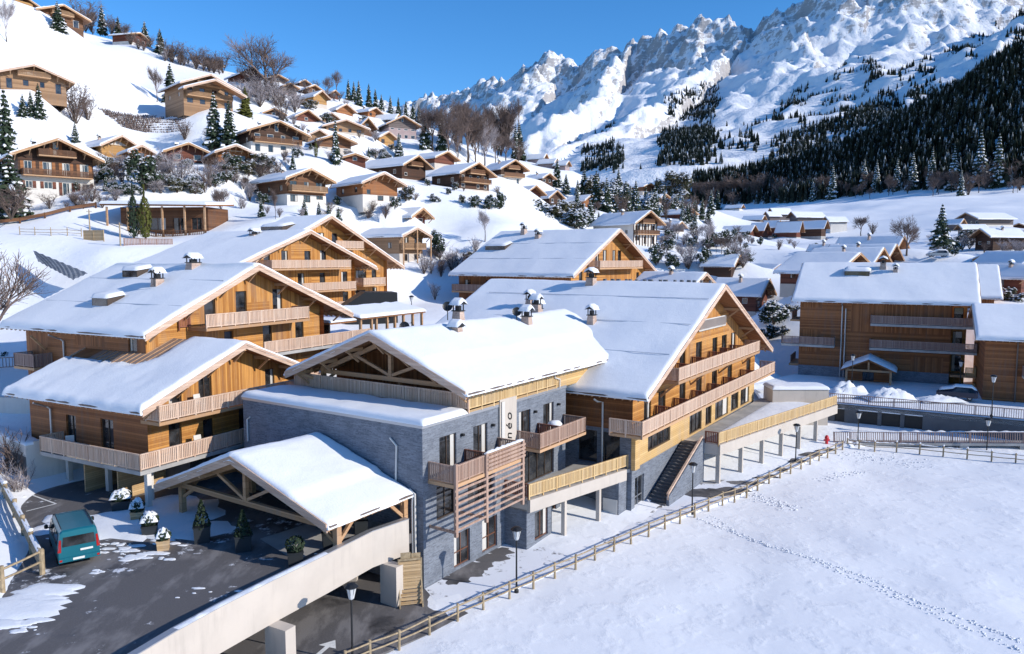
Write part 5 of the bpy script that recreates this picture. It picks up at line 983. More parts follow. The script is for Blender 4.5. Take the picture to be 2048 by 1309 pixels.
    for z in zs:
        hb = ww * .92 if z < he - .3 else ww * .5; dp_ = min(1.3, fo * .75)
        if Y < 205: balcony(t, [(-hb, -.02), (-hb, -dp_), (hb, -dp_), (hb, -.02)], z, [(-hb, -dp_ - .05), (hb, -dp_ - .05), (hb, -.03), (-hb, -.03)], 'w' + ('m' if wc in 'dg' else 'o' if wc in 'or' else 't' if wc in 'mt' else 'y'), 'beam', .2, .95)
        else:
            m = MB(); m.box(-hb, hb, -dp_, -.02, z - .2, z); b = m.build('balcony', M['beam'], t); m = MB(); m.box(-hb, hb, -dp_ - .06, -dp_, z, z + .95); m.build('railing', M['w' + ('m' if wc in 'dg' else 'o' if wc in 'or' else 'y')], b)
    if 'c' in opt or (rr.random() < .45 and Y < 300 and 'p' not in opt): chimney(t, side * ww * .35, L * .45, ha - sn - wd * .06, 1.6, .5)
    if 'f' in opt:
        r2, u2 = gable_roof(t, -hw * 1.03, he * .72, 0, ha * .80, hw * 1.03, he * .72, -fo - 2.6, -fo + .3, .3, .2, step=2.0, board=.4, rafters=False, purlins=False, back=False)
    if 'g' in opt:
        gw_ = MB(); zt = und(0) - .75; zl = he + .25; sp = ww * .52; gw_.add([(-sp, -.03, zl), (sp, -.03, zl), (sp, -.03, zl + .15), (0, -.03, zt), (-sp, -.03, zl + .15)], [(0, 1, 2, 3, 4)]); g_ = gw_.build('gable_window', M['curtain'], t)
        gw_ = MB()
        for a_, b_ in (((-sp, zl), (sp, zl)), ((-sp, zl + .15), (0, zt)), ((0, zt), (sp, zl + .15)), ((0, zl), (0, zt)), ((-sp * .5, zl), (-sp * .5, (zl + zt) / 2)), ((sp * .5, zl), (sp * .5, (zl + zt) / 2))): gw_.bar((a_[0], -.05, a_[1]), (b_[0], -.05, b_[1]), .06, .1, (0, 1, 0))
        gw_.build('glazing_bar', M['beam'], g_)
    if 'T' in opt:
        for x_ in [(-1 + i * .25) * (ww - .1) for i in range(9)]:
            tm_ = MB(); tm_.bar((x_, -.08, -.5), (x_, -.08, und(x_) - .05), .2, .14, (0, 1, 0)); tm_.build('timber_post', M['wd'], t)
    if 'o' in opt:
        for x in (-hw + .3, 0, hw - .3):
            m = MB(); m.bar((x, -fo + .1, -1.5), (x, -fo + .1, und(x) - .05), .2, .2, (0, 1, 0)); m.build('post', M['beam'], t)
    return t
for sp_, hp_ in zip(HOUSES, HP): house(sp_, hp_)
# long low posted house at left, seen from its eave side
pl = at_y(330, 472, 118.0); lh = thing('house', "low house with flat snowy roof, posted veranda and brown walls behind two columnar cypresses", 'house', pl, R(-6), "chalets on the hillside")
mb = MB(); mb.hexa([(-9.0, -2.4, 4.6), (8.3, -2.6, 4.3), (8.0, 7, 5.0), (-8.5, 7, 5.3), (-9.0, -2.4, 4.85), (8.3, -2.6, 4.55), (8.0, 7, 5.25), (-8.5, 7, 5.55)]); rf = mb.build('roof', M['soffit'], lh)
def _lr(s, t): return (-9.05 + 17.4 * s + (.5 * t) * (1 - 2 * s), -2.6 + 9.7 * t, 4.84 - .3 * s + .72 * t)
flat_snow(rf, _lr, 10, 5, .45)
mb = MB(); f = Face('u', 0, -1); ow_ = [(-5.5, -3.8, .3, 2.5), (-2.6, .2, .9, 2.8), (1.4, 3.6, .3, 2.8), (4.4, 6.2, .9, 2.8)]; wall(mb, f, -7.2, 7.2, -2, 4.4, ow_); wall(mb, Face('v', 7.2, 1), 0, 6.5, -2, 4.4); wall(mb, Face('v', -7.2, -1), 0, 6.5, -2, 4.5); mb.build('timber_wall', M['wm'], lh)
for o in ow_: window(lh, f, o, mull=1, frame='frame_brown')
for x in (-8, -4.6, 1.0, 4.6, 7.8):
    mb = MB(); mb.bar((x, -2.2, -2.2), (x, -2.2, 4.4), .24, .24, (0, 1, 0)); mb.build('post', M['beam'], lh)
mb = MB(); mb.box(-8.2, 8.2, -2.6, -.05, -.5, -.2); b = mb.build('veranda', M['beam'], lh)
mb = MB(); railing(mb, (-8.1, -2.45), (8.1, -2.45), -.2, .9, pitch=.3); mb.build('railing', M['wm'], b)
# ------------------------------------------------------------------ trees
def spruce_meshes(seed, snow=.5, wide=.24, tiers=17, needle='needle'):
    """unit-height spruce: trunk, drooping boughs built of many small sprays, snow lying on them"""
    rr = random.Random(seed); tr = MB(); tr.tube([(0, 0, -.06), (0, 0, .5), (0, 0, .97)], [.018, .012, .002], 6)
    cr, sn = MB(), MB()
    for i in range(tiers):
        f = i / (tiers - 1); z = .07 + .88 * f ** .92; r = wide * (1 - f) ** .82 * rr.uniform(.82, 1.12) + .012; n = max(5, int(11 - 5 * f)); off = rr.random() * 6
        for k in range(n):
            if rr.random() < .07: continue
            a = off + 2 * math.pi * (k + rr.uniform(-.3, .3)) / n; L = r * rr.uniform(.7, 1.15); dr = L * rr.uniform(.22, .5); w_ = L * rr.uniform(.26, .42)
            dx, dy = math.cos(a), math.sin(a); px, py = -dy, dx; seg = 4
            def pt(t, s): b = -dr * t ** 1.3 + .03 * L * math.sin(t * 3); return (dx * L * t + px * w_ * s, dy * L * t + py * w_ * s, z + b - abs(s) * w_ * .7)
            vs = []; fs = []; ws = [.25, .9, 1.0, .7, .12]
            for q in range(seg + 1):
                t = q / seg; j = rr.uniform(.65, 1.25); vs += [pt(t, -ws[q] * j), pt(t, 0), pt(t, ws[q] * j)]
            for q in range(seg): fs += [(q * 3, q * 3 + 1, q * 3 + 4, q * 3 + 3), (q * 3 + 1, q * 3 + 2, q * 3 + 5, q * 3 + 4)]
            cr.add(vs, fs)
            for q in range(3):        # hanging sprays
                t = rr.uniform(.25, 1); s = rr.uniform(-.8, .8); p0 = pt(t, s); e = .018 + .02 * (1 - f); cr.tri((p0[0] - px * e, p0[1] - py * e, p0[2]), (p0[0] + px * e, p0[1] + py * e, p0[2]), (p0[0] + dx * e * .6, p0[1] + dy * e * .6, p0[2] - e * rr.uniform(1.2, 2.2)))
            if rr.random() < snow:
                t0, t1 = rr.uniform(.2, .45), rr.uniform(.7, 1.0); v2 = []
                for q in range(3):
                    t = t0 + (t1 - t0) * q / 2; s_ = (.35, .62, .3)[q] * rr.uniform(.7, 1.1); h_ = .008 + .006 * (1 - f)
                    for s in (-s_, 0, s_): p0 = pt(t, s); v2.append((p0[0], p0[1], p0[2] + h_ * (1.8 if s == 0 else .5)))
                sn.add(v2, [(0, 1, 4, 3), (1, 2, 5, 4), (3, 4, 7, 6), (4, 5, 8, 7)])
    return tr, cr, sn
def mesh_of(mb, name, mat, smooth=False):
    o = mb.build(name, mat, None, smooth); me = o.data; bpy.data.objects.remove(o); return me
SPR = []
for sd_ in range(4):
    t_, c_, s_ = spruce_meshes(sd_ + 1, .34 + .12 * sd_, .20 + .025 * (sd_ % 3)); SPR.append((mesh_of(t_, 'trunk', M['bark']), mesh_of(c_, 'crown', M['needle']), mesh_of(s_, 'snow_load', M['snow'], True)))
t_, c_, s_ = spruce_meshes(31, .5, .30, 15); CED = (mesh_of(t_, 'trunk', M['bark']), mesh_of(c_, 'crown', M['needle']), mesh_of(s_, 'snow_load', M['snow'], True))
t_, c_, s_ = spruce_meshes(41, .05, .26, 18); YEL = (mesh_of(t_, 'trunk', M['bark']), mesh_of(c_, 'crown', M['needle2']), mesh_of(s_, 'snow_load', M['snow'], True))
t_, c_, s_ = spruce_meshes(51, .95, .22, 17); FRO = (mesh_of(t_, 'trunk', M['bark']), mesh_of(c_, 'crown', M['needle']), mesh_of(s_, 'snow_load', M['snow'], True))
def bare_meshes(seed, spread=.62, levels=5, first=.25, trunk=.015, upw=.35, nb=3):
    rr = random.Random(seed); tr, cr = MB(), MB()
    def grow(p, d, L, r, lv):
        q = p + d * L * .5 + Vector((rr.uniform(-1, 1), rr.uniform(-1, 1), rr.uniform(-.3, .6))) * L * .06; e = p + d * L
        (tr if lv == 0 else cr).tube([p, q, e], [r, r * .85, r * .62], 5 if lv < 2 else 3, cap=False)
        if lv >= levels: return
        n = nb + (1 if rr.random() < .5 else 0) + (1 if lv >= levels - 2 else 0)
        for i in range(n):
            a = 2 * math.pi * (i + rr.random() * .8) / n; ax = d.orthogonal().normalized(); ax.rotate(Matrix.Rotation(a, 3, d)); t = rr.uniform(.35, 1.0) if lv else rr.uniform(.55, 1.0)
            nd = (d + ax * spread * rr.uniform(.6, 1.25) + Vector((0, 0, upw * rr.uniform(.2, 1)))).normalized(); grow(p + d * L * t, nd, L * rr.uniform(.58, .8), r * .55, lv + 1)
        grow(e, (d + Vector((rr.uniform(-.3, .3), rr.uniform(-.3, .3), .15))).normalized(), L * .72, r * .62, lv + 1)
    grow(Vector((0, 0, -.03)), Vector((rr.uniform(-.06, .06), rr.uniform(-.06, .06), 1)).normalized(), first, trunk, 0)
    zm = max(v[2] for v in cr.v); 
    for b in (tr, cr): b.v = [(x / zm, y / zm, z / zm) for x, y, z in b.v]
    return tr, cr
BARE = []
for sd_, kw in ((1, dict(first=.3)), (2, dict(first=.24, spread=.75)), (3, dict(first=.34, spread=.5)), (4, dict(first=.2, spread=.8, upw=.5))):
    t_, c_ = bare_meshes(sd_ + 60, levels=5, **kw); BARE.append((mesh_of(t_, 'trunk', M['bark']), mesh_of(c_, 'crown', M['twig']), None)); BARE.append((BARE[-1][0], mesh_of(c_, 'crown', M['twig_frost']), None))
t_, c_ = bare_meshes(97, levels=5, first=.2, spread=.85, upw=.42, trunk=.014); BIG = (mesh_of(t_, 'trunk', M['bark']), mesh_of(c_, 'crown', M['twig']), None)
def shrub_meshes(seed, snow, leaf, mat, flat_=.8, n=1500):
    """rounded evergreen or twiggy bush: leaf-sized faces through the volume, snow clumps on the outside"""
    rr = random.Random(seed); st, cr, sn = MB(), MB(), MB(); lobes = [(Vector((rr.uniform(-.33, .33), rr.uniform(-.33, .33), rr.uniform(.2, .82))), rr.uniform(.12, .24)) for _ in range(13)]
    for i in range(7): a = rr.random() * 6.3; st.tube([(0, 0, -.05), (.1 * math.cos(a), .1 * math.sin(a), .3), (.26 * math.cos(a), .26 * math.sin(a), .62)], [.02, .014, .005], 4)
    for i in range(n):
        c, r = rr.choice(lobes); d = Vector((rr.gauss(0, 1), rr.gauss(0, 1), rr.gauss(0, 1))).normalized(); p = c + d * r * rr.uniform(.55, 1.08)
        u = Vector((rr.gauss(0, 1), rr.gauss(0, 1), rr.gauss(0, 1))).normalized(); v = u.cross(d + Vector((.01, .02, 0))).normalized(); e = leaf * rr.uniform(.6, 1.3); cr.quad(p - u * e, p + v * e * .7, p + u * e, p - v * e * .7)
        if d.z > .05 and rr.random() < snow:
            e = leaf * rr.uniform(.7, 1.5); q = c + d * r * 1.04; vs = [q + Vector((0, 0, e * .5))]; 
            for k in range(6): t = k * 1.047; vs.append(q + Vector((math.cos(t) * e, math.sin(t) * e, -e * .15 + rr.uniform(-.2, .2) * e)))
            sn.add(vs, [(0, 1 + k, 1 + (k + 1) % 6) for k in range(6)])
    return st, cr, sn
def shr(*a, **k): t_, c_, s_ = shrub_meshes(*a, **k); m_ = a[3]; return (mesh_of(t_, 'stem', M['bark']), mesh_of(c_, 'foliage', M[m_]), mesh_of(s_, 'snow_load', M['snow'], True) if s_.v else None)
SHR = [shr(11, .38, .042, 'shrub'), shr(12, .5, .042, 'needle'), shr(13, .16, .042, 'needle')]
def twiggy(seed, mat):
    rr = random.Random(seed); st, cr = MB(), MB()
    for i in range(11):
        a = rr.random() * 6.3; l = rr.uniform(.15, .5); p0 = Vector((0, 0, -.05)); p1 = Vector((l * .4 * math.cos(a), l * .4 * math.sin(a), rr.uniform(.3, .45))); p2 = Vector((l * math.cos(a), l * math.sin(a), rr.uniform(.65, 1.0))); st.tube([p0, p1, p2], [.016, .011, .004], 4, False)
        for k in range(16):
            t = rr.uniform(.25, 1); b = p0.lerp(p1, t * 2) if t < .5 else p1.lerp(p2, t * 2 - 1); d = Vector((rr.gauss(0, .5), rr.gauss(0, .5), rr.uniform(.2, 1))).normalized(); L = rr.uniform(.12, .3); e = b + d * L; cr.tube([b, e], [.006, .003], 3, False)
            for q in range(3): d2 = (d + Vector((rr.gauss(0, .6), rr.gauss(0, .6), rr.gauss(0, .4)))).normalized(); b2 = b.lerp(e, rr.uniform(.3, 1)); cr.tube([b2, b2 + d2 * L * .6], [.004, .002], 3, False)
    return (mesh_of(st, 'stem', M['bark']), mesh_of(cr, 'foliage', M[mat]), None)
TWG = [twiggy(5, 'twig'), twiggy(6, 'twig_frost'), twiggy(8, 'twig')]
def column_meshes(mat):
    rr = random.Random(5); tr, cr = MB(), MB(); tr.tube([(0, 0, -.04), (0, 0, .9)], [.02, .006], 5)
    for i in range(900):
        f = rr.random(); r = .115 * (math.sin(min(1, f * 1.15 + .12) * math.pi) ** .55) * rr.uniform(.55, 1.1); a = rr.random() * 6.3; p = Vector((r * math.cos(a), r * math.sin(a), .03 + f * .96)); e = rr.uniform(.014, .03); o = Vector((-math.sin(a), math.cos(a), 0)); cr.tri(p - o * e * .6, p + o * e * .6, p + Vector((math.cos(a) * .3, math.sin(a) * .3, 1)).normalized() * e * 2)
    return (mesh_of(tr, 'trunk', M['bark']), mesh_of(cr, 'crown', M[mat]), None)
COLD, COLY = column_meshes('needle'), column_meshes('needle2')
def plant(name, label, cat, p, h, meshes, group, ws=1.0, rz=None):
    t = thing(name, label, cat, p, random.random() * 6.28 if rz is None else rz, group, (h * ws, h * ws, h)); a = None
    for i, me in enumerate(meshes):
        if me is None: continue
        o = bpy.data.objects.new(me.name.split('.')[0], me); COL.objects.link(o); o.parent = a if i == 2 and a else t
        if i == 1: a = o
    return t
KIND = {'S': ('spruce_tree', 'spruce', "conifers on the slopes"), 'F': ('spruce_tree', 'spruce', "conifers on the slopes"), 'C': ('conifer', 'conifer', "conifers on the slopes"), 'Y': ('conifer', 'conifer', "conifers on the slopes"), 'B': ('bare_tree', 'tree', "leafless trees"), 'W': ('bare_tree', 'tree', "leafless trees"), 'G': ('bare_tree', 'tree', "leafless trees"),
        'u': ('snowy_shrub', 'shrub', "shrubs under snow"), 'v': ('evergreen_shrub', 'shrub', "shrubs under snow"), 't': ('bare_shrub', 'shrub', "leafless shrubs"), 'w': ('frosted_shrub', 'shrub', "leafless shrubs"), 'K': ('columnar_cypress', 'cypress', "columnar conifers"), 'L': ('columnar_cypress', 'cypress', "columnar conifers")}
# kind, base x, base y, top y, distance (0 = where the sight line meets the ground), width factor, label
TREES = [
 ('S', 14, 312, 182, 136, .9, "tall snow-dusted spruce at the left photo edge above the dark shuttered chalet"), ('C', 22, 402, 300, 118, 1.2, "broad dark cedar-like conifer left of the dark shuttered chalet"),
 ('S', 47, 238, 196, 0, 1, "leftmost of three small spruces under the tan chalet"), ('S', 63, 235, 190, 0, 1, "middle of three small spruces under the tan chalet"), ('S', 79, 237, 174, 0, 1, "tallest, right one of three spruces under the tan chalet"),
 ('S', 342, 211, 136, 0, 1, "dark spruce beside a bare tree left of the two-balcony honey chalet"), ('B', 314, 208, 142, 0, .8, "slim bare tree touching the dark spruce on the open snow slope"),
 ('S', 429, 274, 190, 168, 1, "left of two dark spruces before the two-balcony honey chalet"), ('S', 459, 275, 206, 167, 1.1, "right of two dark spruces before the two-balcony honey chalet"), ('Y', 491, 232, 180, 0, 1, "yellow-green conifer right of the two-balcony honey chalet"),
 ('C', 117, 63, 20, 192, 1.1, "dark spreading conifer in front of the wide hilltop chalet"), ('S', 205, 68, 26, 0, .9, "dark slender spruce alone on the skyline right of the hilltop chalets"), ('S', 237, 78, 50, 0, 1.2, "snowy spruce on the skyline just left of the small red-brown chalet"), ('S', 321, 107, 72, 0, 1.1, "dark spruce on the skyline right of the small red-brown chalet"), ('S', 290, 80, 58, 290, 1, "spruce tip behind the small red-brown skyline chalet"),
 ('G', 535, 198, 76, 0, 1.25, "giant bare tree spreading its crown against the sky above the chalets"), ('B', 673, 188, 150, 0, 1, "bare tree on the skyline left of the spruce row"), ('B', 655, 196, 160, 0, .9, "smaller bare tree on the skyline right of the twin-roofed chalets"),
 ('W', 14, 84, 16, 0, .8, "frosted bare tree at the upper left photo edge"), ('t', 150, 250, 186, 0, 1.2, "large bare brown thicket below the white slope's left half"), ('t', 176, 244, 200, 0, 1, "smaller bare thicket right of the large brown one on the left slope"), ('F', 151, 284, 248, 0, 1, "small white-frosted spruce above the yellow-boarded chalet's roof"),
 ('v', 291, 378, 306, 132, .8, "dark rounded evergreen bush between yellow-boarded and red-brown chalets"), ('w', 364, 396, 316, 138, .9, "large frosted bush in front of the low red-brown chalet"), ('w', 330, 372, 322, 140, .8, "frosted bush directly right of the dark rounded evergreen"), ('t', 410, 392, 340, 138, .8, "brown bare bush right of the large frosted bush"), ('w', 432, 384, 334, 146, .9, "pale frosted bush under the stone-chimney chalet"),
 ('B', 443, 442, 372, 0, .8, "small bare tree with rounded twigs right of the veranda house"), ('S', 212, 382, 350, 0, 1, "small dark spruce on the snow right of the dark shuttered chalet"), ('K', 268, 468, 372, 111, 1, "dark columnar cypress in front of the veranda house"), ('L', 291, 472, 374, 111, 1.1, "yellow-green columnar cypress in front of the veranda house"),
 ('S', 672, 328, 240, 168, .62, "tall narrow lone spruce in the centre of the chalet slope"), ('L', 632, 315, 284, 0, 1.1, "small dark cone bush left of the tall lone spruce"), ('S', 586, 338, 308, 0, .9, "small spruce on snow below the white-terraced chalet"), ('B', 571, 338, 302, 0, .8, "small reddish bare tree below the white-terraced chalet"), ('v', 520, 337, 316, 0, 1, "olive hedge bush below the dark chalet's left end"), ('v', 540, 338, 317, 0, 1, "second olive hedge bush, further right below the dark chalet"),
 ('S', 523, 434, 396, 0, 1, "snow-dusted small spruce left above the hindmost resort roof"), ('S', 609, 432, 398, 0, 1.1, "dark small spruce under the brown white-based chalet"), ('S', 638, 430, 404, 133, 1.1, "left spruce in the trio above the hindmost resort gable"), ('S', 657, 434, 408, 132, 1.2, "middle spruce in the trio above the hindmost resort gable"), ('S', 677, 440, 414, 130, 1.2, "right spruce in the trio above the hindmost resort gable"), ('B', 551, 438, 378, 0, .6, "thin bare tree above the stepped resort roofs"), ('w', 500, 402, 366, 0, 1, "frosted shrub left of the brown white-based chalet"), ('u', 812, 402, 372, 0, 1.1, "snowy round shrub right of the orange white-based chalet"),
 ('S', 697, 200, 168, 0, .8, "first skyline spruce from the left, in the row of conifers"), ('S', 708, 204, 172, 0, .8, "second skyline spruce from the left, in the row of conifers"), ('S', 718, 212, 170, 0, .9, "third skyline spruce, tallest of the left cluster"), ('S', 738, 215, 176, 0, .9, "fourth skyline spruce, standing broad after a gap"), ('S', 751, 217, 186, 0, .8, "fifth skyline spruce, shorter and slim"), ('S', 763, 222, 197, 0, .9, "sixth skyline spruce above the snowy long roofs"), ('S', 781, 228, 199, 0, .9, "seventh skyline spruce, beside an eighth of equal height"), ('S', 797, 230, 202, 0, .9, "eighth skyline spruce, beside a seventh of equal height"), ('S', 812, 236, 209, 0, .9, "ninth skyline spruce, low and close to the mauve house"), ('S', 826, 242, 212, 0, .9, "tenth skyline spruce, right behind the mauve house"), ('S', 838, 246, 214, 0, .9, "last skyline spruce before the brown wood"),
 ('F', 798, 314, 270, 0, 1, "snow-laden spruce in front of the tall mauve house"), ('u', 770, 322, 306, 0, 1.2, "snowy hedge bush before the small yellow chalet"),
 ('C', 850, 296, 236, 0, .9, "dark conifer at the left edge of the brown bare wood"), ('B', 866, 300, 214, 0, .9, "brown bare tree next to the dark conifer in the wood"), ('S', 884, 305, 224, 0, .8, "dark spruce inside the brown bare wood"), ('B', 897, 318, 222, 0, .9, "tall brown bare tree in the middle of the wood"), ('B', 915, 322, 228, 0, 1, "wide brown bare tree right of the wood's middle"), ('B', 935, 326, 214, 0, .9, "brown bare tree highest at the wood's right part"), ('B', 950, 332, 236, 0, .9, "brown bare tree between the wood and the snowy bare giant"), ('W', 968, 342, 232, 0, .8, "tall snow-covered bare tree at the wood's right edge"), ('B', 990, 330, 262, 0, 1, "bare brown tree behind the white chalet with black gable"), ('B', 1012, 326, 272, 0, 1, "lower bare brown tree by the valley mouth houses"), ('t', 1035, 326, 288, 0, 1, "bare brown thicket left of the pale valley mouth houses"),
 ('S', 1114, 372, 320, 0, 1, "dark spruce above the small black chalet"), ('S', 1132, 386, 350, 0, 1.1, "dark spruce right of the small black chalet"), ('C', 1168, 392, 338, 290, 1, "dark conifer behind the orange-brown valley chalet"), ('S', 1192, 416, 342, 250, 1, "tall dark conifer right of the orange-brown valley chalet"), ('S', 1213, 420, 356, 248, 1, "dark conifer, second right of the orange-brown valley chalet"), ('S', 1251, 422, 362, 250, 1.1, "dark conifer with snow patches, left of a close pair in the valley"), ('S', 1271, 422, 362, 252, 1.1, "dark conifer with snow patches, right of a close pair in the valley"), ('S', 1232, 414, 372, 270, 1, "lower dark conifer left of the close pair in the valley"), ('S', 1309, 428, 373, 262, 1, "slender dark spruce above the flat-roofed red-brown chalet"), ('S', 1344, 418, 377, 330, 1, "spruce behind the flat-roofed red-brown chalet"), ('S', 1422, 418, 380, 400, 1, "slim spruce by the forest foot left of the hamlet"), ('S', 1404, 428, 395, 380, 1, "lower spruce left of the slim forest-foot spruce"),
 ('u', 1050, 455, 405, 205, 1.1, "leftmost snow-laden bush in the evergreen clump behind the resort"), ('u', 1075, 458, 398, 205, 1.1, "second snow-laden bush in the evergreen clump behind the resort"), ('u', 1102, 460, 402, 203, 1.2, "third snow-laden bush, middle of the evergreen clump"), ('u', 1128, 460, 400, 202, 1.1, "fourth snow-laden bush in the evergreen clump, beside a conifer"), ('u', 1152, 460, 412, 200, 1.2, "fifth snow-laden bush in the evergreen clump, near the timbered house"), ('S', 1180, 440, 396, 215, 1, "dark young spruce between the evergreen clump and timbered house"), ('v', 999, 420, 386, 0, 1, "dark bush left of the white red-gabled chalet"), ('v', 950, 416, 392, 0, 1.4, "dark snowy hedge bush at the snow slope's top right"), ('v', 978, 420, 398, 0, 1.3, "second dark hedge bush near the white red-gabled chalet"),
 ('W', 970, 482, 418, 0, 1.0, "pale rounded bare tree alone on the snow slope behind the resort"), ('v', 876, 514, 460, 0, .7, "dark upright bush left of the rounded pale bare tree"), ('w', 905, 545, 498, 0, 1.2, "bare frosted shrub on the bank below the dark upright bush"), ('t', 930, 536, 505, 0, 1, "brown twiggy shrub on the bank behind the snowy apartment roof"), ('w', 848, 548, 510, 0, 1.2, "snow-clumped shrub on the bank beside the hindmost gable"), ('w', 870, 600, 566, 0, .9, "frosted young shrub above the blue-shaded yard"),
 ('v', 1312, 530, 486, 0, .9, "dark bush beneath the tall black-timbered house"), ('w', 1377, 538, 486, 0, 1.1, "large frosted round bush centre right behind the main hotel"), ('v', 1345, 538, 505, 0, 1.1, "dark low bush left of the large frosted round bush"), ('v', 1408, 534, 494, 0, .9, "dark evergreen bush right of the large frosted round bush"), ('v', 1491, 527, 503, 0, 1.3, "dark rounded bush on snow below the hamlet"),
 ('W', 1418, 500, 436, 0, 1, "pinkish frosted bare tree left of the valley orchard"), ('B', 1432, 508, 470, 0, .8, "orchard bare tree, first from the left"), ('B', 1443, 510, 472, 0, .8, "orchard bare tree, second from the left"), ('B', 1455, 508, 468, 0, .8, "orchard bare tree, third from the left"), ('B', 1468, 508, 468, 0, .8, "orchard bare tree, fourth from the left"), ('B', 1481, 506, 470, 0, .8, "orchard bare tree, last on the right"), ('B', 1722, 472, 430, 0, 1, "frosted bare tree right of the white-walled farmhouse"), ('t', 1745, 470, 448, 0, 1.1, "bare shrub between farmhouse and the large round bare tree"),
 ('G', 1813, 508, 428, 0, 1.0, "large dark round-crowned bare tree left of the big valley spruce"), ('S', 1880, 516, 406, 172, 1.0, "big dark spruce standing between round bare tree and grey barn"), ('w', 1925, 500, 472, 0, 1.2, "frosted shrub left of the black-gabled barn"), ('w', 2008, 508, 482, 0, 1.3, "frosted shrub under the black-gabled barn's right end"), ('w', 2036, 510, 484, 0, 1.3, "frosted shrub at the right photo edge below the barn"), ('u', 2022, 612, 572, 118, 1.3, "snowy shrub at right photo edge beside the dark red house"),
 ('u', 1548, 652, 592, 128, 1.0, "frosted bush between main hotel gable and right-hand block"), ('u', 1575, 640, 606, 130, 1.2, "second frosted bush against the right-hand block's left end"), ('v', 1538, 672, 648, 124, 1.4, "dark hedge bush with snow cap, left one below the frosted bush"), ('u', 1566, 674, 650, 124, 1.4, "dark hedge bush with snow cap, right one beside the block"),
 ('G', -38, 720, 402, 66, 1.0, "large bare tree reaching in from the left photo edge"), ('t', 14, 1005, 880, 50.5, .9, "bare twiggy shrub by the lot fence at the left photo edge"), ('w', 40, 1012, 940, 49, .9, "smaller frosted shrub by the lot fence"), ('v', 12, 735, 705, 73, 1.3, "left dark shrub in the blue-shaded garden"), ('v', 40, 735, 712, 73, 1.2, "middle dark shrub in the blue-shaded garden"), ('v', 73, 732, 710, 74, 1.3, "right dark shrub in the blue-shaded garden"),
 ('t', 165, 46, 22, 262, 1.2, "bare brown skyline shrub right of the wide hilltop chalet"), ('t', 182, 62, 40, 0, 1.2, "bare skyline shrub left of the slender spruce"), ('t', 345, 124, 100, 0, 1.3, "dark skyline shrub, first in the line along the crest"), ('t', 368, 130, 106, 0, 1.3, "dark skyline shrub, second in the line along the crest"), ('t', 392, 138, 112, 0, 1.3, "dark skyline shrub, third in the line along the crest"), ('t', 418, 142, 118, 0, 1.3, "dark skyline shrub, fourth in the line along the crest"), ('t', 446, 146, 122, 0, 1.3, "dark skyline shrub, fifth in the line left of the giant bare tree"), ('t', 500, 172, 140, 0, 1.3, "bare shrub under the giant bare tree's left side"), ('w', 490, 208, 172, 0, 1.4, "pale frosted thicket below the giant bare tree"), ('w', 520, 214, 182, 0, 1.4, "second pale frosted thicket below the giant bare tree"), ('w', 552, 212, 180, 0, 1.4, "third pale frosted thicket right of the giant tree's trunk"), ('w', 590, 224, 196, 0, 1.4, "pale frosted thicket above the dark red barn"), ('t', 565, 246, 214, 0, 1.2, "dark bush between little dark chalet and red barn"),
 ('t', 20, 402, 372, 112, 1.6, "bare hedge shrub along the road at far left"), ('t', 100, 418, 392, 0, 1.5, "low bare shrub beneath the dark shuttered chalet"), ('t', 205, 416, 392, 0, 1.4, "bare shrub left of the veranda house"), ('w', 232, 404, 378, 0, 1.4, "frosted shrub above the veranda house's left roof edge"), ('u', 470, 352, 330, 0, 1.5, "snow-covered shrub under the stone-chimney chalet's balcony"), ('u', 452, 362, 340, 0, 1.3, "second snow-covered shrub under the stone-chimney chalet"), ('w', 420, 290, 262, 0, 1.2, "frosted bush left of the two dark spruces' feet"), ('t', 370, 282, 252, 0, 1.1, "bare bush under the terraced planting rows"),
]
random.seed(11)
for i, (k, px, pb, pt_, Yt, ws, lab) in enumerate(TREES):
    p = hit(px, pb) if not Yt else at_y(px, pb, Yt)
    if Yt: p.z = min(p.z, max(p.z - 2.5, Hs(p.x, p.y)))
    y_ = p.y; top = HC + (YH - pt_) / F_PX * y_; h = max(1.0, top - p.z)
    me = SPR[i % 4] if k == 'S' else FRO if k == 'F' else CED if k == 'C' else YEL if k == 'Y' else BARE[(i % 4) * 2] if k == 'B' else BARE[(i % 4) * 2 + 1] if k == 'W' else BIG if k == 'G' else SHR[i % 2] if k == 'u' else SHR[2] if k == 'v' else TWG[(i % 2) * 2] if k == 't' else TWG[1] if k == 'w' else COLD if k == 'K' else COLY
    nm, cat, grp = KIND[k]; plant(nm, lab, cat, p, h, me, grp, ws)
# undergrowth that nothing tells apart: each plant an object, one label per patch
def scatter(n, x0, x1, y0, y1, kinds, hpx, lab, grp, ymin=60, slope=0.0, wsf=1.2):
    rr = random.Random(int(x0 * 3 + y0)); 
    for i in range(n):
        px = rr.uniform(x0, x1); py = rr.uniform(y0, y1) + slope * (px - x0); p = hit(px, py, ymin); hp_ = rr.uniform(*hpx) / F_PX * p.y; k = rr.choice(kinds)
        me = SPR[i % 4] if k == 'S' else BARE[(i % 4) * 2] if k == 'B' else BARE[(i % 4) * 2 + 1] if k == 'W' else SHR[i % 2] if k == 'u' else SHR[2] if k == 'v' else TWG[(i % 2) * 2] if k == 't' else TWG[1]
        nm, cat, _ = KIND[k]; plant(nm, lab[k] if isinstance(lab, dict) else lab, cat, p, hp_, me, grp, wsf * rr.uniform(.8, 1.2))
scatter(16, 165, 300, 40, 62, 'tttB', (14, 26), {'t': "dark bare shrub crowding the skyline between hilltop chalets and red-brown one", 'B': "slim bare tree crowding the skyline between hilltop chalets and red-brown one"}, "skyline growth at left", slope=.35)
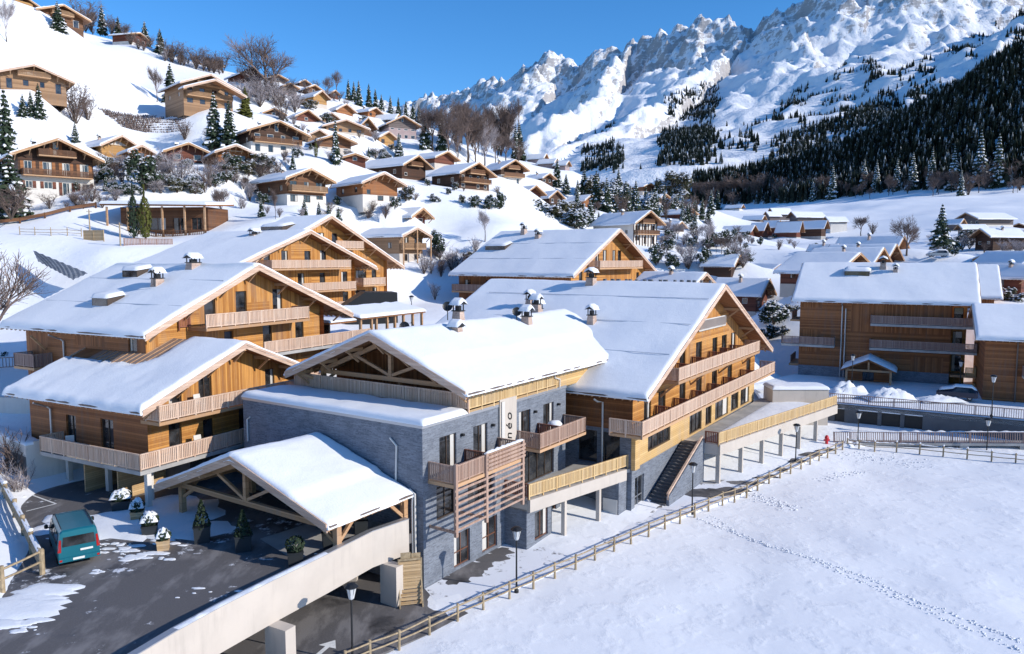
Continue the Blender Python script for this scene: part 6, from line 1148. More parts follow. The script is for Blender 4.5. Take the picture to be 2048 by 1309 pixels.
scatter(26, 320, 480, 108, 122, 'tttw', (12, 24), {'t': "dark bare shrub in the crest band left of the giant bare tree", 'w': "greyish bare shrub in the crest band left of the giant bare tree"}, "crest shrubs left of the giant tree", slope=.24)
scatter(14, 480, 600, 172, 208, 'wwt', (18, 34), {'w': "frosted shrub in the thicket around the giant bare tree's foot", 't': "brown shrub in the thicket around the giant bare tree's foot"}, "thicket under the giant tree", slope=.2)
scatter(16, 600, 700, 172, 200, 'ttw', (10, 20), {'t': "small brown shrub among the ridge chalets", 'w': "small frosted shrub among the ridge chalets"}, "shrubs among the ridge chalets", slope=.3)
scatter(60, 190, 570, 335, 392, 'wwttuv', (16, 38), {'w': "frosted garden shrub on the slope above the veranda house", 't': "bare garden shrub on the slope above the veranda house", 'u': "snow-laden garden shrub on the slope above the veranda house", 'v': "dark garden bush on the slope above the veranda house"}, "garden shrubs above the veranda house", ymin=100)
scatter(24, 0, 190, 372, 420, 'ttwv', (14, 30), {'t': "bare roadside shrub below the dark shuttered chalet", 'w': "frosted roadside shrub below the dark shuttered chalet", 'v': "dark roadside bush below the dark shuttered chalet"}, "roadside shrubs at far left", ymin=100)
scatter(32, 480, 800, 288, 330, 'wtuS', (10, 22), {'w': "frosted bush between the mid-slope chalets", 't': "bare bush between the mid-slope chalets", 'u': "snowy bush between the mid-slope chalets", 'S': "young spruce between the mid-slope chalets"}, "plants between the mid-slope chalets", ymin=120)
scatter(22, 480, 830, 398, 440, 'wttv', (10, 26), {'w': "frosted shrub below the brown and orange white-based pair", 't': "bare shrub below the brown and orange white-based pair", 'v': "dark shrub below the brown and orange white-based pair"}, "shrubs below the white-based pair", ymin=110)
scatter(30, 845, 1040, 262, 330, 'BBBtS', (50, 88), {'B': "brown bare tree within the dense wood behind the hillside's right shoulder", 't': "brown undergrowth within the dense wood behind the hillside's right shoulder", 'S': "dark spruce within the dense wood behind the hillside's right shoulder"}, "wood on the hillside's right shoulder", ymin=180, wsf=.8)
scatter(16, 860, 960, 505, 560, 'wtwu', (14, 30), {'w': "frosted shrub on the snowy bank between the resort roofs", 't': "brown shrub on the snowy bank between the resort roofs", 'u': "snowy shrub on the snowy bank between the resort roofs"}, "bank shrubs between the resort roofs", ymin=100)
scatter(22, 1145, 1390, 388, 440, 'SSSu', (34, 62), {'S': "dark conifer in the loose belt behind the valley chalets", 'u': "snowy bush in the loose belt behind the valley chalets"}, "conifer belt behind the valley chalets", ymin=200, wsf=1.0)
scatter(44, 1310, 1500, 462, 540, 'wwtvW', (14, 36), {'w': "frosted shrub in the snowy gardens left of the orchard", 't': "bare shrub in the snowy gardens left of the orchard", 'v': "dark bush in the snowy gardens left of the orchard", 'W': "frosted little tree in the snowy gardens left of the orchard"}, "plants in the valley gardens", ymin=140)
scatter(16, 1480, 1680, 476, 512, 'tvw', (8, 18), {'t': "low bare shrub on the snow below the hamlet barns", 'v': "low dark bush on the snow below the hamlet barns", 'w': "low frosted shrub on the snow below the hamlet barns"}, "low shrubs below the hamlet", ymin=180)
scatter(20, 1840, 2048, 484, 512, 'wtv', (12, 28), {'w': "frosted garden bush behind the right-hand block's ridge", 't': "bare garden bush behind the right-hand block's ridge", 'v': "dark garden bush behind the right-hand block's ridge"}, "garden bushes at the right", ymin=150)
scatter(62, 1390, 2040, 390, 408, 'BtB', (22, 46), {'B': "bare tree in the brown fringe along the forest's foot", 't': "bare shrub in the brown fringe along the forest's foot"}, "brown fringe at the forest foot", ymin=380, slope=-.03, wsf=1.1)
scatter(22, 545, 760, 205, 262, 'wtuS', (9, 20), {'w': "frosted shrub among the upper right chalets", 't': "bare shrub among the upper right chalets", 'u': "snowy bush among the upper right chalets", 'S': "young spruce among the upper right chalets"}, "plants among the upper right chalets", ymin=150, slope=.12)
scatter(16, 780, 1000, 365, 402, 'vtu', (8, 18), {'v': "dark hedge bush in the row at the bare snow slope's upper edge", 't': "bare shrub in the row at the bare snow slope's upper edge", 'u': "snowy bush in the row at the bare snow slope's upper edge"}, "hedge at the snow slope's upper edge", ymin=140, slope=.06)
scatter(26, 1150, 1480, 415, 470, 'SBtu', (20, 44), {'S': "dark conifer among the valley houses left of the hamlet", 'B': "bare tree among the valley houses left of the hamlet", 't': "bare shrub among the valley houses left of the hamlet", 'u': "snowy bush among the valley houses left of the hamlet"}, "trees among the valley houses", ymin=190, wsf=1.0)
# frosted spruces along the foot of the forest, then the forest itself as one mass
for n_, (px, pb, pt_, lab) in enumerate([(1624, 404, 358, "pale frosted spruce at the forest foot, first from the left"), (1664, 400, 332, "tall pale frosted spruce at the forest foot, second from the left"), (1727, 385, 318, "frosted spruce at the forest foot, left of a touching pair"), (1752, 384, 322, "frosted spruce at the forest foot, right of a touching pair"), (1793, 382, 318, "frosted spruce at the forest foot, middle of the row"), (1824, 380, 306, "tall frosted spruce at the forest foot right of the row's middle"), (1862, 378, 300, "broad frosted spruce at the forest foot, left of two big ones"), (1906, 380, 294, "broad frosted spruce at the forest foot, right of two big ones"), (1921, 394, 340, "dark drooping spruce standing furthest out on the shaded snow"), (1958, 372, 262, "highest frosted spruce in the dark forest's lower edge"), (1994, 374, 270, "frosted spruce near the right photo edge in the forest's lower edge")]):
    p = hit(px, pb, 400); y_ = p.y; plant('spruce_tree', lab, 'spruce', p, HC + (YH - pt_) / F_PX * y_ - p.z, FRO if n_ % 2 else SPR[3], "frosted spruces along the forest foot", .8)
def forest(name, pts, mat, zf, hr, seed, n=7):
    """thousands of distant conifers as one mass: ragged stacked skirts, each tree its own height and girth"""
    g = np.random.default_rng(seed); N = len(pts); h = g.uniform(hr[0], hr[1], N) * g.choice([.7, 1.0, 1.15], N); r = h * g.uniform(.12, .2, N); z0 = zf(pts[:, 0], pts[:, 1]) - 1
    lv = [(.0, .5), (.08, 1.0), (.30, .55), (.27, .84), (.52, .40), (.48, .62), (.72, .22), (.68, .40), (1.0, 0.0)]; a0 = g.random(N) * 6.3; V = np.zeros((N, len(lv) * n, 3))
    for i, (f, q) in enumerate(lv):
        for k in range(n):
            j = g.uniform(.68, 1.28, N) if q else 1.0; a = a0 + 6.2832 * k / n; V[:, i * n + k] = np.c_[pts[:, 0] + r * q * j * np.cos(a), pts[:, 1] + r * q * j * np.sin(a), z0 + h * f - (h * .03 if k % 2 else 0)]
    fc = np.array([(i * n + k, i * n + (k + 1) % n, (i + 1) * n + (k + 1) % n, (i + 1) * n + k) for i in range(len(lv) - 1) for k in range(n)]); fa = (fc[None] + (np.arange(N) * len(lv) * n)[:, None, None]).reshape(-1, 4)
    me = bpy.data.meshes.new(name); co = V.reshape(-1, 3); me.vertices.add(len(co)); me.vertices.foreach_set("co", co.ravel().astype(np.float32)); me.loops.add(fa.size); me.loops.foreach_set("vertex_index", fa.ravel().astype(np.int32))
    me.polygons.add(len(fa)); me.polygons.foreach_set("loop_start", (np.arange(len(fa)) * 4).astype(np.int32)); me.update(calc_edges=True); me.materials.append(mat); o = bpy.data.objects.new(name, me); COL.objects.link(o); return tag(o, kind='stuff')
def forest_mat(name, snow):
    m, nt, b = new_mat(name); k = NT(nt); g = k.n("ShaderNodeNewGeometry"); sx = k.n("ShaderNodeSeparateXYZ"); k.L.new(g.outputs["Normal"], sx.inputs[0]); rnd = g.outputs["Random Per Island"]
    base = k.mix(rnd, (.018, .028, .022), (.05, .062, .046)); n = k.noise(k.coord(), .55, 4.0, .7)
    f = k.ramp(k.math('ADD', k.math('ADD', k.math('MULTIPLY', sx.outputs[2], .25), n), k.math('MULTIPLY', k.math('SUBTRACT', rnd, .5), snow)), .62 - snow * .25, .88 - snow * .2)
    k.L.new(k.mix(f, base, (.50, .54, .60)), b.inputs["Base Color"]); b.inputs["Roughness"].default_value = .9; b.inputs["Specular IOR Level"].default_value = .1; return m
FM1, FM2 = forest_mat("dark_forest", .52), forest_mat("snow_dusted_forest", .55)
rf_ = np.random.default_rng(4)
def sel(n, x0, x1, y0, y1, cond):
    q = np.c_[rf_.uniform(x0, x1, n), rf_.uniform(y0, y1, n)]; return q[cond(q[:, 0], q[:, 1])]
def pxof(x, y, z): zz = y * cP - (z - HC) * sP; return 1024 + F_PX * x / zz, 654.5 - F_PX * (y * sP + (z - HC) * cP) / zz
foot = lambda px: np.interp(px, [1380, 1450, 1560, 1680, 1800, 2048, 2400], [412, 410, 407, 398, 382, 372, 366])
def cond1(x, y):
    z = H(x, y); px, py = pxof(x, y, z); return (py < foot(px)) & (px > 1385) & (px < 2500)
pts1 = sel(46000, 150, 1250, 560, 1420, cond1); forest('forest', pts1, FM1, H, (9, 21), 5)
def cond2(x, y):
    z = mtn_z(x, y); px, py = pxof(x, y, z); n = fbm(x, y, 170, 3, 4); m_ = fbm(x, y, 60, 2, 9)
    ln = np.interp(px, [1400, 1450, 1500, 1558, 1620, 1683, 1760, 1815, 1888, 1972, 2048], [420, 372, 335, 290, 255, 228, 198, 226, 196, 152, 108])
    band = (py > ln + (n - .5) * 60) & (px > 1400) & (n > .30)
    patch = (np.abs((px - 1378 + (py - 240) * .12) / 50) < 1 + (n - .5)) & (py > 165 + (1420 - px) * .35) & (py < 335) & (n > .33)
    p2 = (np.abs((px - 1205) / 42) < 1) & (py > 296) & (py < 345) & (n > .3); sp_ = (px > 1190) & (px < 1430) & (py > 240) & (m_ > .77); up_ = (px > 1560) & (py < ln) & (py > ln - 90) & (m_ > .68); gul = (px > 1430) & (px < 1560) & (py > 230) & (m_ > .74)
    return band | patch | p2 | sp_ | up_ | gul
pts2 = sel(42000, 150, 2300, 1420, 3400, cond2); pts2 = pts2[:15000]; forest('mountain_forest', pts2, FM2, mtn_z, (14, 27), 6)
# ------------------------------------------------------------------ forecourt, bridge and lower road
def plan_sheet(name, pts, z, mat, t=None):
    mb = MB(); mb.prism([(p[0], p[1]) for p in pts], 'z', z - (t or .02), z); return tag(mb.build(name, mat), kind='structure')
PAR = [at_z(x, y, 4.3) for x, y in [(814, 1038), (740, 1063), (650, 1108), (540, 1161), (440, 1211), (350, 1260), (265, 1311)]]
d_ = (PAR[-1] - PAR[-2]).normalized(); PAR += [PAR[-1] + d_ * 3 + Vector((-.15, 0, 0)), PAR[-1] + d_ * 7 + Vector((-.9, 0, 0))]
Gm = Matrix.Translation(C1) @ Matrix.Rotation(rz_of(TG), 4, 'Z')
def Gp(x, y): v = Gm @ Vector((x, y, 0)); return (v.x, v.y)
plan_sheet('parking_lot', [(p.x - .1, p.y) for p in PAR] + [(-22, 16), (-30, 24), (-42, 52), (-36, 58), (-22, 60), Gp(-16, 6), Gp(-15.9, -.02), Gp(-.6, -.02)], 3.3, M['asphalt'], .55)
plan_sheet('lower_road', [(-2.35, 38.7), (-4.35, 36.35), (-7.4, 33.5), (-12, 27), (-16, 20), (-26, 20), (-27, 40), (-12, 48), (-5.2, 41.9), (-4.6, 41.2)], .035, M['asphalt2'], .3)
br = thing('bridge_parapet', "long curved cream concrete parapet carrying the forecourt over the lower road", 'parapet', PAR[0])
mb = MB(); n = len(PAR)
def side(p, i):
    a = PAR[max(i - 1, 0)]; b = PAR[min(i + 1, n - 1)]; d = (b - a); d.z = 0; d.normalize(); return Vector((d.y, -d.x, 0))
vs = []; fs = []
for i, p in enumerate(PAR):
    q = p - PAR[0]; s_ = side(p, i) * .15; zb, zt = 2.3 - 4.3, 0.0
    vs += [q - s_ + Vector((0, 0, zb)), q + s_ + Vector((0, 0, zb)), q + s_ + Vector((0, 0, zt)), q - s_ + Vector((0, 0, zt))]
for i in range(n - 1):
    for k in range(4): fs.append((i * 4 + k, i * 4 + (k + 1) % 4, i * 4 + 4 + (k + 1) % 4, i * 4 + 4 + k))
fs += [(3, 2, 1, 0), tuple((n - 1) * 4 + k for k in range(4))]; mb.add(vs, fs); mb.build('parapet', M['cream'], br)
mb = MB()
for i in range(n - 1): mb.bar(PAR[i] - PAR[0] + Vector((0, 0, .03)), PAR[i + 1] - PAR[0] + Vector((0, 0, .03)), .36, .05)
mb.build('coping', M['zinc'], br)
mb = MB(); a_, b_ = Vector(PAR[2] - PAR[0]), Vector(PAR[5] - PAR[0])
def _sn(i, j):
    t = i / 60 * 3; k = min(int(t), 2); p = (PAR[2 + k].lerp(PAR[3 + k], t - k)) - PAR[0]; s_ = side(p, 3 + k)
    hh = max(0, noise.noise((i * .21, 3, 1)) + .35) * .12; return p + s_ * ((j - 1) * .16 - .06) + Vector((0, 0, .056 + (hh if j == 1 else 0)))
mb.grid(_sn, 61, 3); mb.build('snow_ridge', M['snow'], br, smooth=True)
for (i, w_, dp) in ((3, .62, 1.2), (1, .6, 1.1)):
    p = (PAR[i] if i == 3 else PAR[0].lerp(PAR[1], .62)) - PAR[0]; s_ = side(p, i); d = Vector((-s_.y, s_.x, 0)); mb = MB(); a = p - s_ * dp + s_ * .0
    mb.hexa([q + Vector((0, 0, z)) for z in (-4.6, -2.0) for q in (p - d * w_ / 2 - s_ * dp, p + d * w_ / 2 - s_ * dp, p + d * w_ / 2 + s_ * .1, p - d * w_ / 2 + s_ * .1)]); mb.build('pillar', M['cream'], br)
for (x, y) in ((-9.5, 43.0), (-13, 38.5)):
    mb = MB(); q = Vector((x, y, 0)) - PAR[0]; mb.box(q.x - .35, q.x + .35, q.y - .35, q.y + .35, -4.5, -1.55); mb.build('pillar', M['cream'], br)
mb = MB(); ap = at_z(652, 1296, .055); dr = Vector((.35, .94, 0)).normalized(); sx_ = Vector((dr.y, -dr.x, 0))
ar = lambda a, b: (ap + sx_ * a + dr * b)
mb.add([ar(-.12, -1.1), ar(.12, -1.1), ar(.12, .1), ar(-.12, .1)], [(0, 1, 2, 3)]); mb.add([ar(-.5, .1), ar(.5, .1), ar(.0, .8)], [(0, 1, 2)]); tag(mb.build('road_arrow', M['paint']), kind='structure')
mb = MB()
for a, b in (((44, 983), (112, 1008)), ((112, 1008), (52, 1023))):
    p, q = at_z(*a, 3.306), at_z(*b, 3.306); s_ = (q - p).normalized(); s_ = Vector((-s_.y, s_.x, 0)) * .06; mb.quad(p - s_, q - s_, q + s_, p + s_)
tag(mb.build('parking_line', M['paint']), kind='structure')
plan_sheet('canopy_pavement', [at_z(x, y, 3.312) for x, y in [(520, 1078), (592, 1122), (690, 1076), (790, 1045), (760, 1030), (640, 1040)]], 3.312, M['concrete'], .01)
# path along the stone wing
pp = [at_z(x, y, 0) for x, y in [(915, 1243), (1019, 1195), (1110, 1157), (1228, 1103), (1330, 1056), (1389, 1034), (1493, 994), (1581, 948), (1671, 906), (1690, 885)]]
plan_sheet('footpath', [(p.x - .45, p.y + .35) for p in pp] + [Gp(4.9, 49), Gp(5.5, 30), Gp(6.15, 21.5), Gp(4.2, 19), Gp(2.2, 9), Gp(1.8, 8.3), Gp(.02, 8.2), Gp(.02, .05)], .045, M['wetpath'], .2)
# ------------------------------------------------------------------ fences
def rail_fence(name, label, pts, h, mat, r=.055, rails=(.45, .85), snow=False, group=None, cat='fence', pr=None):
    t = thing(name, label, cat, pts[0], 0, group); o = Vector(pts[0])
    for i, p in enumerate(pts):
        q = Vector(p) - o; mb = MB(); k = pr or r * 1.55; tilt = Vector((random.uniform(-.03, .03), random.uniform(-.03, .03), 0)); mb.tube([q + Vector((0, 0, -.35)), q + tilt + Vector((0, 0, h))], [k * 1.05, k * .95], 8); po = mb.build('post', mat, t)
        if snow and random.random() < .6: m2 = MB(); m2.lathe(q + tilt + Vector((0, 0, h)), [(k * 1.1, -.01), (k * 1.2, .05), (k * .9, .12), (.01, .15)], 8); m2.build('snow_cap', M['snow'], po, smooth=True)
    mb = MB()
    for a, b in zip(pts[:-1], pts[1:]):
        a, b = Vector(a) - o, Vector(b) - o
        for z in rails: j = random.uniform(-.03, .03); mb.tube([a + Vector((0, 0, z + j)), (a + b) / 2 + Vector((0, 0, z - .02)), b + Vector((0, 0, z - j))], [r, r * .9, r], 6)
    rl = mb.build('rail', mat, t)
    if snow:
        mb = MB()
        for a, b in zip(pts[:-1], pts[1:]):
            a, b = Vector(a) - o, Vector(b) - o; d = (b - a).normalized(); s_ = Vector((-d.y, d.x, 0))
            mb.grid(lambda i, j: a.lerp(b, .06 + .88 * i / 10) + s_ * (j - 1) * r * 1.1 + Vector((0, 0, rails[-1] + r * .7 + (max(0, noise.noise((i * .7 + a.x, a.y, 2)) + .3) * .12 if j == 1 else -.02))), 11, 3)
        mb.build('snow_ridge', M['snow'], rl, smooth=True)
    return t
near = [at_z(x, y, 0) for x, y in [(690, 1342), (740, 1320), (798, 1299), (859, 1270), (915, 1243), (967, 1220), (1019, 1197), (1067, 1177), (1110, 1157), (1151, 1140), (1190, 1122), (1228, 1104), (1262, 1088), (1297, 1073), (1330, 1057), (1360, 1045), (1389, 1033), (1417, 1021), (1445, 1008), (1469, 1001), (1493, 992), (1515, 979), (1538, 967), (1560, 957), (1581, 948), (1602, 938), (1620, 928), (1638, 920), (1655, 914), (1671, 907), (1685, 901)]]
rail_fence('log_fence', "long two-rail log fence between the footpath and the snowy meadow", near, .98, M['log'], r=.047)
far = [at_z(x, y, 0) for x, y in [(1694, 895), (1718, 899), (1749, 903), (1793, 904), (1839, 908), (1886, 913), (1934, 918), (1983, 923), (2031, 928), (2085, 934)]]
rail_fence('log_fence', "snow-topped log fence along the meadow's far edge below the ramp walkway", far, 1.0, M['log'], r=.047, snow=True)
lf = [at_z(x, y, 3.45) for x, y in [(-6, 968), (12, 1000), (30, 1034), (48, 1068), (64, 1102), (84, 1143)]]
rail_fence('log_barrier', "stacked log barrier with snow between parking lot and bank at far left", lf, 1.1, M['log'], r=.11, rails=(.25, .55, .85), snow=True, pr=.13)
rail_fence('log_fence', "short two-rail log fence at the lower left corner beside the barrier", [at_z(x, y, 3.45) for x, y in [(84, 1143), (5, 1180), (-60, 1210)]], 1.15, M['log'], r=.06, rails=(.5, 1.0), pr=.12)
def at_h(px, py, y0=60): p = hit(px, py, y0); return Vector((p.x, p.y, Hs(p.x, p.y)))
rail_fence('rail_fence', "thin post fence across the snow slope at left, ending at the tan panel", [at_h(x, y) for x, y in [(40, 470), (70, 471), (102, 472), (135, 472), (163, 474)]], 1.2, M['log'], r=.04)
t = thing('fence_panel', "tan wooden fence panel standing on the snow slope above the upper left roof", 'fence', at_h(168, 480)); q = at_h(208, 484) - Vector(t.location); mb = MB(); railing(mb, (0, 0), (q.x, q.y), -.2, 1.5, pitch=.16, bw=.14, post=1.6); mb.build('boards', M['boards_raw'], t)
t = thing('fence_panel', "long plank fence below the veranda house, beside the blue-shaded ramp", 'fence', at_h(248, 492)); q = at_h(345, 490) - Vector(t.location); mb = MB(); railing(mb, (0, 0), (q.x, q.y), -.2, 1.2, pitch=.18, bw=.13, post=1.8); mb.build('boards', M['rail_grey'], t)
t = thing('garden_fence', "dark paling fence in the blue-shaded garden at left", 'fence', at_h(-10, 742)); q = at_h(118, 728) - Vector(t.location); mb = MB(); railing(mb, (0, 0), (q.x, q.y), q.z * .5, 1.0, pitch=.25, bw=.06, post=2.5); mb.build('palings', M['rail_grey'], t)
t = thing('guardrail', "weathered roadside guardrail curving past the far left houses", 'guardrail', at_h(-8, 452)); mb = MB(); L_ = [at_h(x, y) - Vector(t.location) for x, y in [(-8, 452), (40, 447), (90, 437), (140, 424), (192, 416)]]
for a, b in zip(L_[:-1], L_[1:]): mb.bar(a + Vector((0, 0, .6)), b + Vector((0, 0, .6)), .15, .5)
mb.build('beam', M['wm'], t); mb = MB()
for a in L_: mb.bar(a + Vector((0, 0, -.5)), a + Vector((0, 0, .9)), .2, .2, (0, 1, 0))
mb.build('post', M['wm'], t)
# ------------------------------------------------------------------ walls, ramp, upper road on the right
W0, W2 = Vector((34.6, 83.2, 0)), Vector((66.5, 64.2, 0))
rw = thing('retaining_wall', "dark grey retaining wall with garage doors carrying the upper road at right", 'wall', W0)
dW = (W2 - W0).normalized(); nW = Vector((-dW.y, dW.x, 0)) * -1
rw.rotation_euler = (0, 0, math.atan2(dW.y, dW.x)); LW = (W2 - W0).length
mb = MB(); gd = [(1.6, 2.6, .2, 2.4), (4.0, 5.9, .3, 2.45), (6.3, 8.1, .3, 2.45), (8.5, 10.2, .3, 2.45)]; wall(mb, Face('u', 0, -1), 0, LW, -.6, 2.9, gd); mb.box(-.0, LW, .01, .35, 2.5, 2.9); mb.build('wall', M['greywall'], rw)
for g in gd: mb = MB(); mb.quad((g[0], .17, g[2]), (g[1], .17, g[2]), (g[1], .17, g[3]), (g[0], .17, g[3])); mb.build('door', M['dark'], rw)
mb = MB(); railing(mb, (0, .15), (LW, .15), 2.92, 1.05, pitch=.2, bw=.05, post=2.4); mb.build('railing', M['rail_grey'], rw)
mb = MB(); mb.grid(lambda i, j: (LW * i / 120, -.05 + .2 * j, 2.91 + (.12 + .05 * noise.noise((i * .3, 1, 1))) * (1 if j == 1 else 0)), 121, 3); mb.build('snow_ridge', M['snow'], rw, smooth=True)
plan_sheet('upper_road', [W0, W2, (70, 80), (62, 95), (40, 105), (31, 96), (29, 86)], 2.75, M['snow_rough'], .4)
ub = thing('utility_block', "low cream concrete block under thick snow at the end of the right terrace", 'utility block', at_z(1545, 806, 3.3)); e_ = at_z(1657, 806, 3.3) - Vector(ub.location); ub.rotation_euler = (0, 0, math.atan2(e_.y, e_.x)); Lb = e_.length
mb = MB(); mb.box(0, Lb, 0, 3.0, -3.4, 1.45); mb.build('wall', M['cream'], ub); flat_snow(ub, lambda s, t: (-.1 + (Lb + .2) * s, -.1 + 3.2 * t, 1.45), 10, 4, .35)
rp = thing('ramp_walkway', "timber-railed ramp walkway with snowy handrail between retaining wall and meadow fence", 'walkway', at_z(1668, 887, .15)); e_ = at_z(2085, 889, 1.15) - Vector(rp.location); rp.rotation_euler = (0, -math.asin(e_.z / e_.length), math.atan2(e_.y, e_.x)); Lr = e_.length
mb = MB(); mb.box(0, Lr, 0, 1.3, -.2, .05); mb.build('deck', M['concrete'], rp); mb = MB(); railing(mb, (0, .06), (Lr, .06), .05, 1.1, pitch=.2, bw=.07, post=1.6); mb.build('railing', M['rail_grey'], rp)
mb = MB(); mb.grid(lambda i, j: (Lr * i / 100, .0 + .07 * j, 1.2 + (max(0, noise.noise((i * .33, 2, 1)) + .42) * .16 if j == 1 else -.02)), 101, 3); mb.build('snow_ridge', M['snow'], rp, smooth=True)
for x in (Lr * .62, Lr * .9): mb = MB(); mb.box(x, x + .8, .1, 1.2, -1.6, -.2); mb.build('support', M['concrete'], rp)
for i, (x0, x1, Y_, L_, lab) in enumerate([(1655, 1738, 86, .9, ""), (1742, 1832, 84, .8, "")]):
    pass
mb = MB()
def heap(c, rx, ry, h, s):
    n = 14; mb.grid(lambda i, j: (c[0] + rx * (i / n * 2 - 1), c[1] + ry * (j / n * 2 - 1), c[2] - .05 + h * max(0, 1 - (i / n * 2 - 1) ** 2) ** .7 * max(0, 1 - (j / n * 2 - 1) ** 2) ** .7 * (1 + .7 * noise.noise((i * .45 + s, j * .45, s)) + .35 * noise.noise((i * 1.1, j * 1.1, s)))), n + 1, n + 1)
for (px, py, z, rx, ry, h) in [(1693, 790, 2.95, 2.6, 1.4, 1.2), (1780, 798, 2.95, 2.8, 1.4, 1.1), (1880, 800, 2.95, 2.5, 1.4, .5), (1500, 775, 3.3, 2.2, 1.2, .7), (1640, 880, 0, 1.6, .9, .5), (1700, 893, 0, 1.5, .9, .5)]: heap(at_z(px, py, z), rx, ry, h, px)
tag(mb.build('snow_heaps', M['snow_rough'], smooth=True), kind='stuff')
# left-hand walls and covered walkway
gw = thing('garden_wall', "pale rendered garden wall block with snow on top left of the parking lot", 'wall', at_z(56, 975, 3.3), R(-38)); mb = MB(); mb.box(-9, 0, 0, .5, -.5, 2.9); mb.box(-.5, 0, .5, 6, -.5, 3.1); mb.build('wall', M['white'], gw); mb = MB(); mb.box(-9, -.02, -.03, -.004, -.5, 2.1); mb.build('dado', M['greywall'], gw); flat_snow(gw, lambda s, t: (-9 + 9 * s, -.02 + 1.2 * t, 2.9), 10, 3, .2)
mb = MB(); fbox(mb, Face('u', -.03, -1), -1.5, -1.1, .9, 1.7, .01, .03); mb.build('notice', M['white'], gw)
gw = thing('garden_wall', "long low pale wall in blue shade behind the lower left building", 'wall', at_h(-20, 862)); q = at_h(108, 838) - Vector(gw.location); mb = MB(); mb.bar((0, 0, .4), (q.x, q.y, q.z + .4), .3, 1.6); mb.build('wall', M['white'], gw)
gb = thing('stone_revetment', "grey stone-slab revetment sloping down the snow bank at left", 'revetment', at_y(66, 502, 98)); mb = MB(); c4 = [at_y(66, 502, 98), at_y(176, 548, 92), at_y(146, 561, 90), at_y(76, 524, 95)]; c4 = [c - c4[0] for c in c4]
mb.grid(lambda i, j: c4[0].lerp(c4[1], i / 16).lerp(c4[3].lerp(c4[2], i / 16), j / 6) + Vector((0, 0, .12 * ((i + j) % 2))), 17, 7); mb.build('slabs', M['slate'], gb)
cw = thing('covered_walkway', "covered walkway with long snowy roof on timber posts behind the stone wing", 'walkway', (-15.8, 78, 0), rA)
mb = MB(); mb.hexa([(-.2, -.2, 12.62), (11.6, -.2, 12.62), (11.6, 4, 13.4), (-.2, 4, 13.4), (-.2, -.2, 12.8), (11.6, -.2, 12.8), (11.6, 4, 13.58), (-.2, 4, 13.58)]); rf = mb.build('roof', M['soffit'], cw); flat_snow(rf, lambda s, t: (-.3 + 12 * s, -.3 + 4.4 * t, 12.79 + .8 * t), 12, 5, .3)
mb = MB(); mb.box(-4.5, -.25, .3, 6.5, 12.4, 12.6); mb.build('side_roof', M['soffit'], cw); flat_snow(cw, lambda s, t: (-4.6 + 4.3 * s, .2 + 6.4 * t, 12.6), 5, 6, .22)
for u in (.1, 1.9, 2.7, 4.6, 6.0, 7.6, 9.4, 11.2): mb = MB(); mb.bar((u, .1, 8.0), (u, .1, 12.62), .24, .24, (0, 1, 0)); mb.build('post', M['beam'], cw)
mb = MB(); mb.box(-4.4, -4.2, .4, 6.4, 9.6, 12.38); mb.box(-4.2, -.4, .35, .45, 9.6, 10.0); mb.build('windbreak', M['glass'], cw)
sh = thing('shed', "low block for a shadowed ramp wall, shade put into its colour, beside the hindmost larch gable", 'shed', at_y(690, 612, 96), R(20)); mb = MB(); mb.prism([(0, -5), (6.8, -5), (6.8, 1.6), (2.6, 1.7), (0, .0)], 'y', 0, 4); mb.build('wall', M['dark'], sh)  # dark box stands in for a shadowed ramp wall, shade painted as its colour
# ------------------------------------------------------------------ street lamps
def make_lamp(h):
    t = thing('street_lamp', "", 'street lamp', (0, 0, 0), 0, "street lamps around the hotel"); mb = MB(); mb.tube([(0, 0, -.2), (0, 0, .6), (0, 0, h - .75)], [.075, .055, .045], 8); mb.lathe((0, 0, 0), [(.13, -.1), (.13, .12), (.075, .2)], 8); mb.build('pole', M['dark'], t)
    mb = MB(); mb.lathe((0, 0, h - .75), [(.09, 0), (.13, .05), (.26, .6)], 8); mb.build('lantern', M['lens'], t); mb = MB(); mb.lathe((0, 0, h - .75), [(.34, .601), (.36, .64), (.2, .76), (.03, .8)], 8)
    for k in range(8): a = k * math.pi / 4; mb.bar((.095 * math.cos(a), .095 * math.sin(a), h - .75), (.27 * math.cos(a), .27 * math.sin(a), h - .14), .018, .018)
    mb.build('lamp_cap', M['dark'], t); return t
M['lens'] = flat("frosted_lamp_glass", (.55, .56, .56), .25)
for px, py, z, top, lab in [(None, None, 0, 3.9, "black street lamp on the lower road near the photo's bottom edge"), (1033, 1184, 0, 3.8, "black street lamp by the log fence before the stone wing"), (1384, 1027, 0, 3.85, "black street lamp by the log fence opposite the outdoor staircase"), (1591, 924, 0, 3.6, "black street lamp by the log fence before the terrace columns"), (1703, 781, 2.95, 4.4, "street lamp in front of the entrance porch's left roof edge"), (1983, 833, 3.1, 4.2, "street lamp rising behind the upper road railing at right"), (1715, 893, 0, 3.6, "street lamp in front of the garage doors"), (1973, 908, 0, 3.5, "street lamp rising by the ramp walkway toward the right edge"), (1990, 772, 2.95, 4.6, "distant street lamp at the dark right block's wall"), (1919, 786, 2.95, 3.9, "street lamp before the right-hand block's corner balconies"), (823, 606, None, 3.6, "small street lamp on the snow behind the covered walkway"), (775, 640, None, 4.0, "street lamp rising through the covered walkway's snowy roof")]:
    t = make_lamp(top); t["label"] = lab; t.location = (-7.5, 33.7, 0) if px is None else (at_z(px, py, z) if z is not None else at_y(px, py, 98 if px > 800 else 84))
    if z is None: t.location.z = Hs(t.location.x, t.location.y)
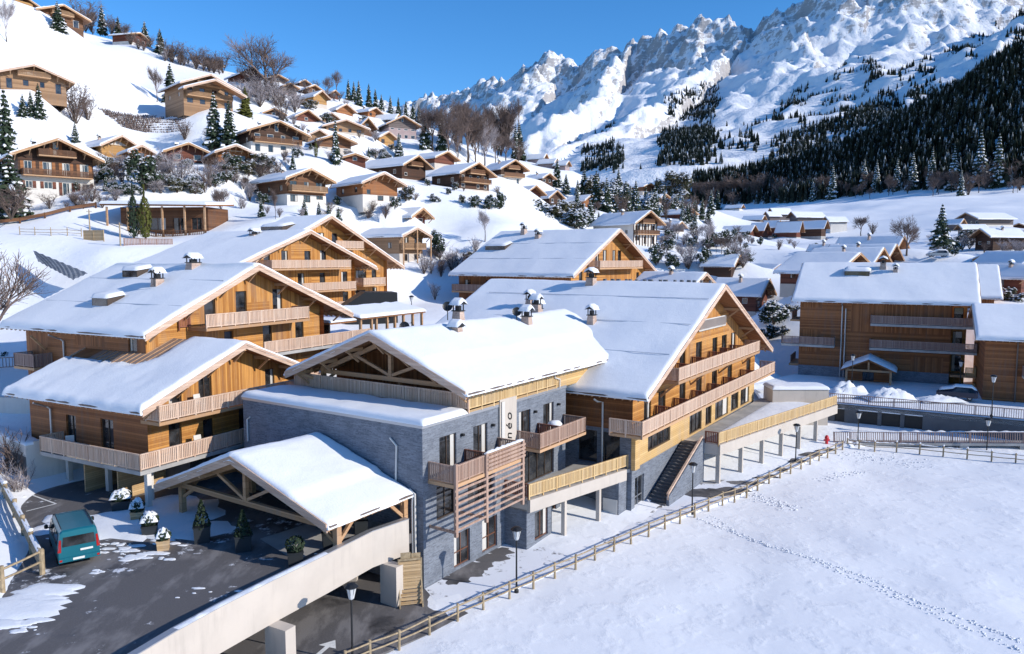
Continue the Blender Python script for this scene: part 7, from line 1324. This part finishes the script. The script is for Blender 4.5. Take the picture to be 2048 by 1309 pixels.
for px, pb, pt_, lab in [(180, 466, 420, "thin wooden utility pole left of the tan fence panel's middle"), (241, 492, 446, "thin pale pole at the plank fence's left end")]:
    p = at_h(px, pb); t = thing('utility_pole', lab, 'pole', p); mb = MB(); hh = (pb - pt_) / F_PX * p.y; mb.tube([(0, 0, -.4), (0, 0, hh)], [.11, .08], 8); mb.bar((-.4, 0, hh - .3), (.4, 0, hh - .3), .08, .08); mb.build('pole', M['log'], t)
# ------------------------------------------------------------------ van
def vehicle(name, label, cat, loc, rz, paint, prof_, wd, wheels, group=None, snow=False):
    """prof_: stations (y, floor, belt, roof, half width at belt, half width at roof) from rear to front"""
    t = thing(name, label, cat, loc, rz, group); mb = MB(); ring = lambda s: [(-s[4] * .96, s[1]), (-s[4], s[1] + .18), (-s[4] * 1.0, s[2]), (-s[5], s[3] - .13), (-s[5] * .86, s[3] - .02), (0, s[3]), (s[5] * .86, s[3] - .02), (s[5], s[3] - .13), (s[4] * 1.0, s[2]), (s[4], s[1] + .18), (s[4] * .96, s[1])]
    vs = []; fs = []; m = 11
    for s in prof_: vs += [(x, s[0], z) for x, z in ring(s)]
    for i in range(len(prof_) - 1):
        for k in range(m): fs.append((i * m + k, i * m + (k + 1) % m, (i + 1) * m + (k + 1) % m, (i + 1) * m + k))
    fs += [tuple(range(m))[::-1], tuple((len(prof_) - 1) * m + k for k in range(m))]; mb.add(vs, fs); body = mb.build('body', paint, t)
    for (x, y, r) in wheels:
        sg = 1 if x > 0 else -1; w_ = MB(); a = [(r * .62, 0), (r * .95, 0), (r, .04), (r, .18), (r * .95, .22), (r * .62, .22)]; n = 18; v2 = []; f2 = []
        for (q, o) in a:
            for k in range(n): th = 2 * math.pi * k / n; v2.append((x - sg * .22 + sg * o, y + q * math.cos(th), r + q * math.sin(th)))
        for i in range(len(a) - 1):
            for k in range(n): f2.append((i * n + k, i * n + (k + 1) % n, (i + 1) * n + (k + 1) % n, (i + 1) * n + k))
        w_.add(v2, f2); tyre = w_.build('wheel', M['dark'], t); rm = MB(); v3 = [(x - sg * .03, y, r)] + [(x - sg * .04, y + r * .63 * math.cos(2 * math.pi * k / n), r + r * .63 * math.sin(2 * math.pi * k / n)) for k in range(n)]; rm.add(v3, [(0, 1 + k, 1 + (k + 1) % n) for k in range(n)]); rm.build('rim', M['zinc'], tyre)
    return t, body
M['teal'] = flat("teal_van_paint", (.012, .15, .20), .28, .25, spec=.6); M['bumper'] = flat("dark_plastic", (.02, .025, .03), .6); M['silver'] = flat("silver_car_paint", (.35, .36, .38), .35, .4); M['navy'] = flat("dark_car_paint", (.02, .025, .05), .3, .2); M['plate'] = flat("white_plate", (.7, .7, .68), .5); M['taillight'] = flat("red_tail_light", (.38, .012, .012), .2)
vp = at_z(160, 1131, 3.3); PRV = [(-.03, .42, 1.02, 1.62, .90, .80), (.0, .36, 1.08, 1.90, .94, .82), (.12, .32, 1.10, 1.965, .95, .83), (1.2, .30, 1.10, 1.98, .95, .84), (3.0, .30, 1.10, 1.96, .95, .83), (3.5, .30, 1.09, 1.88, .95, .80), (4.05, .30, 1.06, 1.35, .94, .82), (4.55, .32, .98, 1.10, .90, .80), (4.78, .38, .80, .90, .80, .70)]
van, body = vehicle('van', "teal van parked on the asphalt lot, seen from behind with dark rear window", 'van', vp, R(37), M['teal'], PRV, 1.9, [(s * .94, y, .33) for s in (-1, 1) for y in (.95, 3.95)])
def panel(par, nm, pts, mat): mb = MB(); mb.add(pts, [tuple(range(len(pts)))]); return mb.build(nm, mat, par)
panel(van, 'rear_window', [(-.74, -.045, 1.12), (.74, -.045, 1.12), (.69, -.035, 1.62), (-.69, -.035, 1.62)], M['glass'])
mb = MB(); mb.box(-.93, .93, -.12, .02, .34, .56); mb.build('bumper', M['teal'], van)
for s in (-1, 1):
    mb = MB(); mb.hexa([(s * .80, -.055, .86), (s * .955, -.02, .86), (s * .955, .1, .86), (s * .82, .1, .86), (s * .77, -.05, 1.5), (s * .86, -.02, 1.5), (s * .86, .12, 1.5), (s * .78, .12, 1.5)]); mb.build('tail_light', M['taillight'], van)
    for a, b in ((.3, 1.45), (1.6, 2.7), (2.85, 3.55)): panel(van, 'side_window', [(s * .962, a, 1.13), (s * .962, b, 1.13), (s * .872, b - .1, 1.72), (s * .872, a + .05, 1.72)], M['glass'])
    mb = MB(); mb.lathe((s * 1.1, 3.55, 1.12), [(.03, 0), (.09, .03), (.1, .18), (.05, .24)], 8); mb.bar((s * .93, 3.55, 1.15), (s * 1.1, 3.55, 1.2), .05, .05); mb.build('mirror', M['dark'], van)
    mb = MB(); mb.bar((s * .72, .3, 1.99), (s * .72, 3.1, 1.99), .04, .05); mb.build('roof_rail', M['dark'], van)
panel(van, 'windscreen', [(-.76, 3.52, 1.86), (.76, 3.52, 1.86), (.84, 4.02, 1.37), (-.84, 4.02, 1.37)], M['glass'])
mb = MB(); mb.box(-.30, .22, -.135, -.122, .40, .51); mb.build('licence_plate', M['plate'], van); mb = MB(); mb.box(.05, .62, -.072, -.05, .80, .90); mb.build('white_strip', M['plate'], van); mb = MB(); mb.box(-.9, -.78, -.13, -.121, .4, .5); mb.box(.78, .9, -.13, -.121, .4, .5); mb.build('reflector', M['taillight'], van)
mb = MB(); mb.bar((-.1, -.06, 1.14), (.3, -.06, 1.2), .02, .02); mb.build('wiper', M['dark'], van)
CARP = [(0, .35, .8, .95, .74, .6), (.15, .28, .85, 1.25, .84, .62), (.7, .25, .86, 1.42, .86, .63), (2.1, .25, .86, 1.44, .86, .63), (2.9, .25, .86, .98, .86, .72), (3.8, .27, .80, .86, .84, .7), (4.1, .35, .62, .70, .74, .6)]
def car(label, p, rz, paint):
    t, b = vehicle('parked_car', label, 'car', p, rz, paint, CARP, 1.75, [(s * .85, y, .31) for s in (-1, 1) for y in (.8, 3.2)], "snow-covered parked cars")
    for s in (-1, 1): panel(t, 'side_window', [(s * .868, .35, .88), (s * .868, 2.55, .88), (s * .66, 2.0, 1.33), (s * .66, .6, 1.33)], M['glass'])
    panel(t, 'rear_window', [(-.62, .03, .95), (.62, .03, .95), (.52, .16, 1.25), (-.52, .16, 1.25)], M['glass'])
    mb = MB(); mb.grid(lambda i, j: (-.7 + .14 * i, .1 + 3.7 * j / 14, (1.43 if .4 < 3.7 * j / 14 < 2.2 else 1.43 - .2 * abs(3.7 * j / 14 - 1.3)) + .22 * prof(min(i, 10 - i) * .14, .3) * prof(min(j, 14 - j) * .26, .4)), 11, 15); mb.build('snow_cover', M['snow'], b, smooth=True)
for px, py, Y_, rz, mt, lab in [(1955, 803, 84, 60, 'navy', "dark snow-capped car behind the upper road railing before the right block"), (1808, 521, 158, 70, 'navy', "dark snow-covered car left of two behind the right-hand block's ridge"), (1895, 521, 160, 80, 'silver', "pale snow-covered car right of two behind the right-hand block's ridge")]:
    p = at_y(px, py, Y_)
    if px > 1900 and Y_ < 100: p.z = 2.96
    else: p.z = Hs(p.x, p.y) + .05
    car(lab, p, R(rz), M[mt])
# ------------------------------------------------------------------ planters, crate, hydrant
def planter(label, px, py, z, w_, h_, kind, mat, ph, group="planters on the forecourt"):
    p = at_z(px, py, z); t = thing('planter', label, 'planter', p, R(20), group); mb = MB(); a, b = w_ * .46, w_ * .5; mb.hexa([(-a, -a, 0), (a, -a, 0), (a, a, 0), (-a, a, 0), (-b, -b, h_), (b, -b, h_), (b, b, h_), (-b, b, h_)]); mb.box(-b - .03, b + .03, -b - .03, b + .03, h_ + .002, h_ + .05); mb.build('box', mat, t)
    rr = random.Random(px); m = MB()
    if kind == 'stick': m.tube([(0, 0, h_), (.03, .02, h_ + ph)], [.03, .015], 5); m.build('plant', M['bark'], t); return
    for i in range(420):
        d = Vector((rr.gauss(0, 1), rr.gauss(0, 1), rr.gauss(0, 1))).normalized()
        if kind == 'cone': f = rr.random() ** 1.3; r = w_ * .52 * (1 - f) + .02; aa = rr.random() * 6.3; q = Vector((r * math.cos(aa), r * math.sin(aa), h_ + f * ph))
        else: q = Vector((d.x * w_ * .62, d.y * w_ * .62, h_ + ph * .5 + d.z * ph * .55)) * 1.0
        e = rr.uniform(.04, .09); u = Vector((rr.gauss(0, 1), rr.gauss(0, 1), rr.gauss(0, 1))).normalized(); v = u.cross(d + Vector((0, .01, 0))).normalized(); m.quad(q - u * e, q + v * e, q + u * e, q - v * e)
    pl_ = m.build('plant', M['needle'], t)
    if kind == 'snow':
        s = MB(); n = 12; s.grid(lambda i, j: (w_ * .6 * (i / n * 2 - 1), w_ * .6 * (j / n * 2 - 1), h_ + ph * .5 + (ph * .75 + .25 * noise.noise((i * .6, j * .6, px))) * (max(0, 1 - (i / n * 2 - 1) ** 2) * max(0, 1 - (j / n * 2 - 1) ** 2)) ** .6 - .05), n + 1, n + 1); s.build('snow_cap', M['snow'], pl_, smooth=True)
planter("yellow wooden planter with snow-topped bush, nearest the asphalt's middle", 327, 1099, 3.3, .62, .5, 'snow', M['boards_raw'], .55); planter("large dark planter with snow-covered bush in front of the garage recess", 243, 1020, 3.3, 1.0, .6, 'snow', M['bumper'], .6)
planter("small planter under blue-shaded snow, second in the row from the garages", 275, 1040, 3.3, .7, .5, 'snow', M['boards_raw'], .7); planter("planter under blue-shaded snow, third in the row from the garages", 300, 1068, 3.3, .8, .5, 'snow', M['bumper'], .7)
planter("dark planter with tall cone-shaped shrub under the canopy's left post", 405, 1083, 3.3, .85, .85, 'cone', M['bumper'], 1.5); planter("dark planter with cone-shaped shrub in the middle of the canopy", 487, 1100, 3.3, .85, .8, 'cone', M['bumper'], 1.4)
planter("grey planter with round green shrub at the parapet near the canopy's front post", 591, 1132, 3.3, .75, .75, 'ball', M['bumper'], .75); planter("empty-looking grey planter behind the canopy's front right post", 659, 1094, 3.3, .75, .7, 'stick', M['bumper'], .4); planter("grey planter with bare stick under the canopy near the stone wall", 721, 1065, 3.3, .75, .7, 'stick', M['bumper'], .7)
ct = thing('pallet_crate', "upright wooden crate of nailed boards leaning by the stone wing's corner", 'crate', at_z(821, 1207, .04), R(14))
mb = MB()
for i in range(12): mb.box(-.58, .58, -.03 - .28 * max(0, (4 - i) / 4), .0 - .28 * max(0, (4 - i) / 4), .08 + i * .195, .255 + i * .195)
mb.build('board', M['boards_raw'], ct); mb = MB()
for x in (-.62, .62): mb.bar((x, .02, 0), (x, .02, 2.55), .08, .1, (0, 1, 0)); mb.bar((x, -.55, .02), (x, .0, 1.35), .07, .08); mb.bar((x, -.6, .05), (x, .5, .05), .07, .09)
mb.bar((-.62, .0, 2.5), (.62, .0, 2.5), .09, .1); mb.box(-.5, .05, .1, .16, 1.6, 2.85); mb.box(.1, .6, .2, .26, 1.4, 2.75); mb.build('frame', M['log'], ct)
hy = thing('fire_hydrant', "small red hydrant at the end of the terrace columns", 'hydrant', at_z(1653, 892, 0)); mb = MB(); mb.lathe((0, 0, 0), [(.22, 0), (.22, .1), (.15, .14), (.15, .7), (.22, .74), (.22, .84), (.16, 1.0), (.05, 1.1)], 12); mb.bar((-.3, 0, .6), (.3, 0, .6), .14, .14); mb.build('body', M['red'], hy)
# chairs and a bright towel on the wrap-around balcony
def chair(label, x, y, z, mat, rz):
    p = A2.matrix_world @ Vector((x, y, z)) if False else Matrix.Translation(O2) @ Matrix.Rotation(rA, 4, 'Z') @ Vector((x, y, z)); t = thing('balcony_chair', label, 'chair', p, rz, "chairs on the balconies"); mb = MB(); mb.box(-.26, .26, -.25, .25, .4, .45); mb.build('seat', mat, t); mb = MB(); mb.hexa([(-.26, .22, .45), (.26, .22, .45), (.26, .27, .45), (-.26, .27, .45), (-.26, .36, 1.1), (.26, .36, 1.1), (.26, .4, 1.1), (-.26, .4, 1.1)]); mb.build('backrest', mat, t)
    for sx in (-.22, .22):
        for sy in (-.2, .22): mb = MB(); mb.bar((sx, sy, 0), (sx, sy, .4), .04, .04, (0, 1, 0)); mb.build('leg', mat, t)
chair("white chair on the lower wrap-around balcony beside the red striped cloth", .3, 7.9, 5.86, M['white'], R(30)); chair("white chair on the upper balcony under the lower left gable", 4.9, .5, 8.63, M['white'], R(60)); chair("white chair on the lower left building's shaded first-floor balcony", 4.6, .3, 5.86, M['white'], R(50))
tw = thing('striped_cloth', "red striped cloth hanging over the wrap-around balcony railing", 'cloth', Matrix.Translation(O2) @ Matrix.Rotation(rA, 4, 'Z') @ Vector((-.38, 6.9, 5.85)), rA); mb = MB(); mb.grid(lambda i, j: (.06 * math.sin(i * 1.3) * .4 + (.0 if j < 5 else .05 * (j - 4)), -.7 + 1.4 * i / 12, .55 + .13 * j if j < 5 else 1.14 - .07 * (j - 4)), 13, 9); mb.build('cloth', M['red'], tw)
# ------------------------------------------------------------------ left-over snow, footprints, planting rows
mb = MB()
def patch(c, rx, ry, h, seed, n=26):
    c = Vector(c); vs = [c + Vector((0, 0, h))]; fs = []
    for q, hh in ((.55, h), (.85, h * .7), (1.0, .0)):
        for k in range(n):
            a = 2 * math.pi * k / n; j = 1 + .45 * noise.noise((math.cos(a) * 1.7 + seed, math.sin(a) * 1.7, seed * .3)) + .2 * noise.noise((math.cos(a) * 5, math.sin(a) * 5, seed)); vs.append(c + Vector((rx * q * j * math.cos(a), ry * q * j * math.sin(a), hh * (1 + .25 * noise.noise((a * 3, q * 5, seed))) + .004 - (.02 if q == 1 else 0))))
    for k in range(n): fs.append((0, 1 + k, 1 + (k + 1) % n))
    for r_ in range(2):
        for k in range(n): fs.append((1 + r_ * n + k, 1 + (r_ + 1) * n + k, 1 + (r_ + 1) * n + (k + 1) % n, 1 + r_ * n + (k + 1) % n))
    mb.add(vs, fs)
for i, (px, py, rx, ry, h) in enumerate([(255, 1045, 3.4, 3.0, .12), (330, 1030, 3.2, 3.4, .1), (380, 1060, 2.6, 1.6, .06), (128, 1036, 1.2, .8, .15), (98, 1058, .9, .9, .15), (30, 1216, 2.2, 1.1, .08), (88, 1183, 1.7, .7, .08), (55, 1200, 1.6, .8, .07), (5, 1250, .9, .5, .05), (43, 996, .35, .3, .1)]): patch(at_z(px, py, 3.305), rx, ry, h, i * 3.7)
rq = random.Random(8)
for (cx, cy, sx, sy, n_) in [(230, 1095, 55, 16, 34), (290, 1112, 45, 10, 26), (55, 1250, 40, 14, 16), (330, 1080, 40, 12, 20), (195, 1142, 12, 4, 6), (120, 1075, 12, 14, 8), (450, 1195, 120, 18, 10), (640, 1110, 60, 12, 8)]:
    for i in range(n_):
        px, py = rq.gauss(cx, sx * .5), rq.gauss(cy, sy * .5); r_ = rq.uniform(.05, .32) * (1 if n_ > 10 else .6); patch(at_z(px, py, 3.303), r_ * rq.uniform(.8, 2.2), r_ * .7, r_ * .06 + .006, px + py, 12)
tag(mb.build('leftover_snow', M['snow'], smooth=True), kind='stuff')
mb = MB()
for i, (px, py, rx, ry) in enumerate([(912, 1158, .9, .7), (930, 1147, 1.1, .8), (955, 1132, 1.2, .8), (980, 1116, 1.2, .8), (1000, 1104, .9, .7), (1160, 1062, .8, .8), (1180, 1052, .9, .9), (1282, 1022, 1.2, .6), (1300, 1014, .9, .5), (1400, 985, 1.5, 1.2), (1430, 985, 1.8, 1.0), (1462, 980, 1.5, .8), (1490, 966, 1.6, .7), (1520, 952, 1.5, .8), (1550, 938, 1.4, .7), (1585, 922, 1.5, .8), (1615, 908, 1.6, .9), (1645, 898, 1.5, .9)]): patch(at_z(px, py, .055), rx, ry, .012, i * 2.3 + 50)
tag(mb.build('wet_ground', M['asphalt2'], smooth=True), kind='structure')
mb = MB(); rr = random.Random(5)
def trail(pts, n, spread, e0=.05):
    P3 = [at_z(x, y, .0) for x, y in pts]; seg = [(b - a).length for a, b in zip(P3[:-1], P3[1:])]; tot = sum(seg)
    for i in range(n):
        s = (i + rr.random() * .5) / n * tot; k = 0
        while k < len(seg) - 1 and s > seg[k]: s -= seg[k]; k += 1
        p = P3[k].lerp(P3[k + 1], min(1, s / seg[k])) + Vector((rr.gauss(0, spread), rr.gauss(0, spread), 0)); z = near_z(p.x, p.y); e = e0 * rr.uniform(.6, 1.5); hh = e * rr.uniform(.35, .8); vs = [(p.x, p.y, z + .05 + hh * .8)]
        for q in range(7): a = q * .9; j = rr.uniform(.7, 1.3); vs.append((p.x + e * j * math.cos(a), p.y + e * j * math.sin(a), z + .01))
        mb.add(vs, [(0, 1 + q, 1 + (q + 1) % 7) for q in range(7)])
trail([(1395, 1035), (1470, 1062), (1560, 1100), (1650, 1128), (1740, 1160), (1850, 1212), (1950, 1252), (2060, 1300)], 330, .11); trail([(1420, 1030), (1500, 1075), (1600, 1112), (1690, 1150), (1800, 1200), (1900, 1248), (2050, 1312)], 260, .16); trail([(1500, 985), (1540, 1000), (1590, 1020)], 90, .45, .08); trail([(1690, 905), (1760, 915), (1850, 925)], 150, .9, .07); trail([(1640, 960), (1720, 935)], 60, .4, .08)
tag(mb.build('trampled_snow', M['ground'], smooth=True), kind='stuff')
mb = MB()
for r_ in range(8):
    y0, y1 = 218 + r_ * 4.6, 226 + r_ * 4.6
    for i in range(44):
        t_ = (i + (.5 if r_ % 2 else 0)) / 44; px = 200 + 12 * r_ * .5 + t_ * (172 - r_ * 5); py = y0 + (y1 - y0) * t_ + 10 * math.sin(t_ * 3.1) + 3
        p = at_h(px, py); e = rr.uniform(.35, .6)
        for q in range(5): a = rr.random() * 6.3; mb.tube([(p.x, p.y, p.z - .1), (p.x + e * .7 * math.cos(a), p.y + e * .7 * math.sin(a), p.z + e * 1.1)], [.09, .05], 3, False)
tag(mb.build('planted_rows', M['twig']), kind='stuff')
bpy.context.view_layer.update()
